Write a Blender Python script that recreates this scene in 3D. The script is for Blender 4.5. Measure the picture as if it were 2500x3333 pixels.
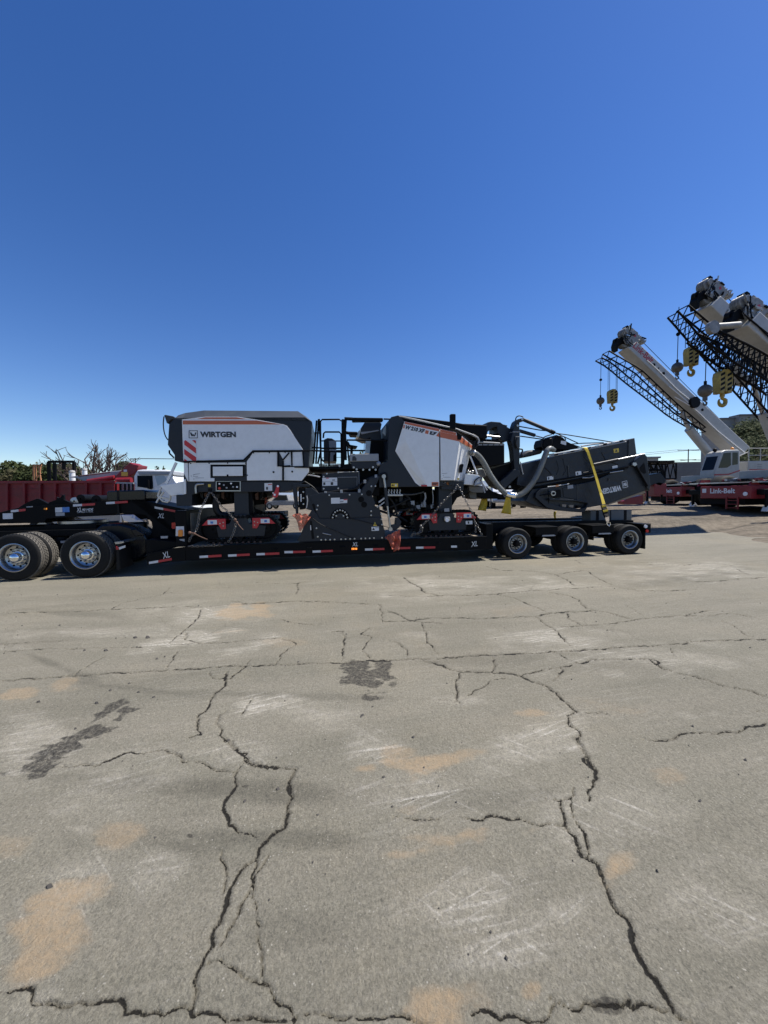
import bpy, bmesh, math, random
import numpy as np
from mathutils import Vector, Matrix
random.seed(11); rng = np.random.default_rng(5)
for o in list(bpy.data.objects): bpy.data.objects.remove(o)
SC = bpy.context.scene; COL = SC.collection

# ---------------------------------------------------------------- camera
FPX, HCAM, YHOR, ROLL = 1250.0, 1.7, 1610.0, 0.017      # photo is 2500 x 3333 px
_p = math.atan((1666.5 - YHOR) / FPX); _r = math.atan(ROLL)
_F = Vector((0, math.cos(_p), -math.sin(_p))); _R0 = Vector((1, 0, 0)); _U0 = Vector((0, math.sin(_p), math.cos(_p)))
_R = math.cos(_r) * _R0 - math.sin(_r) * _U0; _U = math.sin(_r) * _R0 + math.cos(_r) * _U0
cd = bpy.data.cameras.new('camera'); cam = bpy.data.objects.new('camera', cd); COL.objects.link(cam)
M = Matrix((_R, _U, -_F)).transposed().to_4x4(); M.translation = (0, 0, HCAM); cam.matrix_world = M
cd.sensor_fit = 'HORIZONTAL'; cd.sensor_width = 36.0; cd.lens = 36.0 * FPX / 2500.0
cd.clip_start = 0.05; cd.clip_end = 6000
SC.camera = cam

# ---------------------------------------------------------------- sky and sun
SUN_EL, SUN_AZ = math.radians(58), math.radians(11.5)      # azimuth counted from +X towards +Y
sv = Vector((math.cos(SUN_EL) * math.cos(SUN_AZ), math.cos(SUN_EL) * math.sin(SUN_AZ), math.sin(SUN_EL)))
W = bpy.data.worlds.new('World'); SC.world = W; W.use_nodes = True
nt = W.node_tree; bg = nt.nodes['Background']
sky = nt.nodes.new('ShaderNodeTexSky'); sky.sky_type = 'NISHITA'; sky.sun_disc = False
sky.sun_elevation = SUN_EL; sky.sun_rotation = math.atan2(sv.x, sv.y)
sky.air_density = 1.0; sky.dust_density = 0.15; sky.ozone_density = 2.0; sky.altitude = 300
hs = nt.nodes.new('ShaderNodeHueSaturation'); hs.inputs['Hue'].default_value = 0.514; hs.inputs['Saturation'].default_value = 1.31; hs.inputs['Value'].default_value = 1.0
nt.links.new(sky.outputs[0], hs.inputs['Color']); nt.links.new(hs.outputs[0], bg.inputs['Color']); bg.inputs['Strength'].default_value = 0.094
sl = bpy.data.lights.new('sun', 'SUN'); sl.energy = 4.8; sl.angle = math.radians(0.53); sl.color = (1.0, 0.955, 0.88)
so = bpy.data.objects.new('sun', sl); COL.objects.link(so); so.location = (0, 0, 40)
so.rotation_euler = sv.to_track_quat('Z', 'Y').to_euler()
SC.view_settings.view_transform = 'Standard'; SC.view_settings.look = 'None'
SC.view_settings.exposure = 0.58; SC.view_settings.gamma = 1.0

# ---------------------------------------------------------------- pixels to planes
def ray(x, y): return _F + _R * ((x - 1250) / FPX) + _U * ((1666.5 - y) / FPX)
def ground(x, y, z=0.0):
    d = ray(x, y); t = (z - HCAM) / d.z; return (d.x * t, d.y * t)
def at_depth(x, y, Y):
    d = ray(x, y); t = Y / d.y; return Vector((d.x * t, Y, HCAM + d.z * t))
class Plane:
    """upright plane: u along it, w away from the camera, z up"""
    def __init__(s, ox, oy, yaw):
        s.o = Vector((ox, oy, 0)); s.yaw = yaw
        s.u = Vector((math.cos(yaw), math.sin(yaw), 0)); s.n = Vector((-math.sin(yaw), math.cos(yaw), 0))
        s.m = Matrix.Translation(s.o) @ Matrix.Rotation(yaw, 4, 'Z')
    def lp(s, x, y, w=0.0):
        d = ray(x, y); t = (w + s.n.dot(s.o)) / s.n.dot(d)
        P = d * t; return (s.u.dot(P - s.o), P.z + HCAM)
    def poly(s, pts, w=0.0): return [s.lp(x, y, w) for x, y in pts]
def zoom(ox, oy, sc):
    def f(txt): return [(ox + float(a.split(',')[0]) / sc, oy + float(a.split(',')[1]) / sc) for a in txt.split()]
    return f
zS = zoom(0, 0, 1)
zA = zoom(0, 1420, 3.318); zB = zoom(500, 1300, 3.318); zC = zoom(950, 1300, 4.1475); zD = zoom(1250, 1300, 3.6867)
zE = zoom(1600, 1300, 3.0164); zF = zoom(2100, 1250, 4.1475); zG = zoom(1900, 880, 2.765); zH = zoom(400, 1600, 3.318)
zI = zoom(0, 1560, 3.95); zJ = zoom(380, 1560, 5.184); zK = zoom(1500, 1620, 5.184); zL = zoom(1780, 1620, 4.3658)
zM = zoom(1520, 1340, 5.53); zN = zoom(0, 1800, 1.3272); zO = zoom(1250, 1700, 1.3272); zQ = zoom(0, 2400, 0.6636)

a_, b_ = ground(283, 1882), ground(2051, 1805)
TR = Plane(a_[0], a_[1], math.atan2(b_[1] - a_[1], b_[0] - a_[0]))     # near side of the trailer

# ---------------------------------------------------------------- materials
def _n(nt, t, **k):
    n = nt.nodes.new(t)
    for a, v in k.items(): setattr(n, a, v)
    return n
MATS = {}
def mat(name, col, rough=0.5, metal=0.0, var=0.12, scale=3.0, bump=0.0, bscale=40.0, dirt=0.0, dirtcol=(0.20, 0.17, 0.13), spec=0.5, coat=0.0, trans=0.0):
    m = bpy.data.materials.new(name); m.use_nodes = True; t = m.node_tree; b = t.nodes['Principled BSDF']
    tc = _n(t, 'ShaderNodeTexCoord'); L = t.links.new
    nz = _n(t, 'ShaderNodeTexNoise'); nz.inputs['Scale'].default_value = scale; nz.inputs['Detail'].default_value = 8
    nz.inputs['Roughness'].default_value = 0.65; L(tc.outputs['Object'], nz.inputs['Vector'])
    mr = _n(t, 'ShaderNodeMapRange'); L(nz.outputs['Fac'], mr.inputs['Value'])
    mr.inputs['From Min'].default_value = 0.3; mr.inputs['From Max'].default_value = 0.7
    mr.inputs['To Min'].default_value = 1 - var; mr.inputs['To Max'].default_value = 1 + var
    mx = _n(t, 'ShaderNodeMix', data_type='RGBA', blend_type='MULTIPLY'); mx.inputs['Factor'].default_value = 1
    mx.inputs[6].default_value = (*col, 1); L(mr.outputs[0], mx.inputs[7]); out = mx.outputs[2]
    if dirt > 0:
        n2 = _n(t, 'ShaderNodeTexNoise'); n2.inputs['Scale'].default_value = scale * 2.7; n2.inputs['Detail'].default_value = 10
        n2.inputs['Roughness'].default_value = 0.75; L(tc.outputs['Object'], n2.inputs['Vector'])
        r2 = _n(t, 'ShaderNodeMapRange'); L(n2.outputs['Fac'], r2.inputs['Value'])
        r2.inputs['From Min'].default_value = 0.45; r2.inputs['From Max'].default_value = 0.75
        r2.inputs['To Max'].default_value = dirt
        m2 = _n(t, 'ShaderNodeMix', data_type='RGBA'); L(r2.outputs[0], m2.inputs['Factor']); L(out, m2.inputs[6])
        m2.inputs[7].default_value = (*dirtcol, 1); out = m2.outputs[2]
    L(out, b.inputs['Base Color'])
    rr = _n(t, 'ShaderNodeMapRange'); L(nz.outputs['Fac'], rr.inputs['Value'])
    rr.inputs['To Min'].default_value = max(0.03, rough - 0.12); rr.inputs['To Max'].default_value = min(1, rough + 0.12)
    L(rr.outputs[0], b.inputs['Roughness'])
    b.inputs['Metallic'].default_value = metal; b.inputs['Specular IOR Level'].default_value = spec
    if coat: b.inputs['Coat Weight'].default_value = coat; b.inputs['Coat Roughness'].default_value = 0.12
    if trans: b.inputs['Transmission Weight'].default_value = trans
    if bump:
        n3 = _n(t, 'ShaderNodeTexNoise'); n3.inputs['Scale'].default_value = bscale; n3.inputs['Detail'].default_value = 6
        L(tc.outputs['Object'], n3.inputs['Vector'])
        bp = _n(t, 'ShaderNodeBump'); bp.inputs['Strength'].default_value = bump; bp.inputs['Distance'].default_value = 0.02
        L(n3.outputs['Fac'], bp.inputs['Height']); L(bp.outputs[0], b.inputs['Normal'])
    MATS[name] = m; return m
mat('white', (0.72, 0.73, 0.74), 0.32, var=0.05, dirt=0.12, coat=0.4)
mat('offwhite', (0.66, 0.65, 0.61), 0.45, var=0.08, dirt=0.25)
mat('anthracite', (0.013, 0.0175, 0.0245), 0.45, var=0.15, dirt=0.12, dirtcol=(0.045, 0.042, 0.038), spec=0.35)
mat('roofgrey', (0.040, 0.044, 0.046), 0.5, var=0.12, dirt=0.12, dirtcol=(0.12, 0.115, 0.10))
mat('black', (0.0032, 0.0036, 0.0046), 0.55, var=0.25, dirt=0.12, dirtcol=(0.014, 0.0125, 0.011), spec=0.12)
mat('deepblack', (0.003, 0.003, 0.0035), 0.7, var=0.2, spec=0.2)
mat('blackgloss', (0.005, 0.006, 0.009), 0.28, var=0.15, coat=0.15, spec=0.3)
mat('rubber', (0.009, 0.009, 0.009), 0.75, var=0.25, scale=9, dirt=0.22, dirtcol=(0.04, 0.036, 0.03), spec=0.25)
mat('sunlit_tread', (0.075, 0.07, 0.062), 0.85, var=0.25, scale=12, dirt=0.8, dirtcol=(0.24, 0.215, 0.175))  # dirt tone raised so the dusty treads look sunlit
mat('alloy', (0.40, 0.41, 0.42), 0.32, metal=1.0, var=0.10, scale=8, dirt=0.2)
mat('oldalloy', (0.34, 0.35, 0.36), 0.42, metal=0.9, var=0.2, scale=10, dirt=0.35)
mat('chrome', (0.80, 0.81, 0.82), 0.06, metal=1.0, var=0.03)
mat('steel', (0.42, 0.42, 0.42), 0.35, metal=0.9, var=0.2, scale=12, dirt=0.2)
mat('chainsteel', (0.15, 0.145, 0.14), 0.42, metal=0.75, var=0.35, scale=20, dirt=0.3)
mat('rust', (0.10, 0.05, 0.035), 0.75, var=0.3, scale=14, dirt=0.3)
mat('red', (0.50, 0.022, 0.03), 0.4, var=0.12, dirt=0.10)
mat('bedred', (0.17, 0.009, 0.015), 0.55, var=0.25, scale=2, dirt=0.35, dirtcol=(0.10, 0.04, 0.035), bump=0.15, bscale=14)
mat('crimson', (0.21, 0.009, 0.015), 0.45, var=0.15, dirt=0.15)
mat('orange', (0.50, 0.125, 0.055), 0.38, var=0.06)
mat('tapewhite', (0.62, 0.63, 0.65), 0.35, var=0.12, scale=14, dirt=0.2)
mat('tapered', (0.42, 0.02, 0.03), 0.35, var=0.15, scale=14, dirt=0.12)
mat('yellow', (0.52, 0.36, 0.02), 0.6, var=0.15, dirt=0.2)
mat('strap', (0.62, 0.45, 0.03), 0.7, var=0.12, scale=9, dirt=0.15)
mat('hookyellow', (0.33, 0.235, 0.04), 0.5, var=0.3, scale=5, dirt=0.8, dirtcol=(0.10, 0.085, 0.05))
mat('sticker', (0.66, 0.67, 0.68), 0.4, var=0.06)
mat('stickergrey', (0.30, 0.31, 0.33), 0.5, var=0.15)
mat('stickeryellow', (0.62, 0.44, 0.05), 0.4, var=0.06)
mat('blueprint', (0.05, 0.18, 0.50), 0.4, var=0.3, scale=30)
mat('amber', (0.75, 0.25, 0.03), 0.3, var=0.1)
mat('redlens', (0.5, 0.02, 0.02), 0.2, var=0.1)
mat('lens', (0.8, 0.8, 0.82), 0.1, var=0.05)
mat('flag', (0.46, 0.115, 0.07), 0.8, var=0.2, scale=8)
mat('hose', (0.15, 0.16, 0.155), 0.42, var=0.12, scale=8, dirt=0.15)
mat('hoseblack', (0.005, 0.005, 0.006), 0.5, var=0.15, spec=0.3)
mat('tarp', (0.016, 0.020, 0.027), 0.42, var=0.25, scale=4, bump=1.0, bscale=5, dirt=0.12, dirtcol=(0.03, 0.03, 0.03), spec=0.35)
mat('greyface', (0.27, 0.285, 0.30), 0.5, var=0.08, dirt=0.15)
mat('glass', (0.010, 0.013, 0.016), 0.08, var=0.1, spec=0.2)
mat('clearglass', (0.40, 0.48, 0.52), 0.08, var=0.05)
mat('wood', (0.27, 0.225, 0.175), 0.8, var=0.3, scale=6, bump=0.5, bscale=30, dirt=0.4)
mat('plank', (0.036, 0.032, 0.028), 0.75, var=0.3, scale=6, bump=0.4, bscale=30, dirt=0.3)
mat('cribbing', (0.135, 0.135, 0.13), 0.85, var=0.2, scale=3, bump=0.3, bscale=25)
mat('letterdark', (0.016, 0.018, 0.024), 0.4, var=0.05)
mat('letterwhite', (0.66, 0.67, 0.68), 0.4, var=0.06)
mat('letterred', (0.36, 0.03, 0.04), 0.45, var=0.1)
mat('cranewhite', (0.38, 0.375, 0.355), 0.42, var=0.10, scale=1.5, dirt=0.45, dirtcol=(0.24, 0.22, 0.19))
mat('ballgrey', (0.085, 0.08, 0.075), 0.5, metal=0.3, var=0.35, scale=6, dirt=0.3)
mat('cranegrey', (0.24, 0.24, 0.235), 0.5, var=0.3, scale=4, dirt=0.7, dirtcol=(0.10, 0.10, 0.095))
mat('concrete', (0.27, 0.265, 0.25), 0.9, var=0.15, scale=1.2, bump=0.3, bscale=20, dirt=0.3)
mat('block', (0.155, 0.16, 0.165), 0.9, var=0.18, scale=0.8, bump=0.3, bscale=9)
mat('bark', (0.075, 0.055, 0.045), 0.9, var=0.3, scale=5)
mat('leaf', (0.050, 0.062, 0.024), 0.8, var=0.4, scale=0.9, spec=0.1)
mat('leafdry', (0.075, 0.070, 0.036), 0.8, var=0.4, scale=0.9, spec=0.1)
mat('hillside', (0.10, 0.085, 0.055), 0.95, var=0.3, scale=0.3)
mat('hazy_farhill', (0.16, 0.20, 0.26), 1.0, var=0.1, scale=0.01)  # distance haze is put into this blue-grey hill colour
mat('timber', (0.42, 0.19, 0.09), 0.75, var=0.25)
# open-weave flag cloth lets part of the light through
_m = MATS['flag']; _t = _m.node_tree; _o = _t.nodes['Material Output']; _b = _t.nodes['Principled BSDF']; _ms = _t.nodes.new('ShaderNodeMixShader'); _tp = _t.nodes.new('ShaderNodeBsdfTransparent')
_ms.inputs[0].default_value = 0.38; _t.links.new(_b.outputs[0], _ms.inputs[1]); _t.links.new(_tp.outputs[0], _ms.inputs[2]); _t.links.new(_ms.outputs[0], _o.inputs['Surface'])
# a lit amber marker lamp
m = mat('markerlamp', (0.8, 0.25, 0.03), 0.3); m.node_tree.nodes['Principled BSDF'].inputs['Emission Color'].default_value = (1, 0.28, 0.04, 1)
m.node_tree.nodes['Principled BSDF'].inputs['Emission Strength'].default_value = 1.1

# ---------------------------------------------------------------- meshes
def nrm(v):
    l = math.sqrt(sum(c * c for c in v)) or 1; return tuple(c / l for c in v)
class MB:
    def __init__(s): s.v = []; s.f = []
    def add(s, vs, fs):
        k = len(s.v); s.v += [tuple(p) for p in vs]; s.f += [tuple(i + k for i in f) for f in fs]; return s
    def box(s, a, b, c, d, e, f):
        return s.add([(a, c, e), (b, c, e), (b, d, e), (a, d, e), (a, c, f), (b, c, f), (b, d, f), (a, d, f)],
                     [(0, 3, 2, 1), (4, 5, 6, 7), (0, 1, 5, 4), (1, 2, 6, 5), (2, 3, 7, 6), (3, 0, 4, 7)])
    def prism(s, p, w0, w1):
        n = len(p)
        return s.add([(u, w0, z) for u, z in p] + [(u, w1, z) for u, z in p],
                     [tuple(range(n)), tuple(range(2 * n - 1, n - 1, -1))] + [(i, n + i, n + (i + 1) % n, (i + 1) % n) for i in range(n)])
    def loft(s, rings, caps=True, closed=True):
        n = len(rings[0]); k0 = len(s.v); vs = [p for r in rings for p in r]; fs = []
        for j in range(len(rings) - 1):
            for i in range(n if closed else n - 1):
                fs.append((j * n + i, j * n + (i + 1) % n, (j + 1) * n + (i + 1) % n, (j + 1) * n + i))
        if caps: fs += [tuple(range(n - 1, -1, -1)), tuple(range((len(rings) - 1) * n, len(rings) * n))]
        return s.add(vs, fs)
    def tube(s, pts, r, n=8, r1=None, closed=False):
        P = [Vector(p) for p in pts]; m = len(P); rings = []
        up = None
        for i in range(m):
            if closed: t = P[(i + 1) % m] - P[i - 1]
            else: t = (P[min(i + 1, m - 1)] - P[max(i - 1, 0)])
            if t.length < 1e-9: t = Vector((1, 0, 0))
            t.normalize()
            if up is None:
                up = Vector((0, 0, 1)) if abs(t.z) < 0.9 else Vector((0, 1, 0))
            a = t.cross(up); 
            if a.length < 1e-6: a = t.orthogonal()
            a.normalize(); b = a.cross(t); up = b
            rr = r if r1 is None else r + (r1 - r) * i / max(1, m - 1)
            if not isinstance(rr, float) and not isinstance(rr, int): rr = rr
            rings.append([tuple(P[i] + (a * math.cos(2 * math.pi * k / n) + b * math.sin(2 * math.pi * k / n)) * rr) for k in range(n)])
        if closed: rings.append(rings[0]); return s.loft(rings, caps=False)
        return s.loft(rings)
    def bar(s, p, q, a, b=None, up=(0, 0, 1)):
        """square bar from p to q"""
        b = b or a; P, Q = Vector(p), Vector(q); t = (Q - P).normalized(); U = Vector(up)
        x = t.cross(U)
        if x.length < 1e-4: x = t.cross(Vector((0, 1, 0)))
        x.normalize(); y = x.cross(t)
        rs = [[tuple(c + x * (a / 2 * i) + y * (b / 2 * j)) for i, j in ((-1, -1), (1, -1), (1, 1), (-1, 1))] for c in (P, Q)]
        return s.loft(rs)
    def lathe(s, prof, c=(0, 0, 0), n=32, axis='w', caps=False):
        rings = []
        for r, h in prof:
            ring = []
            for k in range(n):
                a = 2 * math.pi * k / n; x, y = r * math.cos(a), r * math.sin(a)
                if axis == 'w': ring.append((c[0] + x, c[1] + h, c[2] + y))
                elif axis == 'z': ring.append((c[0] + x, c[1] + y, c[2] + h))
                else: ring.append((c[0] + h, c[1] + x, c[2] + y))
            rings.append(ring)
        return s.loft(rings, caps=caps)
    def disc(s, u, z, w0, w1, r, n=16): return s.lathe([(r, w0), (r, w1)], (u, 0, z), n, 'w', True)
    def ball(s, c, r, n=16, sz=1.0):
        return s.lathe([(r * math.sin(math.pi * (i + .02) / (8.04)), -r * sz * math.cos(math.pi * (i + .02) / 8.04)) for i in range(9)], c, n, 'z', True)
    def grid(s, fn, nu, nv):
        vs = [fn(i / nu, j / nv) for j in range(nv + 1) for i in range(nu + 1)]
        fs = [(j * (nu + 1) + i, j * (nu + 1) + i + 1, (j + 1) * (nu + 1) + i + 1, (j + 1) * (nu + 1) + i) for j in range(nv) for i in range(nu)]
        return s.add(vs, fs)
    def mesh(s, name, o=(0, 0, 0), smooth=None, norm=True):
        me = bpy.data.meshes.new(name)
        me.from_pydata([(x - o[0], y - o[1], z - o[2]) for x, y, z in s.v], [], s.f)
        if norm:
            bm = bmesh.new(); bm.from_mesh(me); bmesh.ops.recalc_face_normals(bm, faces=bm.faces[:]); bm.to_mesh(me); bm.free()
        if smooth:
            me.polygons.foreach_set('use_smooth', [True] * len(me.polygons))
            try: me.set_sharp_from_angle(angle=math.radians(smooth))
            except Exception: pass
        me.update(); return me
ORI = {}
def top_of(o):
    while o.parent: o = o.parent
    return o
def thing(name, label, cat, plane=None, o=(0, 0, 0), group=None, yaw=None):
    e = bpy.data.objects.new(name, None); COL.objects.link(e); e.empty_display_size = 0.3
    m = (plane.m if plane else Matrix.Identity(4)) @ Matrix.Translation(o)
    if yaw is not None: m = Matrix.Translation(o) @ Matrix.Rotation(yaw, 4, 'Z')
    e.matrix_world = m; ORI[e.name] = tuple(o) if yaw is None else (0, 0, 0)
    e['label'] = label; e['category'] = cat
    if group: e['group'] = group
    return e
def put(me, name, material, parent, loc=(0, 0, 0), bevel=0.0, label=None, rot=None, kind=None):
    while parent.parent and parent.parent.parent: parent = parent.parent      # thing > part > sub-part, no deeper
    o = bpy.data.objects.new(name, me); COL.objects.link(o); o.parent = parent; o.location = loc
    if rot: o.rotation_euler = rot
    if material and not me.materials: me.materials.append(MATS[material])
    if bevel:
        b = o.modifiers.new('bevel', 'BEVEL'); b.width = bevel; b.segments = 2; b.limit_method = 'ANGLE'; b.angle_limit = math.radians(40)
        b.harden_normals = False
    if label: o['label'] = label
    if name in TINY: kind = 'stuff'
    if kind: o['kind'] = kind
    return o
TINY = ('hand_hole_discs', 'wheel_nuts', 'tread_blocks', 'track_bolts', 'track_pads', 'hose_ribs', 'step_grating', 'wires', 'hoist_ropes')
def part(mb, name, material, parent, bevel=0.0, smooth=None, label=None, norm=True, kind=None):
    return put(mb.mesh(name, ORI[top_of(parent).name], smooth, norm), name, material, parent, bevel=bevel, label=label, kind=kind)
def single(mb, name, material, label, cat, plane=None, o=(0, 0, 0), group=None, bevel=0.0, smooth=None, kind=None, norm=True):
    """a thing that is one mesh"""
    me = mb.mesh(name, o, smooth, norm); ob = bpy.data.objects.new(name, me); COL.objects.link(ob)
    ob.matrix_world = (plane.m if plane else Matrix.Identity(4)) @ Matrix.Translation(o); ORI[ob.name] = tuple(o)
    me.materials.append(MATS[material])
    if bevel:
        b = ob.modifiers.new('bevel', 'BEVEL'); b.width = bevel; b.segments = 2; b.limit_method = 'ANGLE'
    if label: ob['label'] = label; ob['category'] = cat
    if group: ob['group'] = group
    if kind: ob['kind'] = kind
    return ob
def text_mb(txt, p, q, w, h, shear=0.0, bold=0.02, depth=0.004, mb=None, flip=False):
    """letters from p to q (u,z of the base line's ends), cap height h, facing the camera side"""
    cu = bpy.data.curves.new('t', 'FONT'); cu.body = txt; cu.shear = shear; cu.offset = bold; cu.resolution_u = 3
    ob = bpy.data.objects.new('t', cu); COL.objects.link(ob); bpy.context.view_layer.update()
    me = bpy.data.meshes.new_from_object(ob.evaluated_get(bpy.context.evaluated_depsgraph_get()))
    V = [v.co.copy() for v in me.vertices]; Fc = [tuple(f.vertices) for f in me.polygons]
    bpy.data.objects.remove(ob); bpy.data.curves.remove(cu); bpy.data.meshes.remove(me)
    x0 = min(v.x for v in V); x1 = max(v.x for v in V); y0 = 0.0; y1 = max(v.y for v in V)
    L = math.hypot(q[0] - p[0], q[1] - p[1]); ca, sa = (q[0] - p[0]) / L, (q[1] - p[1]) / L
    mb = mb or MB(); out = []
    for v in V:
        a = (v.x - x0) / (x1 - x0) * L; b = (v.y - y0) / (y1 - y0) * h
        out.append((p[0] + a * ca - b * sa, w - depth, p[1] + a * sa + b * ca))
    mb.add(out, Fc); return mb
# ---------------------------------------------------------------- ground
def vnoise(x, y, seed, oct=4):
    """value noise, numpy"""
    tot = np.zeros_like(x); amp = 1.0; fr = 1.0; s = 0
    for k in range(oct):
        r = np.random.default_rng(seed * 31 + k); T = r.random((256, 256))
        xi = np.floor(x * fr).astype(int); yi = np.floor(y * fr).astype(int); fx = x * fr - xi; fy = y * fr - yi
        fx = fx * fx * (3 - 2 * fx); fy = fy * fy * (3 - 2 * fy)
        g = lambda a, b: T[a % 256, b % 256]
        tot += amp * ((g(xi, yi) * (1 - fx) + g(xi + 1, yi) * fx) * (1 - fy) + (g(xi, yi + 1) * (1 - fx) + g(xi + 1, yi + 1) * fx) * fy)
        s += amp; amp *= 0.55; fr *= 2.1
    return tot / s
def sstep(a, b, x):
    t = np.clip((x - a) / (b - a), 0, 1); return t * t * (3 - 2 * t)
def asphalt_edge(X, Y):
    """>0 inside the dirt yard"""
    back = Y - 14.6 - 0.02 * X
    # right-hand border runs from (11.2,11.2) to (13,14.9)
    side = (X - 11.2) * 0.90 - (Y - 11.2) * 0.44
    return np.maximum(back, side) + (vnoise(X * 0.5, Y * 0.5, 3) - 0.5) * 1.2
def dirt_z(X, Y):
    e = asphalt_edge(X, Y); 
    z = -0.06 + sstep(-0.15, 0.7, e) * 0.075
    rise = 0.56 * sstep(12.0, 19.0, Y) * sstep(-1, 7, X) + 0.12 * sstep(15, 22, Y)
    rut = (vnoise(X * 0.16 + 7, Y * 0.9, 9, 4) - 0.5) * 0.30 + (vnoise(X * 0.5, Y * 2.2, 12, 3) - 0.5) * 0.16
    berm = 0.22 * np.exp(-((Y - (20.5 - 0.03 * X + vnoise(X * .2, X * 0, 4) * 1.5)) / 0.8) ** 2) * sstep(-3, 3, X) * 0.6
    return z + sstep(0.0, 1.6, e) * (rise + rut * (1 - 0.6 * sstep(60, 120, Y)) + berm * sstep(24, 8, np.abs(X)))
def dirt_h(x, y): return float(dirt_z(np.array([x], float), np.array([y], float))[0])

def sheet(name, X, Y, Z, attrs, material):
    ny, nx = X.shape; me = bpy.data.meshes.new(name)
    co = np.stack([X, Y, Z], -1).reshape(-1, 3).astype(np.float32)
    idx = np.arange(nx * ny).reshape(ny, nx)
    q = np.stack([idx[:-1, :-1], idx[:-1, 1:], idx[1:, 1:], idx[1:, :-1]], -1).reshape(-1, 4)
    me.vertices.add(len(co)); me.vertices.foreach_set('co', co.ravel())
    me.loops.add(q.size); me.loops.foreach_set('vertex_index', q.ravel().astype(np.int32))
    me.polygons.add(len(q)); me.polygons.foreach_set('loop_start', np.arange(0, q.size, 4, dtype=np.int32))
    me.update(calc_edges=True)
    for k, a in attrs.items():
        at = me.attributes.new(k, 'FLOAT', 'POINT'); at.data.foreach_set('value', a.reshape(-1).astype(np.float32))
    me.polygons.foreach_set('use_smooth', [True] * len(me.polygons)); me.validate()
    o = bpy.data.objects.new(name, me); COL.objects.link(o); me.materials.append(material); o['kind'] = 'structure'
    return o

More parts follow.
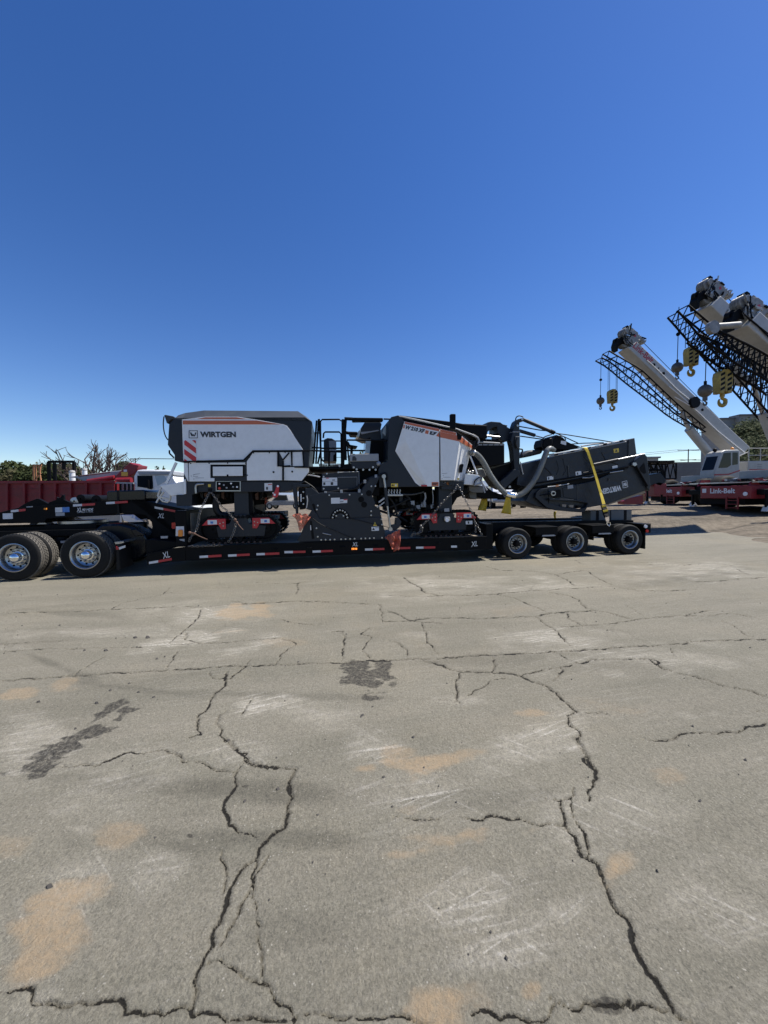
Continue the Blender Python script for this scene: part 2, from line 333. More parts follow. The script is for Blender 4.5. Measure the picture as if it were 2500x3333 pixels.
# cracks traced on the photo: (width in m, list of pixel points)
CR = [
 (.013, zN('0,548 200,538 400,526 600,512 800,500 1000,490 1200,480 1420,474 1659,465') + zO('150,592 330,582 560,568 850,553 1100,536 1300,520 1450,510 1659,503')),
 (.010, zN('0,262 130,258 320,254 480,244 680,234 900,230 1100,216 1300,208 1420,212') ),
 (.009, zN('1000,208 1090,218 1300,206 1400,208 1640,222 1650,262 1655,295')),
 (.008, zN('0,398 160,384 330,376')), (.008, zN('0,426 250,412 420,410 630,404')),
 (.009, zN('875,238 850,285 800,330 765,355 730,388')), (.010, zN('800,340 795,370 860,388 1000,382 1180,368 1262,380 1275,400 1210,438 1198,480')),
 (.007, zN('735,394 830,392')), (.008, zN('1200,280 1260,300 1360,310 1420,300')), (.010, zN('1430,340 1480,335 1490,360 1480,420 1475,470')),
 (.008, zN('1600,318 1560,350 1600,360 1580,400 1565,420 1600,455')), (.008, zN('1283,180 1288,130 1320,122')), (.006, zN('1100,126 1200,132 1290,130')),
 (.006, zN('470,248 525,216 700,180 740,145')), (.007, zN('720,498 770,420')), (.007, zN('310,532 380,485 450,445')),
 (.014, zN('980,510 975,575 930,610 905,660 860,710 850,745 865,785 815,800')), (.009, zN('890,510 930,540 1000,540 1060,490 1085,460')),
 (.008, zN('1100,620 1070,660 1045,690 1040,715')), (.013, zN('975,680 940,720 945,780 1000,820 1040,860 1070,860 1060,890 1110,920') + zQ('545,55 620,66')),
 (.012, zN('250,920 330,915 430,912 490,885 560,862 640,855 690,848 770,870 800,900 900,925') + zQ('505,75')),
 (.016, zQ('480,0 520,35 545,55 620,66 638,70 630,110 622,150')), (.014, zQ('527,55 515,95 500,120 487,155 490,190 520,205 550,220')),
 (.020, zQ('638,70 632,120 625,155 610,195 585,215 560,240 548,265 520,300 500,330 485,370 465,430 440,490 425,525 415,580 420,600')),
 (.014, zQ('560,240 540,290 550,310 520,360 500,400 470,450')), (.010, zQ('480,240 487,290 485,340')), (.009, zQ('585,235 560,280 545,330 552,380 560,440 565,500 572,525')),
 (.015, zQ('0,552 60,560 120,572 210,570 260,588 320,596 400,598 470,602 530,606 640,604')), (.012, zQ('440,488 500,500 545,520 580,530 610,570 630,605 640,630')),
 (.010, zQ('640,604 690,600 740,610 800,604 870,602 940,612')),
 (.020, zQ('1248,0 1258,30 1280,65 1288,90 1272,110 1270,135')), (.014, zQ('1170,128 1210,140 1240,125 1243,110')), (.022, zQ('1212,140 1218,170 1235,205 1250,235 1258,255 1290,270 1302,300 1315,335 1340,375 1358,420 1372,460 1400,510 1420,540 1445,580 1470,605 1520,635')),
 (.013, zQ('1238,125 1235,165 1255,195 1265,230 1260,255')), (.011, zQ('850,170 900,178 950,176')), (.013, zQ('985,168 1040,172 1110,176 1170,184 1222,184')),
 (.018, zQ('1185,560 1215,575 1250,582 1320,578 1355,562 1370,578 1410,588 1445,585')), (.013, zQ('1000,602 1060,604 1120,610 1180,598 1215,576')),
 (.020, zO('1248,0 1248,0') if False else zO('795,840 815,880 840,920 850,970 865,1010 885,1058')),
 (.016, zO('165,595 220,610 300,635 400,650 520,652 590,665 690,700 750,750 800,795 835,820 795,835')), (.011, zO('835,820 900,825 980,830')),
 (.011, zO('465,580 478,620 470,650')), (.012, zO('330,645 310,680 310,720 320,770 355,795')), (.008, zO('215,765 280,768 320,772')),
 (.011, zO('755,565 800,595 850,610 900,592 1000,590 1150,590 1180,600 1190,625')), (.015, zO('1150,590 1200,632 1300,655 1400,682 1500,710 1600,735 1659,755')),
 (.010, zO('590,665 640,650 700,635 760,625 820,610')), (.010, zO('690,695 740,680 770,640 760,625')), (.009, zO('340,755 400,725 450,700 470,680 540,672')),
 (.013, zO('1120,938 1220,945 1270,920 1370,905 1440,905 1520,908 1570,885 1640,880 1659,870')), (.009, zO('1590,812 1659,812')),
 (.010, zO('0,505 60,520 100,550 95,585')), (.009, zO('160,430 180,470 190,520 230,560 240,575')), (.012, zO('0,428 120,425 200,412 330,410 420,415 650,405 720,390 800,385 900,378 960,385 1080,420')),
 (.012, zO('10,380 60,395 100,420 160,430 260,437')), (.010, zO('650,405 680,430 730,455 760,490 800,530')), (.010, zO('730,450 850,445 970,438 1080,420 1150,412 1280,402 1400,405 1500,392 1600,410 1659,420')),
 (.008, zO('1490,385 1400,380 1300,400')), (.010, zO('480,310 560,325 620,350 700,385 790,390 795,415 850,440')), (.010, zO('700,300 800,315 840,335 880,370 950,385')),
 (.009, zO('0,315 180,320 250,315 400,312 480,310 580,300 720,290 860,282 990,275 1100,295 1240,295 1350,288')),
 (.012, zO('85,238 115,262 160,285 180,305 250,318')), (.009, zO('440,190 500,208 640,210 740,225 790,250 830,275')), (.008, zO('750,225 830,210 880,208 910,235 990,272')),
 (.008, zO('560,262 640,290')), (.010, zO('1310,258 1450,252 1540,244 1659,238')), (.008, zO('1520,200 1545,215 1590,230')), (.007, zO('1100,180 1240,182 1290,185 1450,175 1520,195')),
 (.007, zO('1440,420 1500,440 1540,470 1580,495')), (.008, zO('1240,540 1245,570 1260,580')), (.006, zO('820,160 850,178 1000,176 1180,172')), (.006, zO('1030,350 1080,375 1130,412')),
]
rc = random.Random(4)
SEG = []
def jag(pts, w):
    """rough crack line on the ground with small side steps"""
    P = [Vector((*ground(x, y), 0)) for x, y in pts]; out = [P[0]]
    for a, b in zip(P[:-1], P[1:]):
        L = (b - a).length; n = max(2, int(L / 0.024)); n = min(n, 90)
        t = (b - a).normalized() if L > 1e-6 else Vector((1, 0, 0)); s = Vector((-t.y, t.x, 0)); d = 0
        for k in range(1, n + 1):
            d = d * 0.80 + rc.uniform(-1, 1) * min(0.016, 0.006 + w * 0.5) * (0 if k == n else 1)
            out.append(a.lerp(b, k / n) + s * d)
    return out
for w, pts in CR:
    J = jag(pts, w); n = len(J) - 1; ph = rc.random() * 9
    for i in range(n):
        ww = w * (0.62 + 0.55 * abs(math.sin(i * 0.21 + ph)) + rc.uniform(-.2, .25)) * min(1, 0.35 + min(i, n - i) * 0.2)
        ww *= float(np.interp(J[i].y, [1.1, 1.8, 3.0, 5.0, 8.0], [.24, .32, .44, .66, 1.1]))
        SEG.append((J[i].x, J[i].y, J[i + 1].x, J[i + 1].y, ww))
# adaptive sheet: rows get wider apart with distance
ys = np.concatenate([[-9, -5, -2.5, -1, 0, 0.35], np.geomspace(0.6, 17.5, 640)])
ss = np.linspace(-1, 1, 900)
XX = ss[None, :] * (1.22 * np.clip(ys, 0, None) + 1.6)[:, None] + np.where(ys < 0.5, ss[None, :].T * 0, 0).sum() * 0
XX[:6] = ss[None, :] * 9.0
XX[5] = ss * 3.0
YY = np.repeat(ys[:, None], len(ss), 1)
cell = (1.22 * np.clip(YY, 0, None) + 1.6) * 2 / 900
D = np.full(XX.shape, 1.0); 
hw = 1.22 * np.clip(ys, 0, None) + 1.6
for x0, y0, x1, y1, w in SEG:
    pad = 0.05 + 9 * w
    j0 = np.searchsorted(ys, min(y0, y1) - pad); j1 = np.searchsorted(ys, max(y0, y1) + pad)
    if j1 <= j0: continue
    h0, h1 = hw[j0], hw[min(j1, len(ys) - 1)]
    s0 = min((min(x0, x1) - pad) / h0, (min(x0, x1) - pad) / h1); s1 = max((max(x0, x1) + pad) / h0, (max(x0, x1) + pad) / h1)
    i0 = max(0, int((s0 + 1) / 2 * 899) - 1); i1 = min(900, int((s1 + 1) / 2 * 899) + 2)
    if i1 <= i0: continue
    px, py = XX[j0:j1, i0:i1], YY[j0:j1, i0:i1]; dx, dy = x1 - x0, y1 - y0; L2 = dx * dx + dy * dy + 1e-12
    t = np.clip(((px - x0) * dx + (py - y0) * dy) / L2, 0, 1); d = np.hypot(px - x0 - t * dx, py - y0 - t * dy) / w
    D[j0:j1, i0:i1] = np.minimum(D[j0:j1, i0:i1], d * 0.125)
D *= 8      # distance in crack widths, capped at 8
cdist = D.copy()
crack = 1 - sstep(0.35, 0.95, D + (vnoise(XX * 85, YY * 85, 2, 2) - 0.5) * 1.0)
rim = np.exp(-(np.clip(D - 1, 0, 9) / 1.1) ** 2)
def blob(lst, seed, soft=0.5, fx=3.0, fy=3.0):
    """stain mask from pixel ellipses: x, y, half width, half height, tilt(deg, in photo), strength"""
    m = np.zeros_like(XX)
    for x, y, a, b, tilt, st in lst:
        c = ground(x, y); t = math.radians(tilt)
        e1 = ground(x + a * math.cos(t), y + a * math.sin(t)); e2 = ground(x - b * math.sin(t), y + b * math.cos(t))
        A = np.array([[e1[0] - c[0], e2[0] - c[0]], [e1[1] - c[1], e2[1] - c[1]]]); I = np.linalg.inv(A)
        p = I[0, 0] * (XX - c[0]) + I[0, 1] * (YY - c[1]); q = I[1, 0] * (XX - c[0]) + I[1, 1] * (YY - c[1])
        r = np.hypot(p, q) + (vnoise(XX * fx, YY * fy * 1.6, seed, 5) - 0.5) * 2.6
        m = np.maximum(m, st * (1 - sstep(1 - soft, 1.0 + soft * 0.3, r)))
    return m
sand = blob([(760, 2000, 100, 38, -4, .8), (850, 1975, 60, 14, -4, .9), (1190, 2505, 60, 20, 0, .9), (1390, 2480, 140, 42, -6, .95), (1320, 2450, 80, 30, 0, .6),
             (1500, 2720, 200, 45, -6, 1.0), (1740, 2700, 90, 28, -6, .7), (1290, 2780, 70, 22, 0, .6), (180, 2920, 120, 60, -25, .9), (150, 3030, 130, 95, -35, 1.0), (250, 2900, 110, 50, -10, .6),
             (370, 2715, 80, 40, -10, .6), (1410, 3290, 130, 150, 0, 1.0), (1480, 3240, 160, 70, 0, .5), (1740, 3215, 40, 40, 0, .7), (2000, 2830, 70, 90, 30, .8), (2180, 2515, 60, 35, 0, .5),
             (1750, 2320, 60, 15, 0, .7), (1990, 2310, 260, 60, 8, .35), (60, 2260, 90, 26, -10, .7), (200, 2235, 60, 25, -15, .6), (1650, 1990, 120, 30, 0, .3), (60, 2780, 120, 60, 0, .45),
             (900, 2090, 90, 16, 0, .4), (1330, 2640, 60, 20, 0, .4)], 21, 0.7)
oil = blob([(1195, 2200, 90, 38, 14, .95), (1160, 2160, 45, 18, 10, .8), (1245, 2170, 34, 40, 30, .7), (1200, 2260, 40, 22, 0, .7), (1270, 2230, 40, 20, -20, .6),
            (395, 2330, 46, 22, -35, 1.0), (370, 2300, 60, 12, -28, .85), (270, 2390, 170, 26, -26, .85), (190, 2430, 120, 30, -24, .8), (120, 2490, 75, 30, -30, .85), (300, 2350, 80, 10, -28, .6),
            (1885, 3120, 20, 12, 0, .0), (620, 2722, 14, 8, 0, .8), (797, 2560, 12, 5, 0, .8), (2380, 3210, 16, 11, 0, .9), (1970, 3270, 40, 26, 0, .7)], 33, 0.6, 7, 7)
pale = blob([(620, 2080, 140, 26, -8, .7), (800, 2110, 140, 30, -10, .7), (1030, 2320, 200, 60, 0, .75), (830, 2300, 70, 40, 0, .6), (260, 2700, 40, 20, 0, .8), (100, 2400, 140, 100, -25, .6), (250, 2870, 150, 110, -30, .6),
             (500, 2860, 120, 80, -25, .55), (1370, 2070, 90, 26, 0, .5), (1690, 2430, 200, 100, -20, .6), (2230, 2330, 60, 14, 10, .6), (2330, 2320, 30, 14, 0, .6), (2300, 2800, 250, 180, 15, .5), (1450, 2950, 260, 110, -12, .5),
             (1600, 3120, 260, 60, -12, .55), (1850, 2960, 180, 50, -14, .5), (130, 3250, 160, 80, -20, .6), (1200, 2430, 120, 60, -15, .5), (1500, 2280, 90, 20, 0, .4), (60, 2110, 80, 12, 0, .5), (2250, 2900, 120, 60, -30, .5), (2400, 2950, 120, 90, -30, .45), (700, 1990, 260, 40, 0, .5), (1500, 1900, 420, 36, 0, .5), (2200, 1850, 320, 34, 0, .5), (300, 2060, 300, 26, 0, .45), (2150, 2140, 320, 60, 0, .45), (1750, 2080, 240, 40, 0, .45), (350, 2560, 260, 120, -10, .45), (2150, 2650, 320, 180, 10, .45), (1350, 2600, 320, 90, -5, .4), (800, 2450, 240, 60, 0, .4)], 45, 1.0, 2.2, 2.2)
track = blob([(650, 2560, 560, 42, 3, .9), (900, 2730, 520, 34, 2, .8), (560, 2750, 300, 46, 2, .7), (120, 2140, 260, 16, 22, .8), (420, 2240, 330, 14, 6, .7), (900, 2262, 420, 12, 2, .6), (260, 2000, 360, 12, 4, .5), (1500, 2600, 300, 30, -3, .5), (2250, 1880, 220, 10, -8, .5), (950, 3000, 300, 120, 0, .45), (1700, 2870, 220, 60, -8, .4), (1550, 2150, 420, 18, -4, .5)], 57, 0.8, 1.5, 1.5)
edge = asphalt_edge(XX, YY)
zz_ = -0.010 * crack - 0.004 * rim * (vnoise(XX * 40, YY * 40, 77, 2)) + (vnoise(XX * 0.35, YY * 0.35, 5, 3) - 0.5) * 0.02 * sstep(2, 5, YY)
zz_ += (vnoise(XX * 18, YY * 18, 6, 3) - 0.5) * 0.004 + oil * (vnoise(XX * 45, YY * 45, 8, 2) - 0.6) * 0.022
zz_ -= sstep(0.9, 1.6, edge) * 0.5
# keep it level under the wheels
lev = np.exp(-((np.array(TR.n.x * (XX - TR.o.x) + TR.n.y * (YY - TR.o.y)) - 1.3) / 2.0) ** 2)
zz_ = zz_ * (1 - 0.8 * np.clip(lev * 1.5, 0, 1))

def asphalt_mat():
    m = bpy.data.materials.new('worn_asphalt'); m.use_nodes = True; t = m.node_tree; L = t.links.new; b = t.nodes['Principled BSDF']
    g = _n(t, 'ShaderNodeNewGeometry')
    def noise(scale, det=8, rough=.6, vec=None, dist=0.0):
        n = _n(t, 'ShaderNodeTexNoise'); n.inputs['Scale'].default_value = scale; n.inputs['Detail'].default_value = det
        n.inputs['Roughness'].default_value = rough; n.inputs['Distortion'].default_value = dist; L(vec or g.outputs['Position'], n.inputs['Vector']); return n.outputs['Fac']
    def rng_(v, a, b_, c, d):
        n = _n(t, 'ShaderNodeMapRange'); L(v, n.inputs['Value'])
        for k, x in zip(('From Min', 'From Max', 'To Min', 'To Max'), (a, b_, c, d)): n.inputs[k].default_value = x
        return n.outputs[0]
    def mix(f, a, b_, bt='MIX'):
        n = _n(t, 'ShaderNodeMix', data_type='RGBA', blend_type=bt)
        for s, v in ((0, f), (6, a), (7, b_)):
            if isinstance(v, (int, float)): n.inputs[s].default_value = v if s == 0 else (v, v, v, 1)
            elif isinstance(v, tuple): n.inputs[s].default_value = (*v, 1)
            else: L(v, n.inputs[s])
        return n.outputs[2]
    def mul(a, b_, op='MULTIPLY'):
        n = _n(t, 'ShaderNodeMath', operation=op)
        for i, v in enumerate((a, b_)):
            if isinstance(v, (int, float)): n.inputs[i].default_value = v
            else: L(v, n.inputs[i])
        return n.outputs[0]
    def attr(k):
        n = _n(t, 'ShaderNodeAttribute', attribute_name=k); return n.outputs['Fac']
    mp = _n(t, 'ShaderNodeMapping'); mp.vector_type = 'TEXTURE'; mp.inputs['Scale'].default_value = (2.6, .45, 1); mp.inputs['Rotation'].default_value = (0, 0, math.radians(10)); L(g.outputs['Position'], mp.inputs['Vector'])
    mp2 = _n(t, 'ShaderNodeMapping'); mp2.vector_type = 'TEXTURE'; mp2.inputs['Scale'].default_value = (1.0, 1 / 6.0, 1); mp2.inputs['Rotation'].default_value = (0, 0, math.radians(14)); L(g.outputs['Position'], mp2.inputs['Vector'])
    base = mix(rng_(noise(0.45, 6), .32, .68, 0, 1), (0.146, 0.136, 0.104), (0.190, 0.176, 0.134))
    base = mix(rng_(noise(1.0, 8, .65, mp.outputs[0]), .35, .7, 0, .6), base, (0.228, 0.206, 0.161))
    dark = rng_(noise(0.8, 7, .7, mp.outputs[0], .6), .52, .75, 0, .45)
    base = mix(dark, base, (0.100, 0.092, 0.069))
    lt_ = rng_(noise(0.33, 9, .68, None, .8), .50, .68, 0, .5); base = mix(lt_, base, (0.225, 0.196, 0.138))
    base = mix(mul(attr('track'), .75), base, (0.096, 0.089, 0.068))
    base = mix(mul(attr('pale'), rng_(noise(2.2, 9, .75, mp2.outputs[0]), .34, .60, .1, 1)), base, (0.305, 0.280, 0.222))
    # aggregate speckle
    vo = _n(t, 'ShaderNodeTexVoronoi'); vo.inputs['Scale'].default_value = 150; L(g.outputs['Position'], vo.inputs['Vector'])
    spk = rng_(vo.outputs['Color'], 0, 1, .74, 1.26)
    base = mix(1.0, base, spk, 'MULTIPLY')
    fine = rng_(noise(42, 9, .82), .3, .7, .76, 1.24); base = mix(1.0, base, fine, 'MULTIPLY')
    pits = rng_(noise(55, 4, .6), .60, .70, 0, .5); base = mix(pits, base, (0.055, 0.050, 0.042))
    fl = _n(t, 'ShaderNodeTexVoronoi'); fl.inputs['Scale'].default_value = 46; L(g.outputs['Position'], fl.inputs['Vector']); flk = mul(rng_(fl.outputs['Distance'], .10, .20, 1, 0), rng_(noise(9, 3, .5), .52, .6, 0, 1)); base = mix(mul(flk, .7), base, (0.40, 0.375, 0.32))
    # pale scuffs, long and thin
    grain = rng_(noise(70, 5, .75), .46, .58, 0, 1); grain2 = rng_(noise(28, 9, .85), .44, .60, 0, 1)
    for ang, sx, sy, lo in ((10, .75, .030, .55), (27, .6, .026, .56), (-38, .5, .03, .60)):
        mp3 = _n(t, 'ShaderNodeMapping', vector_type='TEXTURE'); mp3.inputs['Scale'].default_value = (sx, sy, 1); mp3.inputs['Rotation'].default_value = (0, 0, math.radians(ang)); L(g.outputs['Position'], mp3.inputs['Vector'])
        lines = mul(mul(rng_(noise(1.0, 4, .5, mp3.outputs[0]), lo, lo + .09, 0, 1), mul(grain, grain2, 'MAXIMUM')), mul(rng_(attr('pale'), .05, .5, .12, 1), rng_(noise(.7 + ang * .004, 3, .5), .42, .58, 0, 1)))
        base = mix(mul(lines, .9), base, (0.50, 0.47, 0.41))
    scr = mul(rng_(noise(1.6, 9, .72, mp2.outputs[0]), .49, .66, 0, 1), mul(attr('pale'), grain2))
    base = mix(mul(scr, .6), base, (0.42, 0.395, 0.34))
    scr2 = mul(rng_(noise(14, 8, .8), .5, .72, 0, 1), attr('pale')); base = mix(mul(scr2, .6), base, (0.45, 0.42, 0.37))
    sd = rng_(mul(attr('sand'), mul(noise(3.2, 12, .82, mp2.outputs[0], .5), 1.0), 'ADD'), .78, 1.38, 0, 1); base = mix(mul(sd, rng_(noise(30, 9, .85), .40, .58, .22, .78)), base, (0.315, 0.232, 0.140))
    sd2 = mul(rng_(attr('sand'), .1, .9, 0, 1), rng_(noise(22, 8, .8), .38, .62, 0, 1)); base = mix(mul(sd2, .42), base, (0.31, 0.232, 0.145))
    thin = rng_(noise(0.28, 8, .7, None, .4), .56, .74, 0, .45); base = mix(thin, base, (0.245, 0.198, 0.124))
    ol = rng_(mul(attr('oil'), mul(noise(5.5, 12, .85, mp2.outputs[0], .3), 1.3), 'ADD'), .90, 1.26, 0, 1); base = mix(mul(ol, mul(rng_(noise(30, 8, .85), .40, .55, .28, 1), .97)), base, (0.036, 0.033, 0.028))
    # hairline cracks beyond the modelled ones
    wn = _n(t, 'ShaderNodeTexNoise'); wn.inputs['Scale'].default_value = 1.3; wn.inputs['Detail'].default_value = 8; L(g.outputs['Position'], wn.inputs['Vector'])
    av = _n(t, 'ShaderNodeMix', data_type='VECTOR'); av.inputs[0].default_value = .22; L(g.outputs['Position'], av.inputs[4]); L(wn.outputs['Color'], av.inputs[5])
    v2 = _n(t, 'ShaderNodeTexVoronoi', feature='DISTANCE_TO_EDGE'); v2.inputs['Scale'].default_value = .95; L(av.outputs[1], v2.inputs['Vector'])
    hair = mul(rng_(v2.outputs['Distance'], .002, .011, 1, 0), rng_(noise(0.5, 4), .48, .60, 0, .5)); hair = mul(hair, rng_(noise(30, 6, .8), .45, .58, 0, 1)); base = mix(hair, base, (0.065, 0.058, 0.045))
    cd_ = mul(attr('cdist'), mul(mul(mul(noise(60, 8, .85), -.5, 'ADD'), 5.0), mul(mul(noise(5, 4, .6), -.48, 'ADD'), 5.5), 'ADD'), 'ADD'); ck = rng_(cd_, .7, 1.15, 1, 0)
    crumb = mul(rng_(mul(attr('cdist'), mul(mul(noise(20, 10, .85), -.5, 'ADD'), 12.0), 'ADD'), .8, 3.4, 1, 0), rng_(noise(75, 4, .7), .45, .56, .15, .8)); base = mix(crumb, base, (0.080, 0.070, 0.052))
    base = mix(ck, base, (0.016, 0.0145, 0.012))
    L(base, b.inputs['Base Color']); b.inputs['Roughness'].default_value = .88; b.inputs['Specular IOR Level'].default_value = .25
    h = mul(noise(60, 6, .7), mul(noise(18, 8, .75), 1.6), 'ADD')
    bp = _n(t, 'ShaderNodeBump'); h = mul(h, mul(ck, -2.0), 'ADD'); bp.inputs['Strength'].default_value = .9; bp.inputs['Distance'].default_value = .010; L(h, bp.inputs['Height']); L(bp.outputs[0], b.inputs['Normal'])
    return m
asphalt = sheet('asphalt_yard', XX, YY, zz_, {'cdist': cdist, 'sand': sand, 'oil': oil, 'pale': pale, 'track': track}, asphalt_mat())

def dirt_mat():
    m = bpy.data.materials.new('dirt'); m.use_nodes = True; t = m.node_tree; L = t.links.new; b = t.nodes['Principled BSDF']
    g = _n(t, 'ShaderNodeNewGeometry'); mp = _n(t, 'ShaderNodeMapping'); mp.inputs['Scale'].default_value = (.22, 1.3, 1); L(g.outputs['Position'], mp.inputs['Vector'])
    def noise(scale, det, vec): 
        n = _n(t, 'ShaderNodeTexNoise'); n.inputs['Scale'].default_value = scale; n.inputs['Detail'].default_value = det; n.inputs['Roughness'].default_value = .7; L(vec, n.inputs['Vector']); return n.outputs['Fac']
    cr = _n(t, 'ShaderNodeValToRGB'); e = cr.color_ramp.elements
    e[0].position = .30; e[0].color = (.075, .065, .052, 1); e[1].position = .68; e[1].color = (.215, .180, .135, 1)
    k = e.new(.5); k.color = (.150, .127, .097, 1)
    L(noise(1.0, 10, mp.outputs[0]), cr.inputs[0])
    mx = _n(t, 'ShaderNodeMix', data_type='RGBA', blend_type='MULTIPLY'); mx.inputs[0].default_value = 1; L(cr.outputs[0], mx.inputs[6])
    r = _n(t, 'ShaderNodeMapRange'); r.inputs['From Min'].default_value = .3; r.inputs['From Max'].default_value = .7; r.inputs['To Min'].default_value = .7; r.inputs['To Max'].default_value = 1.3
    L(noise(5, 10, g.outputs['Position']), r.inputs['Value']); L(r.outputs[0], mx.inputs[7]); L(mx.outputs[2], b.inputs['Base Color'])
    b.inputs['Roughness'].default_value = .95; b.inputs['Specular IOR Level'].default_value = .15
    bp = _n(t, 'ShaderNodeBump'); bp.inputs['Strength'].default_value = .9; bp.inputs['Distance'].default_value = .06; L(noise(6, 10, g.outputs['Position']), bp.inputs['Height']); L(bp.outputs[0], b.inputs['Normal'])
    return m
gx = np.concatenate([-np.geomspace(2500, 32, 24), np.arange(-30, 34.1, .28), np.geomspace(36, 2500, 24)])
gy = np.concatenate([[-2500, -300, -60, -10, 0, 5], np.arange(9, 34, .14), np.geomspace(34.4, 90, 60), np.geomspace(95, 3000, 24)])
GX, GY = np.meshgrid(gx, gy)
dirt = sheet('dirt_ground', GX, GY, dirt_z(GX, GY) - 0.35 * (np.abs(GX) < 34) * (GY < 9.2), {}, dirt_mat())

# loose stones on the asphalt
st = MB()
for k in range(150):
    Y = 1.2 + 6.6 * rc.random() ** 0.9; X = rc.uniform(-1, 1) * (Y * 1.05); r = rc.choice([.004, .005, .006, .008, .011])
    pts = [(X + r * rc.uniform(.7, 1.3) * dx, Y + r * rc.uniform(.7, 1.3) * dy, max(0, r * dz * rc.uniform(.7, 1.2)) + .001) for dx, dy, dz in ((1, 0, 0), (0, 1, 0), (-1, 0, 0), (0, -1, 0), (.4, .3, 1), (-.4, -.2, .9))]
    st.add(pts, [(0, 1, 4), (1, 2, 5), (1, 5, 4), (2, 3, 5), (3, 0, 4), (3, 4, 5)])
for x, y, r in [(440, 2076, .022), (480, 2076, .03), (275, 2118, .018), (345, 2118, .02), (510, 2145, .015), (315, 2290, .018), (360, 2248, .016), (500, 2270, .014), (1248, 2530, .012), (160, 2888, .014), (1180, 2328, .012), (1345, 2400, .013), (2255, 2365, .013), (72, 2038, .016), (195, 2036, .016), (125, 2286, .014), (420, 2225, .012), (450, 2254, .012)]:
    X, Y = ground(x, y)
    pts = [(X + r * rc.uniform(.7, 1.4) * dx, Y + r * rc.uniform(.6, 1) * dy, max(0, r * dz * rc.uniform(.7, 1.1)) + .001) for dx, dy, dz in ((1, 0, 0), (0, 1, 0), (-1, 0, 0), (0, -1, 0), (.4, .3, 1), (-.4, -.2, .9))]
    st.add(pts, [(0, 1, 4), (1, 2, 5), (1, 5, 4), (2, 3, 5), (3, 0, 4), (3, 4, 5)])
mat('pebble', (.075, .068, .06), .9, var=.3, scale=20)
g_ = single(st, 'loose_gravel', 'pebble', 'scattered dark crumbs of asphalt and small stones lying on the yard', 'gravel', kind='stuff')
# ---------------------------------------------------------------- wheels
def tyre_mb(R, rr, b, n=56):
    return MB().lathe([(rr - .02, .05), (rr, .018), (rr + .025, .004), (rr + .06, .012), (R * .90, 0.0), (R * .955, .012), (R * .985, .03), (R, .055), (R, b * .28), (R - .010, b * .29), (R - .010, b * .33), (R, b * .34),
                       (R, b * .48), (R - .010, b * .485), (R - .010, b * .53), (R, b * .535), (R, b * .66), (R - .010, b * .67), (R - .010, b * .71), (R, b * .72), (R, b - .055), (R * .985, b - .03), (R * .955, b - .012), (R * .90, b), (rr + .025, b - .004), (rr, b - .018), (rr - .02, b - .05)], n=n)
def tread_mb(R, b, n=46):
    m = MB()
    for k in range(n):
        for j, (a0, a1) in enumerate(((.10, .27), (.31, .48), (.53, .69), (.73, .90))):
            t0 = 2 * math.pi * (k + .5 * (j % 2) + .08) / n; t1 = 2 * math.pi * (k + .5 * (j % 2) + .84) / n; sk = .02 * (1 if j < 2 else -1) / R
            ring = []
            for r in (R - .008, R + .007):
                ring.append([(r * math.cos(t), w, r * math.sin(t)) for t, w in ((t0 - sk, a0 * b), (t1 - sk, a0 * b), (t1 + sk, a1 * b), (t0 + sk, a1 * b))])
            m.loft(ring)
    return m
def wheel_set(R, rr, b, style):
    """meshes of one wheel, axis along w, outer face at w=0"""
    d = .135 if style == 'drive' else .115
    rim = MB().lathe([(rr + .004, .016), (rr + .012, .0), (rr - .004, -.004), (rr - .018, .006), (rr - .03, .03), (rr - .045, d - .02), (rr - .075, d), (rr * .66, d + .004), (rr * .62, d - .006), (rr * .60, d - .03), (rr * .28, d - .034), (rr * .26, d + .03), (0.02, d + .03)], n=48)
    holes = MB()
    nh = 10 if style == 'drive' else 5
    for k in range(nh):
        a = 2 * math.pi * (k + .3) / nh; rc_ = rr * .715; q = rr * (.062 if style == 'drive' else .10)
        holes.disc(rc_ * math.cos(a), rc_ * math.sin(a), d - .008, d + .03, q, 14)  # black discs on the rim stand in for the shade inside the holes
    nuts = MB()
    for k in range(10):
        a = 2 * math.pi * k / 10; rc_ = rr * .50; nuts.lathe([(.016, 0), (.016, -.03), (.010, -.045), (.001, -.047)], (rc_ * math.cos(a), d - .034, rc_ * math.sin(a)), 8)
    if style == 'drive':
        hub = MB().lathe([(rr * .40, d - .03), (rr * .40, d - .045), (rr * .345, d - .05), (rr * .335, d - .12), (rr * .30, d - .145), (rr * .22, d - .165), (rr * .12, d - .176), (.002, d - .18)], n=32)
    else:
        hub = MB().lathe([(rr * .40, d - .03), (rr * .36, d - .06), (rr * .30, d - .10), (rr * .26, d - .13), (rr * .10, d - .135), (.002, d - .135)], n=24)
    S = {'tyre': tyre_mb(R, rr, b).mesh('tyre', smooth=50), 'rim': rim.mesh('wheel', smooth=40), 'holes': holes.mesh('hand_hole_discs'), 'nuts': nuts.mesh('wheel_nuts', smooth=40), 'hub': hub.mesh('hub', smooth=50)}
    if style == 'drive': S['sunlit_tread'] = tread_mb(R, b).mesh('tread_blocks')
    S['style'] = style; return S
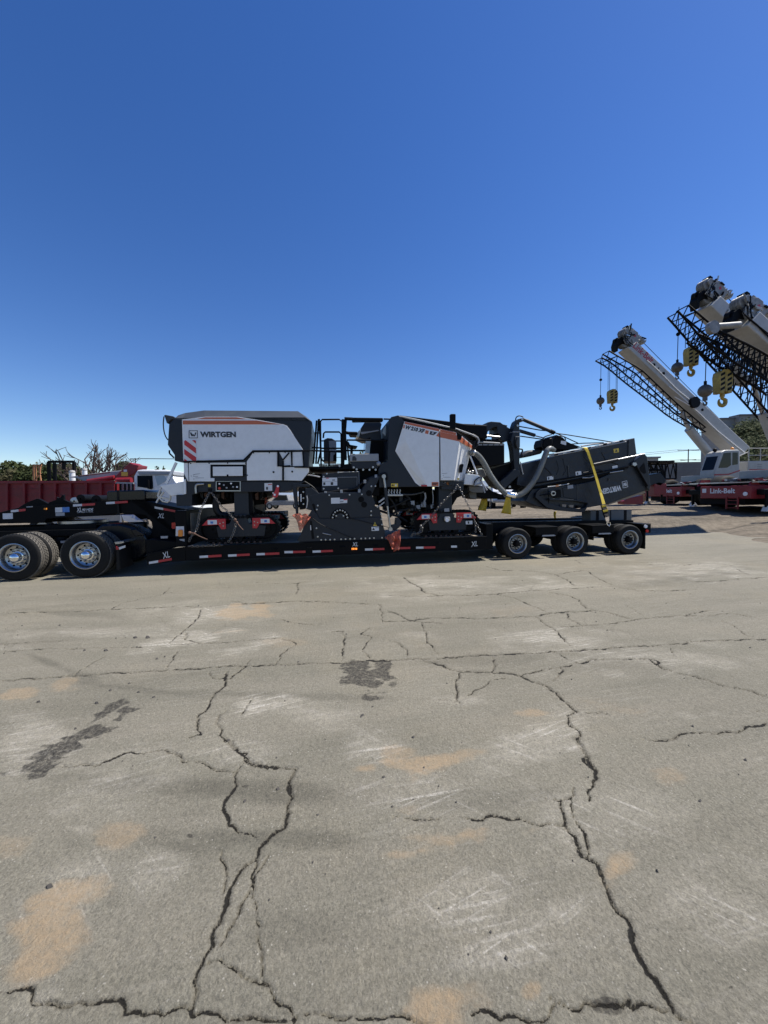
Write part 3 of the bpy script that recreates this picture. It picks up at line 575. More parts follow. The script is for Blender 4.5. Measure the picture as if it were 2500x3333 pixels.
def add_wheel(S, root, u, w, z, flip=False, spin=0.0, inner=False):
    o = ORI[root.name]; loc = (u - o[0], w - o[1], z - o[2]); rot = (0, spin, math.pi if flip else 0)
    dr = S['style'] == 'drive'
    if inner:
        t = put(S['tyre'], 'inner_tyre', 'rubber', root, loc, rot=rot)
        if dr: put(S['sunlit_tread'], 'tread_blocks', 'sunlit_tread', t)
        return
    wl = put(S['rim'], 'wheel', 'alloy' if dr else 'oldalloy', root, loc, rot=rot)
    put(S['tyre'], 'tyre', 'rubber', wl); put(S['holes'], 'hand_hole_discs', 'deepblack', wl)
    put(S['nuts'], 'wheel_nuts', 'steel' if dr else 'black', wl); put(S['hub'], 'hub', 'chrome' if dr else 'black', wl)
    if dr: put(S['sunlit_tread'], 'tread_blocks', 'sunlit_tread', wl)
DW = wheel_set(.498, .295, .275, 'drive'); TW = wheel_set(.395, .238, .24, 'trailer')

# ---------------------------------------------------------------- tractor (its rear end reaches into the picture)
tk = thing('semi_truck', 'black tractor unit with polished dual drive wheels, coupled under the trailer gooseneck', 'truck', TR, (-.7, 1.3, 0))
fr = MB()
for w in (.87, 1.66): fr.box(-6.0, .52, w, w + .08, .86, 1.10)
for u in (-5, -3.6, -2.2, -.7, .42): fr.box(u - .06, u + .06, .95, 1.66, .9, 1.06)
fr.box(-2.9, .1, .62, .87, .88, 1.02); fr.box(-2.9, .1, 1.74, 1.98, .88, 1.02)
part(fr, 'frame', 'black', tk, .006)
for i, u in enumerate((-1.38, -.015)):
    add_wheel(DW, tk, u, 0.0, .50, spin=.4 + i); add_wheel(DW, tk, u, .325, .50, spin=.1 + i, inner=True)
    add_wheel(DW, tk, u, 2.60, .50, True, .7 + i); add_wheel(DW, tk, u, 2.275, .50, True, .2 + i, True)
    ax = MB().lathe([(.09, .3), (.09, 1.0), (.2, 1.15), (.2, 1.45), (.09, 1.6), (.09, 2.3)], (u, 0, .5), 16)
    part(ax, 'axle', 'black', tk, smooth=40)
    for w in (.72, 1.72): part(MB().lathe([(.13, .62), (.15, .68), (.12, .73), (.15, .79), (.13, .86)], (u + .45, w + .08, 0), 16, 'z', True), 'air_bag', 'rubber', tk, smooth=40)
    for w in (.66, 1.78): part(MB().bar((u - .6, w + .08, .46), (u + .55, w + .08, .55), .09, .11), 'suspension_arm', 'black', tk)
bx = MB().box(-.98, -.42, .62, .84, .42, .80); part(bx, 'air_tank_box', 'black', tk, .03)
part(MB().box(-.86, -.70, .612, .62, .72, .77), 'placard', 'stickergrey', tk)
fw = MB().lathe([(.5, 1.14), (.5, 1.20), (.1, 1.20)], (-.75, 1.3, 0), 32, 'z', True); part(fw, 'fifth_wheel', 'steel', tk, smooth=30)
part(MB().box(-1.3, -.2, .8, 1.8, 1.02, 1.14), 'fifth_wheel_mount', 'black', tk, .01)
# rounded black rear body behind the wheels
pl = TR.poly(zA('1010,1010 1100,950 1300,945 1450,985 1560,1050 1592,1110 1584,1250 1535,1310 1420,1345 1180,1345 1120,1240'), .55)
part(MB().prism(pl, .55, 1.0), 'rear_body', 'blackgloss', tk, .05, 40)
pl = TR.poly(zA('1400,1005 1470,1000 1560,1055 1540,1075 1450,1082'), .50); part(MB().prism(pl, .50, .60), 'highlight_plate', 'blackgloss', tk, .02)  # added plate shaped as the highlight on the rounded rear body
mf = MB().prism(TR.poly(zA('1256,1215 1282,1222 1300,1440 1258,1442'), .02), .02, .60); part(mf, 'mud_flap', 'rubber', tk)
part(MB().prism(TR.poly(zA('1240,1140 1340,1132 1345,1150 1300,1160 1250,1165'), .05), .03, .62), 'flap_hanger', 'steel', tk, .004)
part(MB().prism(TR.poly(zA('1282,1200 1350,1178 1352,1200 1290,1225'), .0), -.002, .02), 'reflector', 'tapewhite', tk); part(MB().prism(TR.poly(zA('1252,1185 1280,1200 1285,1222 1254,1226'), .0), -.002, .02), 'tail_reflector', 'tapered', tk)
# cab out of the picture to the left
cab = MB().prism([(-8.3, 1.0), (-8.3, 1.9), (-7.6, 2.05), (-7.2, 3.0), (-4.3, 3.45), (-4.1, 3.3), (-4.1, 1.0)], .15, 2.45); part(cab, 'cab', 'blackgloss', tk, .12, 40)
part(MB().box(-7.1, -6.4, .13, .16, 2.1, 2.75), 'side_window', 'glass', tk); add_wheel(DW, tk, -7.6, .05, .5); add_wheel(DW, tk, -7.6, 2.55, .5, True)
for w in (.1, 1.95): part(MB().lathe([(.01, -6.2), (.32, -6.19), (.32, -4.4), (.01, -4.39)], (0, w + .28, .68), 24, 'u'), 'fuel_tank', 'alloy', tk, smooth=40)
part(MB().tube([(-3.95, .35, 1.0), (-3.95, .35, 3.7)], .075, 14), 'exhaust_stack', 'chrome', tk, smooth=40)

# ---------------------------------------------------------------- lowboy trailer
tl = thing('lowboy_trailer', 'long black lowboy trailer with red and white reflector strips carrying the milling machine', 'trailer', TR, (6.0, 1.3, 0))
DT, DB = .62, .29
GW = .78
top = '-300,480 0,420 240,362 600,332 1380,284 1395,250'
gp = TR.poly(zI('-500,500 0,425 240,365 600,333 1380,284 1850,270'), GW) + TR.poly(zJ('300,330 1080,490 1180,500 1180,1080 560,1040 600,800 585,720 480,600 40,575'), GW) + TR.poly(zI('1300,462 850,490 600,505 560,560 0,570 -500,600'), GW)
neck = part(MB().prism(gp, GW, 1.82), 'gooseneck', 'black', tl, .012)
part(MB().prism(TR.poly(zI('1375,165 1395,150 1850,135 1878,150 1880,260 1850,272 1378,286'), GW), GW - .03, 1.7), 'power_unit_cover', 'blackgloss', neck, .03, 40)
part(MB().prism(TR.poly(zI('1505,140 1535,140 1525,300 1540,460 1515,460 1500,300'), GW - .04), GW - .045, GW - .03), 'strap', 'rubber', neck)
for t_ in ('235,365 340,300 470,250 500,250 655,330 600,336', '615,335 625,300 720,262 728,225 745,240 775,236 800,200 820,205 822,262 925,310'):
    part(MB().prism(TR.poly(zI(t_), GW + .1), GW + .1, GW + .16), 'ramp_plate', 'black', neck, .004); part(MB().prism(TR.poly(zI(t_), GW + .8), GW + .8, GW + .86), 'ramp_plate', 'black', neck, .004)
for x, y, r in ((970, 280, .09), (1050, 250, .10), (1250, 265, .11)):
    u, z = TR.lp(x / 3.95, 1560 + y / 3.95, GW + .2); part(MB().lathe([(.02, 0), (r, .01), (r, .5), (.02, .51)], (u, GW + .15, z), 18), 'valve_drum', 'steel' if x == 970 else 'black', neck, smooth=40)
# bulkhead and front platform
part(MB().box(1.80, 2.04, .10, 2.5, .60, 1.42), 'bulkhead', 'black', tl, .015)
part(MB().box(2.04, 2.052, .35, 1.0, .80, 1.35), 'bulkhead_plate', 'wood', tl)
nose = TR.poly(zJ('498,1262 880,1178 1160,1146 1160,1375 900,1400 515,1452'), 0.0)
part(MB().prism(nose, 0, .12), 'front_side_beam', 'black', tl, .006); part(MB().prism(nose, 2.48, 2.6), 'front_side_beam', 'black', tl, .006)
np_ = TR.poly(zJ('490,1020 620,1015 1040,1062 1085,1050 1085,1130 880,1178 498,1255'), .16); part(MB().prism(np_, .16, 2.44), 'front_platform', 'black', tl, .008)
part(MB().prism(TR.poly(zJ('1040,1065 1085,1050 1085,1115 1060,1118 1060,1070 1045,1120'), .12), .12, .3), 'front_hook', 'steel', tl)
# main deck
for w, nm in ((0.0, 'side_beam'), (2.48, 'side_beam')): part(MB().box(2.03, 9.12, w, w + .12, DB, DT), nm, 'black', tl, .008)
part(MB().box(2.03, 9.12, -.012, 0, DT - .035, DT - .006).box(2.03, 9.12, -.012, 0, DB + .006, DB + .03), 'beam_flange', 'black', tl)
for u in np.arange(2.6, 9.0, .62): part(MB().box(u, u + .09, .12, 2.48, DB + .05, DT - .07), 'cross_member', 'black', tl)
for w in (.8, 1.7): part(MB().box(2.05, 9.5, w, w + .12, DB - .02, DT - .055), 'main_beam', 'black', tl)
pm = MB().box(0, 7.06, 0, .182, 0, .045).mesh('plank')
for k in range(12): put(pm, 'plank', 'plank' if k else 'wood', tl, (2.045 - 6.0, .15 + k * .192 - 1.3, DT - .052 + (.002 if k % 3 else .004)), .006)
for k, u in enumerate(np.arange(2.35, 9.0, .78)):
    part(MB().tube([(u, -.004, .50), (u + .03, -.02, .485), (u + .09, -.02, .485), (u + .12, -.004, .50)], .012, 6), 'tie_ring', 'black', tl)
# rear bridge over the axles
part(MB().box(9.12, 9.30, .05, 2.55, DB, .92), 'rear_bulkhead', 'black', tl, .01)
for w in (.62, 1.80): part(MB().prism([(9.28, .60), (9.28, .92), (13.75, .86), (13.75, .62)], w, w + .18), 'main_rail', 'black', tl, .006)
for k, u in enumerate((9.35, 10.73, 12.31, 13.62)):
    part(MB().box(u, u + .14, .70, 1.9, .5, .80), 'rear_cross_member', 'black', tl, .006)
part(MB().box(9.3, 13.72, .82, 1.78, .80, .835), 'centre_plate', 'black', tl, .004)
for a, b in ((10.42, 11.06), (12.0, 12.66)):
    for w0, w1 in ((.0, .62), (1.98, 2.6)):
        p = part(MB().box(a, b, w0, w1, .785, .805), 'fender_plate', 'black', tl, .004)
        part(MB().box(a + .02, b - .02, w0 + .01 if w0 < 1 else w1 - .05, w0 + .05 if w0 < 1 else w1 - .01, .60, .785), 'fender_skirt', 'black', p, .004)
    part(MB().prism([(a + .18, .565), (a + .2, .60), (a + .52, .60), (a + .56, .57), (a + .5, .562)], -.003, .01), 'reflector', 'stickergrey', tl)
part(MB().box(13.5, 13.78, .06, 2.54, .735, .80), 'tail_beam', 'black', tl, .006)
for u in (9.94, 11.525, 13.11):
    add_wheel(TW, tl, u, 0, .397, spin=u * 1.7); add_wheel(TW, tl, u, .285, .397, spin=u, inner=True); add_wheel(TW, tl, u, 2.6, .397, True, u * 2); add_wheel(TW, tl, u, 2.315, .397, True, u, True)
    part(MB().lathe([(.07, .3), (.065, 2.3)], (u, 0, .40), 14), 'axle', 'black', tl, smooth=40)
    for w in (.66, 1.84): part(MB().bar((u - .75, w + .05, .55), (u + .1, w + .05, .44), .10, .12), 'trailing_arm', 'black', tl)
    part(MB().disc(u + .35, .36, .70, .95, .10, 14), 'brake_chamber', 'black', tl)
tb = part(MB().box(13.62, 13.74, .02, .5, .56, .78), 'tail_light_box', 'black', tl, .006)
part(MB().disc(13.58, .735, .0, .03, .045, 16), 'round_lamp', 'lens', tb); part(MB().disc(13.62, .61, -.002, .03, .04, 16), 'tail_lamp', 'redlens', tb)
part(MB().lathe([(.045, 0), (.04, .03), (.01, .035)], (13.74, .2, .735), 16, 'u', True), 'rear_lamp', 'lens', tb); part(MB().lathe([(.045, 0), (.04, .03), (.01, .035)], (13.74, .33, .62), 16, 'u', True), 'rear_lamp', 'redlens', tb)
part(MB().box(13.56, 13.585, .02, .56, .13, .57), 'mud_flap', 'rubber', tl); part(MB().box(13.56, 13.585, 2.04, 2.58, .13, .57), 'mud_flap', 'rubber', tl)
# reflector strips
def tape(zf, x0, x1, x2, y0, y2, w, parent, h=.052):
    a = TR.lp(*zf('%f,%f' % (x0, y0))[0], w); c = TR.lp(*zf('%f,%f' % (x2, y2))[0], w); f = (x1 - x0) / (x2 - x0); b = (a[0] + (c[0] - a[0]) * f, a[1] + (c[1] - a[1]) * f)
    for p, q, m in ((a, b, 'tapewhite'), (b, c, 'tapered')):
        if abs(p[0] - q[0]) < .01: continue
        part(MB().prism([(p[0], p[1] - h / 2), (q[0], q[1] - h / 2), (q[0], q[1] + h / 2), (p[0], p[1] + h / 2)], w - .004, w - .001), 'reflector_strip', m, parent)
for z_, x0, x1, x2, y0, y2 in ((zH, 828, 920, 1065, 706, 692), (zH, 1137, 1228, 1370, 692, 680), (zH, 1443, 1533, 1690, 677, 668), (zC, -100, 15, 185, 2062, 2056), (zC, 280, 390, 555, 2056, 2044), (zC, 988, 1093, 1250, 2027, 2018), (zC, 1360, 1455, 1600, 2010, 2005), (zD, 385, 473, 615, 1780, 1775), (zD, 805, 875, 876, 1766, 1766)):
    tape(z_, x0, x1, x2, y0, y2, -.012, tl)
tape(zI, 140, 240, 330, 412, 392, GW, neck); tape(zI, 940, 1055, 1220, 337, 320, GW, neck); tape(zI, 1365, 1478, 1640, 307, 290, GW - .045, neck)
tape(zJ, 640, 785, 990, 474, 540, GW, neck); tape(zJ, 545, 700, 930, 1412, 1345, 0, tl)
def decal(zf, txt, w, m, parent, name='placard', d=.003):
    return part(MB().prism(TR.poly(zf(txt), w), w - d, w), name, m, parent)
decal(zI, '35,440 165,435 165,508 38,513', GW, 'tapewhite', neck); decal(zI, '710,365 800,360 802,423 712,427', GW, 'tapewhite', neck); decal(zI, '802,360 893,356 895,420 804,424', GW, 'blueprint', neck); decal(zI, '715,432 830,427 832,468 716,473', GW, 'stickergrey', neck)
decal(zI, '575,370 606,368 606,390 576,392', GW, 'amber', neck, 'marker_lamp', .03); decal(zI, '340,350 420,345 420,358 340,362', GW, 'stickergrey', neck)
decal(zJ, '1000,797 1135,793 1138,955 995,957', .10, 'tapewhite', tl); decal(zJ, '1045,865 1060,850 1105,850 1120,865 1118,950 1105,962 1055,962 1043,950', .097, 'amber', tl, 'marker_lamp', .03); decal(zJ, '935,735 950,728 985,728 1000,740 1000,815 985,832 950,832 935,820', .4, 'redlens', tl, 'tail_lamp', .03)
decal(zJ, '740,960 865,955 860,995 745,998', .16, 'stickergrey', tl); decal(zJ, '1050,1012 1145,1005 1145,1050 1070,1030', .10, 'stickergrey', tl)
def letters(zf, txt, b0, b1, hpx, w, m, parent, shear=0, bold=.02, name='lettering'):
    p = TR.lp(*zf(b0)[0], w); q = TR.lp(*zf(b1)[0], w); c = zf(b0)[0]; s = 1.0 / (zf('1,0')[0][0] - zf('0,0')[0][0])
    h = TR.lp(c[0], c[1] - hpx / s, w)[1] - p[1]
    return part(text_mb(txt, p, q, w, h, shear, bold), name, m, parent, norm=False)
letters(zI, 'XL', '988,418', '1052,412', 50, GW, 'letterwhite', neck, .3, .01, 'brand_lettering'); letters(zI, '90 HDE', '1060,408', '1203,400', 30, GW, 'letterwhite', neck, .25, .02, 'model_lettering'); letters(zI, 'EXTEND-A-TRAIL', '1000,432', '1200,424', 15, GW, 'letterwhite', neck, .25, .0, 'model_lettering')
letters(zJ, 'XL', '690,655', '800,655', 80, GW, 'letterwhite', neck, .4, .0, 'brand_lettering'); letters(zJ, 'XL', '785,1345', '905,1310', 105, 0, 'letterwhite', tl, .3, .0, 'brand_lettering')
letters(zC, 'XL', '815,1985', '892,1980', 55, -.012, 'letterwhite', tl, .3, .0, 'brand_lettering'); letters(zK, 'XL', '175,830', '285,812', 85, -.012, 'letterwhite', tl, .3, .0, 'brand_lettering')
for k in range(4):
    decal(zC, '%d,2005 %d,2004 %d,2028 %d,2029' % (808 + k * 20, 820 + k * 20, 820 + k * 20, 808 + k * 20), -.012, 'markerlamp', tl, 'marker_lamp', .01)
# ---------------------------------------------------------------- cold milling machine on the deck
mm = thing('milling_machine', 'white and charcoal road milling machine on crawler tracks, chained to the lowboy trailer', 'milling machine', TR, (5.4, 1.3, DT))
W0, W1 = .12, 2.48
def pp(zf, txt, w0, w1, name, m, parent, bevel=0.0, smooth=None, label=None):
    return part(MB().prism(TR.poly(zf(txt), w0), w0, w1), name, m, parent, bevel, smooth, label)
def panel(zf, txt, m, parent, name='side_panel', w=W0, t=.016, bevel=.005, label=None):
    return part(MB().prism(TR.poly(zf(txt), w - t), w - t, w + .01), name, m, parent, bevel, None, label)
def tubes(zf, lines, w, r, name, m, parent, n=8):
    mb = MB()
    for l in lines.split(';'): mb.tube([(u, w, z) for u, z in TR.poly(zf(l), w)], r, n)
    return part(mb, name, m, parent, smooth=60)
def spline(P, k=6):
    P = [Vector(p) for p in P]; Q = [P[0]] + P + [P[-1]]; out = []
    for i in range(1, len(Q) - 2):
        for j in range(k):
            t = j / k; a, b, c, d = Q[i - 1], Q[i], Q[i + 1], Q[i + 2]
            out.append(.5 * ((2 * b) + (c - a) * t + (2 * a - 5 * b + 4 * c - d) * t * t + (3 * b - a - 3 * c + d) * t ** 3))
    return out + [P[-1]]
def curve(zf, l, ws, r, name, m, parent, n=10, k=6):
    pts = zf(l); ws = ws if isinstance(ws, (list, tuple)) else [ws] * len(pts)
    return part(MB().tube(spline([(TR.lp(x, y, w)[0], w, TR.lp(x, y, w)[1]) for (x, y), w in zip(pts, ws)], k), r, n), name, m, parent, smooth=60)

# --- front hood
hood = pp(zB, '225,205 305,215 550,190 1640,190 1713,240 1705,400 1689,544 1680,620 1677,788 1600,885 320,885 330,670 225,665 225,600 150,490 165,270', W0, W1, 'front_hood', 'anthracite', mm, .015)
near = TR.poly(zB('225,206 305,216 550,191 1640,191 1713,240'), W0); topw = .50
tp = TR.poly(zB('262,172 345,146 542,119 1560,127 1655,190'), topw)
mb = MB(); n = len(near)
ringA = [(u, W0, z - .002) for u, z in near]; ringB = [(u, topw, z) for u, z in tp]; ringC = [(u, W1 - .38, z) for u, z in tp]; ringD = [(u, W1, z - .002) for u, z in near]
mb.loft([ringA, ringB, ringC, ringD], caps=True, closed=True); part(mb, 'roof', 'roofgrey', hood, .012)
panel(zB, '305,218 550,188 910,188 1130,222 1400,270 1440,285 1475,330 1615,545 1075,552 970,655 320,660', 'white', hood)
panel(zB, '315,228 1115,228 1385,270 315,270', 'orange', hood, 'stripe', W0 - .016, .003, 0); panel(zB, '470,211 560,193 900,193 1005,213', 'orange', hood, 'stripe', W0 - .016, .003, 0)
panel(zB, '325,686 368,686 377,885 368,885 328,800', 'white', hood); panel(zB, '378,686 612,684 612,850 655,850 655,886 384,886', 'white', hood)
panel(zB, '620,706 978,704 978,834 624,836', 'black', hood, 'hatch_frame', W0, .018); panel(zB, '638,726 962,724 962,826 640,828', 'white', hood, 'hatch', W0 - .018, .008)
panel(zB, '612,684 992,680 992,704 612,704', 'white', hood)
panel(zB, '1005,672 1075,572 1335,570 1335,724 1388,724 1388,873 1008,875', 'white', hood); panel(zB, '1355,570 1480,570 1490,720 1398,720 1395,640', 'white', hood)
panel(zB, '1500,570 1615,566 1618,720 1500,720', 'white', hood); panel(zB, '1398,732 1676,728 1676,785 1600,878 1402,873', 'white', hood, 'step_panel')
tubes(zB, '320,672 480,668 970,656 1072,556 1660,553 1760,556;1345,560 1345,720 1480,718;1488,562 1495,718;1400,660 1402,873;1395,655 1465,575;1610,555 1622,720 1520,730 1760,735', W0 - .04, .016, 'side_rail', 'black', hood)
for x, y in ((1295, 785), (1497, 780), (800, 820)): 
    u, z = TR.lp(500 + x / 3.318, 1300 + y / 3.318, W0 - .02); part(MB().disc(u, z, W0 - .03, W0, .022, 12), 'latch', 'black', hood)
for x, y in ((600, 690), (800, 688), (1080, 578), (1035, 625), (1250, 576), (1420, 572), (995, 690), (1012, 818), (990, 815), (400, 690)):
    u, z = TR.lp(500 + x / 3.318, 1300 + y / 3.318, W0 - .02); part(MB().disc(u, z, W0 - .026, W0, .014, 8), 'bolt', 'black', hood)
# warning board with slanting red bands
wb = panel(zB, '330,445 340,438 450,438 460,450 462,670 450,682 400,682 335,660', 'letterwhite', hood, 'warning_board', W0 - .016, .02, .006)
for t_ in ('330,450 345,440 458,525 458,585 332,490', '330,535 460,625 460,672 445,682 332,592', '415,440 448,440 457,450 456,478', '330,640 380,672 370,681 330,668'): panel(zB, t_, 'red', wb, 'red_band', W0 - .036, .003, 0)
# brand mark and name
lg = MB()
for t_ in ('380,335 476,335 476,341 380,341', '380,413 476,413 476,419 380,419', '380,341 386,341 386,413 380,413', '470,341 476,341 476,413 470,413'): lg.prism(TR.poly(zB(t_), W0 - .02), W0 - .022, W0 - .015)
for t_ in ('392,357 408,357 416,386 409,398', '406,370 414,366 424,398 410,398', '416,398 424,372 430,372 440,398 430,398 427,390', '437,398 448,357 463,357 446,398'): lg.prism(TR.poly(zB(t_), W0 - .02), W0 - .022, W0 - .015)
part(lg, 'brand_logo', 'letterdark', hood)
letters(zB, 'WIRTGEN', '503,405', '890,405', 58, W0 - .017, 'letterdark', hood, 0, .05, 'brand_lettering')
for t_ in ('425,812 450,805 500,800 500,805 452,812 428,822', '425,830 480,828 480,833 427,836', '450,845 545,845 545,850 450,851', '430,855 440,850 438,866 430,866', '400,822 411,822 411,832 400,832'): panel(zB, t_, 'stickergrey', hood, 'notice', W0 - .016, .002, 0)
# lamp, hose and mirror bracket on the front edge
pp(zB, '110,172 125,165 215,182 215,195 170,235 155,262 140,255 120,190', .5, .9, 'work_lamp', 'roofgrey', hood, .01)
curve(zB, '112,185 105,260 112,340 130,400 155,438', .45, .013, 'cable', 'hoseblack', hood); curve(zB, '172,548 172,580 195,605 220,630', .4, .018, 'grab_handle', 'black', hood)
# white nose wing with strut
wing = pp(zB, '58,930 330,885 350,880 355,1025 330,1030 190,1045', W0 + .05, 2.3, 'nose_wing', 'white', mm, .012)
part(MB().bar((*[TR.lp(*zB('245,682')[0], .2)[0], .2], TR.lp(*zB('245,682')[0], .2)[1]), (*[TR.lp(*zB('138,910')[0], .2)[0], .2], TR.lp(*zB('138,910')[0], .2)[1]), .04, .05), 'strut', 'white', wing)
tubes(zB, '85,945 45,1040 55,1055 100,1100 150,1110 180,1085 185,1020 150,960 100,950;60,1050 180,1075;110,1000 60,1060;30,1115 60,1060', .45, .022, 'hitch_frame', 'offwhite', wing)
pp(zB, '322,865 345,860 350,1020 325,1025', W0 - .02, W0 + .04, 'hinge_post', 'white', wing, .006)
# --- chassis
ch = pp(zB, '330,885 1640,885 1480,985 1380,1000 500,1000 415,1030 415,1150 245,1150 242,1030 330,1030', W0 + .02, W1 - .02, 'chassis', 'anthracite', mm, .012)
cb = panel(zB, '672,880 940,880 940,992 672,992', 'alloy', ch, 'control_frame', W0 + .02, .012, 0); panel(zB, '680,888 930,888 930,982 680,982', 'black', cb, 'control_box', W0 + .008, .006, 0)
for x, y, m_ in ((712, 912, 'lens'), (838, 908, 'lens'), (902, 946, 'lens'), (713, 960, 'redlens'), (760, 925, 'stickergrey'), (790, 955, 'stickergrey'), (860, 945, 'stickergrey')):
    u, z = TR.lp(500 + x / 3.318, 1300 + y / 3.318, W0); part(MB().disc(u, z, W0 - .015, W0 + .003, .02 if m_ != 'redlens' else .03, 10), 'button', m_, cb)
panel(zB, '588,916 618,916 618,946 588,946', 'stickeryellow', ch, 'warning_label', W0 + .02, .003, 0); panel(zB, '1197,905 1280,902 1282,986 1198,988', 'sticker', ch, 'instruction_label', W0 + .02, .003, 0)
panel(zB, '1215,945 1235,945 1235,975 1215,975', 'letterdark', ch, 'label_print', W0 + .017, .003, 0); panel(zB, '1235,915 1278,913 1278,922 1236,924', 'red', ch, 'label_print', W0 + .017, .003, 0)
pp(zB, '585,962 625,960 625,1010 590,1010', W0 - .01, W0 + .1, 'tie_down_eye', 'deepblack', ch)
curve(zB, '458,1015 455,950 470,920 545,914', W0 - .03, .024, 'grab_tube', 'steel', ch)
pp(zB, '1328,930 1345,925 1356,935 1350,1030 1330,1058 1300,1060 1283,1045 1290,1020 1310,990', W0 - .03, W0 + .02, 'support_leg', 'red', ch, .006)
for x, y in ((1343, 937), (1308, 1030)):
    u, z = TR.lp(500 + x / 3.318, 1300 + y / 3.318, W0 - .03); part(MB().disc(u, z, W0 - .045, W0, .025, 10), 'pin', 'lens', ch)
pp(zB, '430,1040 700,1005 1200,1000 1230,1050 1150,1090 900,1100 700,1140 600,1135 440,1145', .7, 2.0, 'underbody', 'black', ch, .02)
for k in range(16):
    x = 450 + k * 46; pp(zB, '%d,%d %d,%d %d,%d %d,%d' % (x, 1000 + k % 3 * 9, x + 34, 1000, x + 36, 1040 + (k * 37) % 60, x + 4, 1045 + (k * 53) % 50), .45, .72, 'hydraulic_block', ('black', 'anthracite', 'rust', 'black')[k % 4], ch, .008)
curve(zB, '700,1020 672,1090 672,1160 690,1210 730,1245 800,1255 850,1250', .35, .075, 'suction_hose', 'hoseblack', ch, 14)
# --- crawlers
def crawler(name, u0, u1, zc, w0, front):
    L = u1 - u0; r = .30; wd = .36; c = pp(zB, '0,0 1,0 1,1', 0, .001, name, 'black', mm) if False else None
    fm = MB(); zt = zc + r - .06
    fm.prism([(u0 + .42, zc - .19), (u1 - .34, zc - .19), (u1 - .30, zc + .06), (u0 + L * .62, zc + .13), (u0 + L * .58, zc + .34), (u0 + L * .42, zc + .34), (u0 + L * .38, zc + .13), (u0 + .38, zc + .06)], w0 + .012, w0 + wd)
    fr_ = part(fm, 'crawler_unit', 'anthracite', mm, .015, None, 'crawler track unit with red guard plates and dark steel chain')
    pads = MB(); path = []; N = 44; per = 2 * (L - 2 * r) + 2 * math.pi * r
    for k in range(N):
        s = per * k / N; a = L - 2 * r
        if s < a: p = (u0 + r + s, zc + r, 0)
        elif s < a + math.pi * r: t = (s - a) / r; p = (u1 - r + r * math.sin(t), zc + r * math.cos(t), t)
        elif s < 2 * a + math.pi * r: p = (u1 - r - (s - a - math.pi * r), zc - r, math.pi)
        else: t = (s - 2 * a - math.pi * r) / r + math.pi; p = (u0 + r + r * math.sin(t), zc + r * math.cos(t), t)
        path.append(p)
    for u, z, t in path:
        tx, tz = math.cos(t), -math.sin(t); nx, nz = math.sin(t), math.cos(t); q = []
        for a, b in ((-.042, -.055), (.042, -.055), (.042, -.01), (.018, -.008), (.016, .02), (-.016, .02), (-.018, -.008), (-.042, -.01)): q.append((u + a * tx + b * nx, z + a * tz + b * nz))
        pads.prism(q, w0, w0 + wd)
    part(pads, 'track_pads', 'black', fr_); 
    for uu in (u0 + r, u1 - r): part(MB().lathe([(.02, .03), (.10, .03), (.10, .06), (.235, .06), (.235, .30), (.02, .30)], (uu, w0, zc), 24), 'sprocket', 'black', fr_, smooth=40)
    for k in range(3): part(MB().disc(u0 + L * (.35 + k * .15), zc - .19, w0 + .03, w0 + .3, .075, 14), 'roller', 'black', fr_)
    for sgn, a in ((1, u0 + .08), (-1, u1 - .08)):
        rp = part(MB().prism([(a, zc + .10), (a + sgn * .14, zc + .245), (a + sgn * .52, zc + .245), (a + sgn * .52, zc + .01), (a + sgn * .42, zc + .0), (a + sgn * .36, zc + .11)], w0 - .02, w0 + .01), 'red_guard', 'red', fr_, .005)
        part(MB().box(min(a + sgn * .13, a + sgn * .33), max(a + sgn * .13, a + sgn * .33), w0 - .024, w0 - .02, zc + .12, zc + .22), 'sticker', 'sticker', rp)
        part(MB().box(min(a + sgn * .19, a + sgn * .25), max(a + sgn * .19, a + sgn * .25), w0 - .027, w0 - .024, zc + .14, zc + .19), 'sticker_arrow', 'blueprint', rp)
        for dx, dz in ((.40, .14), (.47, .08), (.47, .16)): part(MB().disc(a + sgn * dx, zc + dz, w0 - .035, w0 - .02, .014, 8), 'bolt', 'steel', rp)
    teeth = MB()
    for k in range(int((L - .5) / .13)):
        x = u0 + .28 + k * .13; teeth.prism([(x, zc - .335), (x + .07, zc - .335), (x + .05, zc - .295), (x + .02, zc - .295)], w0 - .004, w0 + .05)
    part(teeth, 'track_bolts', 'rust', fr_)
    return fr_
zc_ = DT + .345
cf = crawler('c', 2.27, 4.06, zc_, .16, True); crawler('c', 2.27, 4.06, zc_, 2.08, True)
cr = crawler('c', 7.28, 8.98, zc_, .16, False); crawler('c', 7.28, 8.98, zc_, 2.08, False)
for w in (.22, 2.1):
    part(MB().box(3.05, 3.38, w, w + .28, zc_ + .3, 2.1), 'lift_column', 'anthracite', mm, .02); part(MB().box(3.36, 3.46, w + .05, w + .22, zc_ + .35, 2.0), 'column_guide', 'black', mm, .01)
    part(MB().box(7.95, 8.3, w, w + .28, zc_ + .3, 2.1), 'lift_column', 'anthracite', mm, .02)
pp(zB, '1020,1100 1030,1170 1060,1230 1110,1235 1130,1250 990,1250 1000,1100', .3, .45, 'column_bracket', 'black', mm, .01)
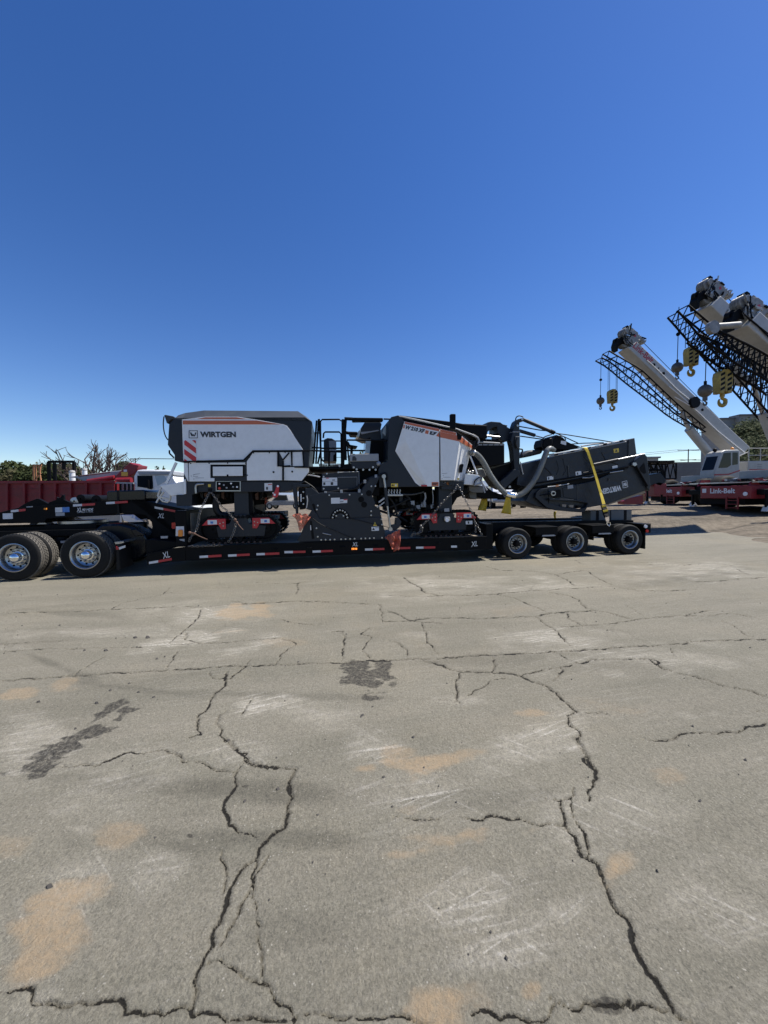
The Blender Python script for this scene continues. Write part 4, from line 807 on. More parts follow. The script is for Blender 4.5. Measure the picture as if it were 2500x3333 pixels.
# --- milling drum housing
dh = part(MB().prism(TR.poly(zC('270,1190 360,1262 500,1250 930,1250 940,1215 1050,1060 1195,1030 1150,1130 1075,1300 1130,1395 1120,1450 1182,1452 1232,1690 1255,1800 1255,1885 100,1905 140,1800 270,1500 190,1480 180,1200'), .06), .06, 2.54), 'drum_housing', 'anthracite', mm, .01)
sk = part(MB().prism(TR.poly(zC('375,1612 780,1610 1190,1590 1232,1690 1258,1800 1262,1893 95,1925 75,1900 130,1800 200,1600 270,1492 300,1500'), .03), .03, .06), 'side_plate', 'anthracite', dh, .008)
part(MB().prism(TR.poly(zC('395,1262 930,1262 945,1230 1060,1070 1150,1050 1080,1290 1120,1395 1100,1580 790,1600 760,1540 700,1480 600,1480 540,1540 520,1600 375,1600 270,1400 240,1300'), .045), .045, .06), 'cover_plate', 'anthracite', dh, .006)
arc = [(650, 1612)] ; pts = ' '.join('%d,%d' % (650 + 130 * math.cos(t), 1612 - 140 * math.sin(t)) for t in np.linspace(0, math.pi, 14))
pp(zC, pts, .028, .06, 'bearing_cover', 'black', dh, .006)
pts = ' '.join('%d,%d' % (650 + 65 * math.cos(t), 1612 - 70 * math.sin(t)) for t in np.linspace(0, math.pi, 12)); pp(zC, pts, .018, .06, 'bearing_cap', 'anthracite', dh, .006)
bolt_px = [(650 + 100 * math.cos(t), 1605 - 110 * math.sin(t)) for t in np.linspace(.1, math.pi - .1, 9)] + [(600, 1572), (697, 1572), (155, 1250), (157, 1333), (157, 1413), (505, 1293), (780, 1287), (945, 1282), (1070, 1508), (1070, 1565), (1155, 1450), (1205, 1550), (1210, 1618), (1217, 1690), (1073, 1172), (1127, 1170), (350, 1433), (337, 1487), (333, 1738), (350, 1853), (472, 1003), (430, 1043), (430, 1205), (627, 1200), (627, 985)] + [(397, 1895), (456, 1893), (517, 1892), (577, 1890), (665, 1887), (726, 1885), (787, 1883), (846, 1880), (935, 1878), (992, 1876), (1050, 1874), (1108, 1871), (1217, 1867)]
bm_ = MB().lathe([(.02, 0), (.02, -.014), (.001, -.016)], n=8).mesh('bolt')
for x, y in bolt_px:
    u, z = TR.lp(950 + x / 4.1475, 1300 + y / 4.1475, .02); put(bm_, 'bolt', 'steel', dh, (u - 5.4, .02 - 1.3, z - DT))
for x, y in ((935, 1350), (975, 1420), (1040, 1265)):
    u, z = TR.lp(950 + x / 4.1475, 1300 + y / 4.1475, .05); part(MB().disc(u, z, .034, .05, .07, 18), 'inspection_port', 'black', dh)
pp(zC, '273,1420 285,1408 303,1410 312,1425 325,1540 310,1530', .034, .05, 'slot', 'deepblack', dh); pp(zC, '245,1640 270,1640 305,1880 270,1885', .024, .03, 'slot', 'deepblack', dh); pp(zC, '248,1700 258,1700 262,1765 250,1765', .020, .024, 'scale_strip', 'sticker', dh)
def lab(zf, t, w, m, parent, name='label'): return pp(zf, t, w - .003, w, name, m, parent)
lab(zC, '528,1330 648,1326 648,1405 530,1408', .044, 'sticker', dh); lab(zC, '650,1350 748,1345 748,1398 650,1402', .044, 'sticker', dh); lab(zC, '697,1349 747,1346 747,1358 697,1360', .040, 'red', dh, 'label_print'); lab(zC, '652,1370 697,1368 697,1388 652,1390', .040, 'stickergrey', dh, 'label_print')
lab(zC, '1122,1632 1165,1715 1085,1718', .029, 'letterdark', dh, 'warning_triangle'); lab(zC, '1122,1655 1150,1706 1098,1708', .025, 'stickeryellow', dh, 'label_print'); lab(zC, '1075,1722 1175,1718 1177,1772 1077,1776', .029, 'sticker', dh); lab(zC, '1102,1730 1122,1764 1084,1765', .025, 'letterdark', dh, 'label_print'); lab(zC, '1128,1728 1172,1726 1172,1736 1128,1738', .025, 'stickergrey', dh, 'label_print')
curve(zC, '415,1805 470,1818 530,1830', .02, .012, 'cleat', 'steel', dh)
curve(zC, '200,1300 210,1370 195,1470', .03, .014, 'grab_bar', 'greyface', dh); curve(zC, '260,1590 400,1690 600,1780 760,1850 850,1880', .012, .007, 'cord', 'hoseblack', dh); curve(zC, '780,1605 900,1630 1050,1670 1200,1700 1320,1735', .012, .007, 'cord', 'hoseblack', dh)
pp(zC, '115,1280 128,1278 130,1380 118,1382', .03, .06, 'gauge', 'sticker', dh); pp(zC, '90,1190 180,1195 180,1480 110,1490 90,1400', .10, .6, 'hinge_block', 'black', dh, .01)
# left support strut of the housing
pp(zC, '8,1140 45,1135 240,1150 240,1180 60,1185 80,1560 60,1570 20,1300', .08, .35, 'support_strut', 'anthracite', mm, .01)
# control cabinet above the housing
cc = pp(zC, '405,1005 620,985 905,968 912,1215 400,1245 405,1100', .2, 1.6, 'valve_cabinet', 'anthracite', mm, .012)
lab(zC, '412,1058 612,1055 614,1163 412,1168', .197, 'sticker', cc); lab(zC, '425,1122 452,1120 452,1155 425,1156', .193, 'letterdark', cc, 'label_print'); lab(zC, '525,1118 558,1116 558,1155 525,1157', .193, 'letterdark', cc, 'label_print'); lab(zC, '545,1078 582,1076 582,1098 545,1100', .193, 'stickergrey', cc, 'label_print'); lab(zC, '412,1108 613,1105 613,1109 412,1112', .193, 'stickergrey', cc, 'label_print'); lab(zC, '460,1060 500,1059 500,1068 460,1069', .193, 'red', cc, 'label_print')
tubes(zC, '620,1052 880,1048 880,1165', .19, .008, 'cabinet_door_edge', 'greyface', cc, 6); tubes(zC, '625,985 905,975 910,1215', .19, .01, 'cabinet_edge', 'greyface', cc, 6)
pp(zC, '-60,1000 420,1000 420,1260 350,1260 270,1190 100,1190 60,1130 -60,1130', .5, 2.1, 'frame_core', 'black', mm, .02)
pp(zC, '900,950 1200,950 1200,1250 930,1260', .5, 2.1, 'frame_core', 'black', mm, .02)
curve(zC, '470,1260 650,1230 800,1215 880,1190 920,1150 970,1110 1050,1060 1150,1030 1230,1000 1270,1000 1290,1050 1280,1090', .1, .026, 'hydraulic_hose', 'hoseblack', mm); curve(zC, '210,1020 290,1030 380,1050', .2, .02, 'hydraulic_hose', 'steel', mm); curve(zC, '170,1110 250,1160 300,1200 345,1260', .15, .022, 'hydraulic_hose', 'hoseblack', mm)
for x, y in ((455, 1265), (668, 1245), (1135, 1038), (985, 1110), (910, 1235)):
    u, z = TR.lp(950 + x / 4.1475, 1300 + y / 4.1475, .07); part(MB().box(u - .03, u + .03, .05, .12, z - .04, z + .04), 'hose_clamp', 'greyface', mm, .005)
# lift cylinder on the right of the housing
cyl = MB(); a = TR.lp(*zC('1240,1040')[0], .02); b = TR.lp(*zC('1262,1190')[0], .02); c = TR.lp(*zC('1290,1440')[0], .02); d = TR.lp(*zC('1330,1750')[0], .02)
lc = part(MB().tube([(b[0], .03, b[1]), (c[0], .03, c[1])], .04, 14), 'lift_cylinder', 'anthracite', mm, smooth=50); part(MB().tube([(c[0], .03, c[1]), (d[0], .03, d[1])], .024, 12), 'piston_rod', 'steel', lc, smooth=50); part(MB().tube([(a[0], .03, a[1]), (b[0], .03, b[1])], .03, 12), 'cylinder_head', 'steel', lc, smooth=50)
part(MB().disc(d[0], d[1], -.01, .08, .05, 14), 'pivot', 'steel', lc); part(MB().disc(a[0], a[1], -.01, .08, .05, 14), 'pivot', 'steel', lc)
pp(zC, '1330,1700 1400,1690 1410,1600 1440,1600 1480,1650 1460,1720 1400,1770 1340,1770', .05, .25, 'scraper_arm', 'anthracite', mm, .01)
for k in range(5):
    x = 1305 + k * 38; curve(zC, '%d,1215 %d,1235 %d,1250 %d,1275' % (x, x + 6, x - 3, x + 4), .2, .018, 'fitting', 'steel', mm, 8)
pp(zC, '1290,1280 1500,1280 1500,1305 1290,1305', .15, .3, 'fitting_rail', 'steel', mm, .005); pp(zC, '1170,1380 1250,1320 1252,1345 1175,1400', .2, .3, 'bracket', 'offwhite', mm); pp(zC, '1170,1440 1250,1380 1252,1395 1178,1452', .2, .3, 'bracket', 'offwhite', mm)
# dark machinery under the rear hood, with added black blocks closing bright gaps
pp(zC, '1150,1170 1900,1165 1900,1400 1760,1440 1600,1480 1400,1500 1150,1420', .95, 1.95, 'hood_gap_filler', 'deepblack', mm, .02); pp(zC, '250,1180 1180,1180 1180,1300 250,1300', .25, 1.9, 'housing_gap_filler', 'deepblack', mm)
for k in range(26):
    rr_ = random.Random(k); x = 1190 + rr_.random() * 560; y = 1230 + rr_.random() * 230; s = 40 + rr_.random() * 90; h_ = 30 + rr_.random() * 80; w_ = .45 + rr_.random() * .6
    pp(zC, '%d,%d %d,%d %d,%d %d,%d' % (x, y, x + s, y - 6, x + s, y + h_, x + 4, y + h_ + 4), w_, w_ + .4, 'engine_block', rr_.choice(['black', 'black', 'anthracite', 'deepblack', 'anthracite']), mm, .012)
for l in ('1200,1300 1300,1320 1380,1420 1420,1560', '1250,1490 1340,1450 1450,1410 1600,1330', '1300,1600 1420,1510 1560,1480 1640,1400', '1180,1500 1300,1540 1460,1590 1560,1650', '1500,1270 1580,1330 1620,1420'): curve(zC, l, .4, .03, 'hydraulic_hose', 'hoseblack', mm)
curve(zD, '0,1130 200,1140 350,1140 480,1110', .3, .022, 'hydraulic_hose', 'roofgrey', mm); curve(zD, '490,1120 498,1180 480,1240 490,1290', .3, .024, 'hydraulic_hose', 'greyface', mm); curve(zD, '580,1090 590,1180 585,1270', .3, .012, 'hydraulic_hose', 'greyface', mm)
for k in range(14):
    rr_ = random.Random(90 + k); x = 250 + rr_.random() * 330; y = 1210 + rr_.random() * 110; s = 24 + rr_.random() * 40
    pp(zD, '%d,%d %d,%d %d,%d %d,%d' % (x, y, x + s, y - 6, x + s + 4, y + s, x + 4, y + s), .34, .6, 'valve_block', rr_.choice(['anthracite', 'black', 'greyface', 'black']), mm, .01)
# --- rear hood
rh = part(MB().prism(TR.poly(zC('1345,235 1440,212') + zD('250,268 600,330 868,395 915,425 838,970 838,1030 670,1045 430,1050 60,1052') + zC('1180,1190 1170,950 1205,870 1292,830 1312,280'), W0), W0, W1), 'rear_hood', 'anthracite', mm, .012)
WR = W0 - .09
fp = lambda t, w: [(u, w, z) for u, z in TR.poly(zD(t), w)]
A_ = fp('245,265 662,352 662,1045 520,1042 262,500', WR); B_ = fp('430,1042 375,1000 135,620', W0 - .012); C_ = [(u, W0 + .01, z) for u, w, z in A_[:3] + [A_[3]]]
mb = MB().add(A_ + B_ + C_, [(0, 1, 2, 3, 4), (4, 3, 5, 6, 7), (0, 4, 7), (0, 8, 9, 1), (1, 9, 10, 2), (2, 10, 11, 3), (3, 11, 5)]); part(mb, 'side_panel', 'white', rh)
panel(zD, '675,355 868,397 918,425 838,970 683,970', 'white', rh, t=.09)
# rear corner turns towards the tail of the machine
cn = MB(); p0 = TR.poly(zD('920,440 835,970'), WR); p1 = TR.poly(zD('1060,545 955,972'), W0 + .32)
p0 = TR.poly(zD('918,425 838,970'), WR)
cn.add([(p0[0][0], WR, p0[0][1]), (p1[0][0], W0 + .32, p1[0][1]), (p1[1][0], W0 + .32, p1[1][1]), (p0[1][0], WR, p0[1][1]), (p0[0][0], W0 + .34, p0[0][1]), (p0[1][0], W0 + .34, p0[1][1])], [(0, 1, 2, 3), (0, 4, 1), (3, 2, 5), (4, 5, 2, 1), (0, 3, 5, 4)])
corner = part(cn, 'corner_panel', 'white', rh)
# lower front facet of the white panel leans inward
for t_ in ('250,268 662,354 662,385 245,292', '675,357 868,399 862,428 675,388'): panel(zD, t_, 'orange', rh, 'stripe', WR, .003, 0)
for t_ in ('662,388 662,450 625,438', '675,390 915,440 905,505 675,455'): panel(zD, t_, 'orange', rh, 'stripe', WR, .0032, 0)
q0 = TR.poly(zD('918,440 905,508'), WR - .002); q1 = TR.poly(zD('1045,520 1055,548'), W0 + .318)
def mixp(a, b, t): return (a[0] + (b[0] - a[0]) * t, a[1] + (b[1] - a[1]) * t)
part(MB().add([(q0[0][0] + .003, WR - .005, q0[0][1]), (p1[0][0] - .02, W0 + .29, p1[0][1] - .02), (p1[0][0] - .012, W0 + .296, p1[0][1] - .10), (q0[1][0] + .003, WR - .005, q0[1][1])], [(0, 1, 2, 3)]), 'corner_stripe', 'orange', corner)
panel(zD, '236,305 252,308 246,346 230,343', 'orange', rh, 'stripe', WR, .003, 0); panel(zD, '500,368 538,376 530,416 492,408', 'orange', rh, 'stripe', WR, .003, 0)
letters(zD, 'W 210 XF', '254,352', '484,404', 46, WR - .001, 'letterdark', rh, .22, .055, 'model_lettering')
bdg = panel(zD, '556,380 640,396 596,430 546,420', 'letterdark', rh, 'badge', WR, .003, 0); letters(zD, 'X', '566,414', '598,420', 26, WR - .004, 'letterwhite', bdg, .1, .02, 'badge_letter')
panel(zD, '448,1024 518,1026 516,1044 446,1042', 'tapered', rh, 'reflector', WR, .004, 0); panel(zD, '572,992 655,992 655,1040 572,1040', 'orange', rh, 'warning_label', WR, .004, 0); panel(zD, '580,1004 645,1004 645,1014 580,1014', 'letterdark', rh, 'label_print', WR - .004, .002, 0); panel(zD, '580,1020 630,1020 630,1028 580,1028', 'letterdark', rh, 'label_print', WR - .004, .002, 0)
lab(zD, '85,1008 168,1008 168,1052 85,1052', W0, 'stickeryellow', rh, 'warning_label'); lab(zD, '105,1016 120,1040 90,1040', W0 - .003, 'letterdark', rh, 'label_print'); lab(zD, '135,1018 150,1018 150,1042 135,1042', W0 - .003, 'letterwhite', rh, 'label_print')
for t_ in ('693,888 760,882 760,887 696,894', '700,915 720,905 718,915', '712,930 800,932 800,937 712,936', '693,950 704,940 702,956'): panel(zD, t_, 'stickergrey', rh, 'notice', WR, .002, 0)
panel(zD, '880,942 905,944 903,966 880,966', 'stickeryellow', rh, 'warning_label', WR, .006, 0)
pp(zD, '690,980 955,980 955,1090 690,1080', W0 + .03, .8, 'rear_control_panel', 'anthracite', rh, .008)
for x, y, m_ in ((712, 998, 'lens'), (728, 996, 'lens'), (712, 1016, 'stickergrey'), (728, 1016, 'stickergrey'), (767, 1008, 'amber')):
    u, z = TR.lp(1250 + x / 3.6867, 1300 + y / 3.6867, W0); part(MB().disc(u, z, W0, W0 + .04, .022 if m_ != 'amber' else .04, 12), 'button', m_, rh)
part(MB().prism(TR.poly(zD('905,790 920,775 945,780 942,800 925,880 905,875'), W0 + .05), W0 - .03, W0 + .15), 'door_handle', 'deepblack', rh, .01)
# top of the rear hood: hump and bright edge rail
pp(zD, '80,225 150,195 200,190 800,265 1000,300 1240,310 1240,470 1130,460 880,372 250,262', .55, 2.2, 'hood_top', 'black', rh, .02)
tubes(zD, '150,205 220,208 500,268 870,355 1060,425 1125,460 1140,490 1130,530', W0 + .02, .02, 'edge_rail', 'greyface', rh)
mr_ = pp(zD, '798,180 805,173 855,173 862,182 862,350 850,358 805,352 800,340', .0, .09, 'mirror', 'black', rh, .012); pp(zD, '870,375 895,400 940,430 925,485 880,485', .02, .15, 'mirror_arm', 'black', mr_, .01)
curve(zD, '1060,425 1120,465 1115,540 1090,580 1070,570 1090,500', .3, .035, 'hose_bundle', 'hoseblack', rh); curve(zD, '940,430 1000,470 1060,520', .16, .014, 'cable', 'hoseblack', rh)
# --- operator's platform
pf = part(MB().prism(TR.poly(zC('270,905 690,920 690,880 760,870 1200,870 1200,940 800,940 690,945 400,945 215,930'), .25), .25, 2.3), 'platform', 'black', mm, .01)
tread_ = MB()
for k in range(14): u, z = TR.lp(950 + (365 + k * 24) / 4.1475, 1300 + 868 / 4.1475, .4); tread_.box(u, u + .035, .35, 1.6, z - .03, z)
part(tread_, 'step_grating', 'steel', pf)
tubes(zC, '290,870 335,285;325,870 362,268;350,870 390,700 372,300 368,265;500,900 510,700;400,800 410,820 440,840', .35, .022, 'handrail', 'black', pf)
tubes(zC, '395,880 385,300 410,272 640,270 680,300 685,900;425,520 430,460 450,440 640,440 665,465 672,900;395,660 680,660;270,650 390,655;270,690 690,712;30,915 690,920', .32, .02, 'handrail', 'black', pf)
tubes(zC, '270,452 400,455;400,560 670,562;600,690 700,690', 1.9, .018, 'handrail', 'black', pf)
tubes(zC, '690,270 700,580 690,920;725,280 715,420 725,820', .3, .035, 'post', 'black', pf)
tubes(zC, '1240,265 1390,268 1420,300 1425,420 1390,700 1385,820 1360,838 1180,838;740,548 1370,556;740,690 990,690;745,560 770,830', .26, .02, 'handrail', 'black', pf)
tubes(zC, '710,260 760,262 820,265', .3, .04, 'roof_arm', 'black', pf); pp(zC, '812,242 1232,248 1235,292 818,298', .28, .46, 'folded_roof', 'black', pf, .02)
tubes(zC, '700,440 760,455 880,458', .8, .04, 'roof_arm', 'black', pf); pp(zC, '778,438 890,445 890,478 800,475', .8, 1.3, 'arm_joint', 'black', pf, .02)
con = pp(zC, '985,305 1195,300 1215,330 1200,400 1210,560 1060,560 1060,520 990,545 870,495 930,390', .9, 1.7, 'console_hood', 'anthracite', pf, .02); pp(zC, '930,440 1060,430 1170,410 1180,425 1060,445 940,470', .86, .9, 'console_trim', 'stickergrey', con)
pp(zC, '875,450 930,400 925,440 905,510 875,500', .85, 1.6, 'console_screen', 'clearglass', con, .01); pp(zC, '1000,560 1065,550 1050,730 990,720', .9, 1.5, 'side_glass', 'clearglass', pf)
pp(zC, '1060,540 1310,520 1310,860 1180,840 1060,735', .95, 1.9, 'console_base', 'black', pf, .02); pp(zC, '1235,400 1312,290 1312,480 1270,495 1230,450', .6, .7, 'rear_window', 'clearglass', pf, .006)
st_ = pp(zC, '740,570 770,570 785,610 870,625 893,632 880,645 800,645 760,620', .9, 1.4, 'seat', 'black', pf, .02, 40); pp(zC, '795,645 825,645 825,735 790,735', 1.1, 1.25, 'seat_post', 'black', st_, .01)
pp(zC, '785,738 1172,732 1175,832 785,838', .2, 1.1, 'tool_box', 'greyface', pf, .012); pp(zC, '800,840 1172,836 1200,870 1160,935 810,938', .22, 1.2, 'box_base', 'anthracite', pf, .01)
lab(zC, '820,770 850,765 875,800 870,828 815,828', .196, 'letterdark', pf, 'warning_label'); lab(zC, '825,735 850,735 852,745 826,745', .196, 'letterdark', pf, 'warning_label')
for x, y in ((835, 918), (1095, 915), (643, 898), (875, 945), (962, 950), (1048, 950), (1130, 950)):
    u, z = TR.lp(950 + x / 4.1475, 1300 + y / 4.1475, .2); part(MB().disc(u, z, .18, .24, .025, 10), 'bolt', 'steel', pf)
part(MB().ball((*TR.lp(*zC('1172,868')[0], .2)[:1], .2, TR.lp(*zC('1172,868')[0], .2)[1]), .06, 12), 'work_lamp', 'greyface', pf, smooth=60)
cab2 = pp(zC, '430,545 480,520 540,525 600,560 605,835 430,835', 1.5, 2.3, 'far_locker', 'anthracite', pf, .015); pp(zC, '500,560 600,560 605,835 515,835', 1.49, 1.5, 'locker_door', 'greyface', cab2); pp(zC, '560,760 590,720 605,720 605,835 560,835', 1.48, 1.49, 'locker_step', 'black', cab2)
# --- rear machinery, mast and folded discharge conveyor
dr = part(MB().prism(TR.poly(zM('120,600 200,560 680,565 682,945 430,985 100,960'), .7), .7, 2.0), 'dust_box', 'black', mm, .03)
for k in range(5): pp(zM, '%d,585 %d,585 %d,605 %d,605' % (190 + k * 100, 275 + k * 100, 275 + k * 100, 190 + k * 100), .69, .70, 'vent_strip', 'greyface', dr)
tubes(zM, '215,550 460,560 590,570', .69, .022, 'edge_rail', 'greyface', dr)
af = pp(zM, '-60,215 150,225 370,242 370,190 440,175 600,188 650,225 735,245 720,270 830,335 830,480 770,520 650,545 590,480 590,400 545,390 545,270 470,285 375,360 370,400 330,410 240,450 120,480 -40,380', .95, 1.5, 'upper_frame', 'anthracite', mm, .012)
pp(zM, '480,290 545,275 550,390 500,420 440,400 470,340', 1.3, 1.5, 'winch', 'black', af, .02); tubes(zM, '295,430 420,440 590,460', .9, .03, 'cylinder_rod', 'steel', af); tubes(zM, '260,420 310,430', .9, .045, 'cylinder', 'steel', af)
lab(zM, '150,365 192,365 190,405 150,405', .945, 'amber', af, 'reflector'); tubes(zM, '130,220 210,300', .93, .02, 'stay', 'greyface', af, 6)
pp(zM, '100,480 600,500 680,555 200,560 120,620', .9, 1.7, 'frame_block', 'black', mm, .02)
mast = pp(zM, '830,355 850,250 880,170 930,130 985,115 1030,130 1040,165 985,168 950,190 945,260 955,355 955,440 950,640 950,1050 860,1050 830,700 815,620 790,520', .75, 1.0, 'mast', 'anthracite', mm, .012)
pp(zM, '830,355 955,355 955,372 830,372', .74, 1.01, 'mast_band', 'greyface', mast); pp(zM, '870,440 960,440 960,640 900,660 870,560', .70, .75, 'mast_valve', 'roofgrey', mast, .02)
for x, y in ((908, 252), (990, 135), (768, 1352)):
    u, z = TR.lp(1520 + x / 5.53, 1340 + y / 5.53, .74); part(MB().disc(u, z, .72, .76, .03, 12), 'pin', 'steel', mast)
pp(zM, '600,1260 860,1030 955,1060 960,1130 680,1390 620,1330', .7, .95, 'brace', 'anthracite', mm, .015)
pp(zM, '430,985 820,890 830,910 830,1050 1000,1040 1050,1300 900,1400 700,1400 560,1330 420,1130', .95, 1.6, 'swing_frame', 'black', mm, .02); tubes(zM, '430,1010 630,955 820,900', .93, .03, 'frame_edge', 'roofgrey', mm)
curve(zM, '880,185 878,130 900,90 950,75 1010,95', .8, .015, 'cable', 'hoseblack', mm); curve(zM, '900,470 880,560 900,640 920,660', .69, .016, 'cable', 'hoseblack', mm); curve(zM, '950,670 1000,690 970,790', .72, .02, 'cable', 'hoseblack', mm)
curve(zM, '960,900 990,1050 1010,1130', .72, .014, 'cable', 'greyface', mm)
tubes(zM, '1000,135 1100,180 1500,350', .85, .05, 'tension_cylinder', 'anthracite', mm); tubes(zM, '1500,350 1570,380', .85, .06, 'cylinder_end', 'black', mm); tubes(zM, '1100,155 1540,355', .84, .014, 'hose_line', 'hoseblack', mm, 6)
tubes(zM, '950,345 1220,425', .9, .05, 'tension_cylinder', 'anthracite', mm); tubes(zM, '1220,430 1390,475', .9, .018, 'cylinder_rod', 'steel', mm); tubes(zM, '945,265 1300,330 1540,355;960,440 1380,500', .88, .016, 'steel_rope', 'hoseblack', mm, 6)
tubes(zE, '600,315 850,430;620,330 760,350 1310,440;760,440 900,430 1100,425', .9, .014, 'steel_rope', 'black', mm, 6); tubes(zE, '350,200 600,312', 1.0, .02, 'steel_rope', 'hoseblack', mm, 6)
# upper belt section
cu_ = part(MB().prism(TR.poly(zE('270,640 500,590 880,500 1340,395 1400,380 1425,560 1340,690 1000,760 400,870 250,840'), .75), .75, 1.9), 'upper_conveyor', 'tarp', mm, .015)
pp(zE, '1350,392 1405,378 1428,560 1345,560', .72, 1.95, 'end_drum_plate', 'roofgrey', cu_, .01)
tubes(zE, '560,545 880,490 1100,445 1310,400;570,560 1320,415', .76, .022, 'top_edge_rail', 'greyface', cu_); tubes(zE, '880,460 1000,440 1130,430 1320,400', 1.2, .02, 'top_edge_rail', 'greyface', cu_)
for k in range(9): pp(zE, '%d,%d %d,%d %d,%d %d,%d' % (620 + k * 80, 540 - k * 17, 655 + k * 80, 532 - k * 17, 655 + k * 80, 545 - k * 17, 620 + k * 80, 553 - k * 17), .73, .76, 'clamp', 'steel' if k % 2 else 'black', cu_)
tubes(zE, '380,870 1000,755 1300,690;400,830 800,765 1000,725 1340,665', .73, .022, 'lower_edge_rail', 'black', cu_); tubes(zE, '750,650 760,765', .735, .016, 'seam', 'roofgrey', cu_)
tubes(zE, '1000,640 1240,590', .70, .04, 'fold_cylinder', 'anthracite', cu_); tubes(zE, '1240,590 1500,535', .70, .022, 'cylinder_rod', 'steel', cu_); tubes(zE, '1160,720 1290,700', .70, .016, 'cylinder_rod', 'steel', cu_)
curve(zE, '900,720 960,710 1010,700 1060,690 1110,710 1180,690 1330,660', .71, .014, 'cable', 'hoseblack', cu_); curve(zE, '890,770 960,768 1000,755', .71, .02, 'coil', 'steel', cu_)
lab(zE, '545,760 605,750 608,785 548,794', .745, 'sticker', cu_, 'warning_label'); lab(zE, '825,710 880,703 884,738 828,748', .745, 'sticker', cu_, 'warning_label'); lab(zE, '1185,655 1236,645 1240,670 1188,680', .745, 'sticker', cu_, 'warning_label'); lab(zE, '555,765 568,763 570,785 558,788', .741, 'letterdark', cu_, 'label_print'); lab(zE, '838,718 850,716 852,738 842,740', .741, 'letterdark', cu_, 'label_print')
lab(zE, '1198,487 1250,478 1252,518 1202,526', .745, 'stickeryellow', cu_, 'warning_label'); lab(zE, '1225,488 1238,512 1214,516', .741, 'letterdark', cu_, 'label_print')
for l in ('480,640 560,700 600,760', '640,600 660,680 640,740', '900,560 980,640 960,690', '1080,520 1120,600 1240,640', '700,580 730,700 700,750'): tubes(zE, l, .755, .02, 'tarp_fold', 'tarp', cu_, 6)
# drive unit on top
pp(zE, '505,430 520,385 600,375 605,420 590,475 540,480 505,470', .7, 1.2, 'drive_motor', 'black', cu_, .03, 40); pp(zE, '590,480 600,400 640,345 700,370 740,410 780,430 880,465 760,500 600,480', .8, 1.4, 'gear_housing', 'black', cu_, .02)
lab(zE, '682,405 735,412 732,450 680,435', .795, 'sticker', cu_, 'warning_label'); curve(zE, '590,345 520,370 490,420 495,470 520,485', .72, .016, 'cable', 'hoseblack', cu_); curve(zE, '660,360 710,365 730,400', .72, .014, 'cable', 'hoseblack', cu_)
pp(zE, '300,540 360,500 490,485 510,495 500,530 380,560 290,575', 1.0, 1.5, 'far_hose_cover', 'roofgrey', cu_, .05, 40)
# lower belt section
cl_ = part(MB().prism(TR.poly(zE('400,880 840,835 1000,800 1380,640 1530,860 1500,900 1150,1025 960,1060 640,1085 430,1045 330,1000'), .75), .75, 1.9), 'lower_conveyor', 'tarp', mm, .015)
pp(zE, '1150,1020 1500,895 1515,915 1150,1035', .8, 1.85, 'belt_edge', 'wood', cl_)
pp(zE, '1380,620 1500,533 1528,560 1560,830 1555,900 1530,870 1400,640', .7, 1.0, 'end_bracket', 'anthracite', cl_, .012); pp(zE, '1440,690 1500,620 1520,720 1500,730', .69, .7, 'bracket_window', 'deepblack', cl_)
tubes(zE, '1405,630 1530,850', .69, .03, 'bracket_link', 'black', cl_); pp(zE, '1390,620 1420,620 1430,640 1410,655 1385,645', .66, .72, 'link_pin', 'steel', cl_)
sf = part(MB().prism(TR.poly(zE('430,960 440,920 490,880 560,868 570,880 480,915 470,945 560,1020 700,1060 880,1075 925,1060 945,1020 840,1000 570,990 570,970 850,985 945,1005 960,1030 910,1110 850,1108 640,1090 540,1060'), .65), .65, .75), 'side_frame', 'anthracite', cl_, .008)
for a, b in ((695, 1030), (765, 1035), (845, 1040)): pp(zE, '%d,%d %d,%d %d,%d %d,%d' % (a, b, a + 40, b + 2, a + 38, b + 28, a, b + 24), .66, .749, 'frame_window', 'wood' if a < 800 else 'deepblack', sf)
tubes(zE, '460,945 550,930;555,870 562,1030', .66, .012, 'stay_rod', 'black', cl_, 6); u, z = TR.lp(*zE('600,923')[0], .66); part(MB().disc(u, z, .62, .76, .07, 18), 'roller_bearing', 'steel', cl_); part(MB().disc(u, z, .60, .62, .035, 14), 'bearing_cap', 'black', cl_)
pp(zE, '620,890 680,885 685,960 620,965', .68, .75, 'access_plate', 'black', cl_, .006); pp(zE, '700,870 835,840 850,870 850,985 710,960', .735, .75, 'guard_plate', 'anthracite', cl_, .005); lab(zE, '745,845 800,838 804,872 748,880', .73, 'stickergrey', cl_, 'label')
tubes(zE, '840,835 842,985;1150,770 1152,800', .735, .012, 'seam', 'roofgrey', cl_, 6); tubes(zE, '550,860 640,850 760,830', .7, .016, 'edge_rail', 'greyface', cl_); lab(zE, '630,843 660,838 660,855 632,860', .69, 'amber', cl_, 'reflector')
pp(zE, '380,850 1000,735 1345,650 1390,642 1000,815 840,850 400,895', .8, 1.85, 'fold_frame', 'black', mm)
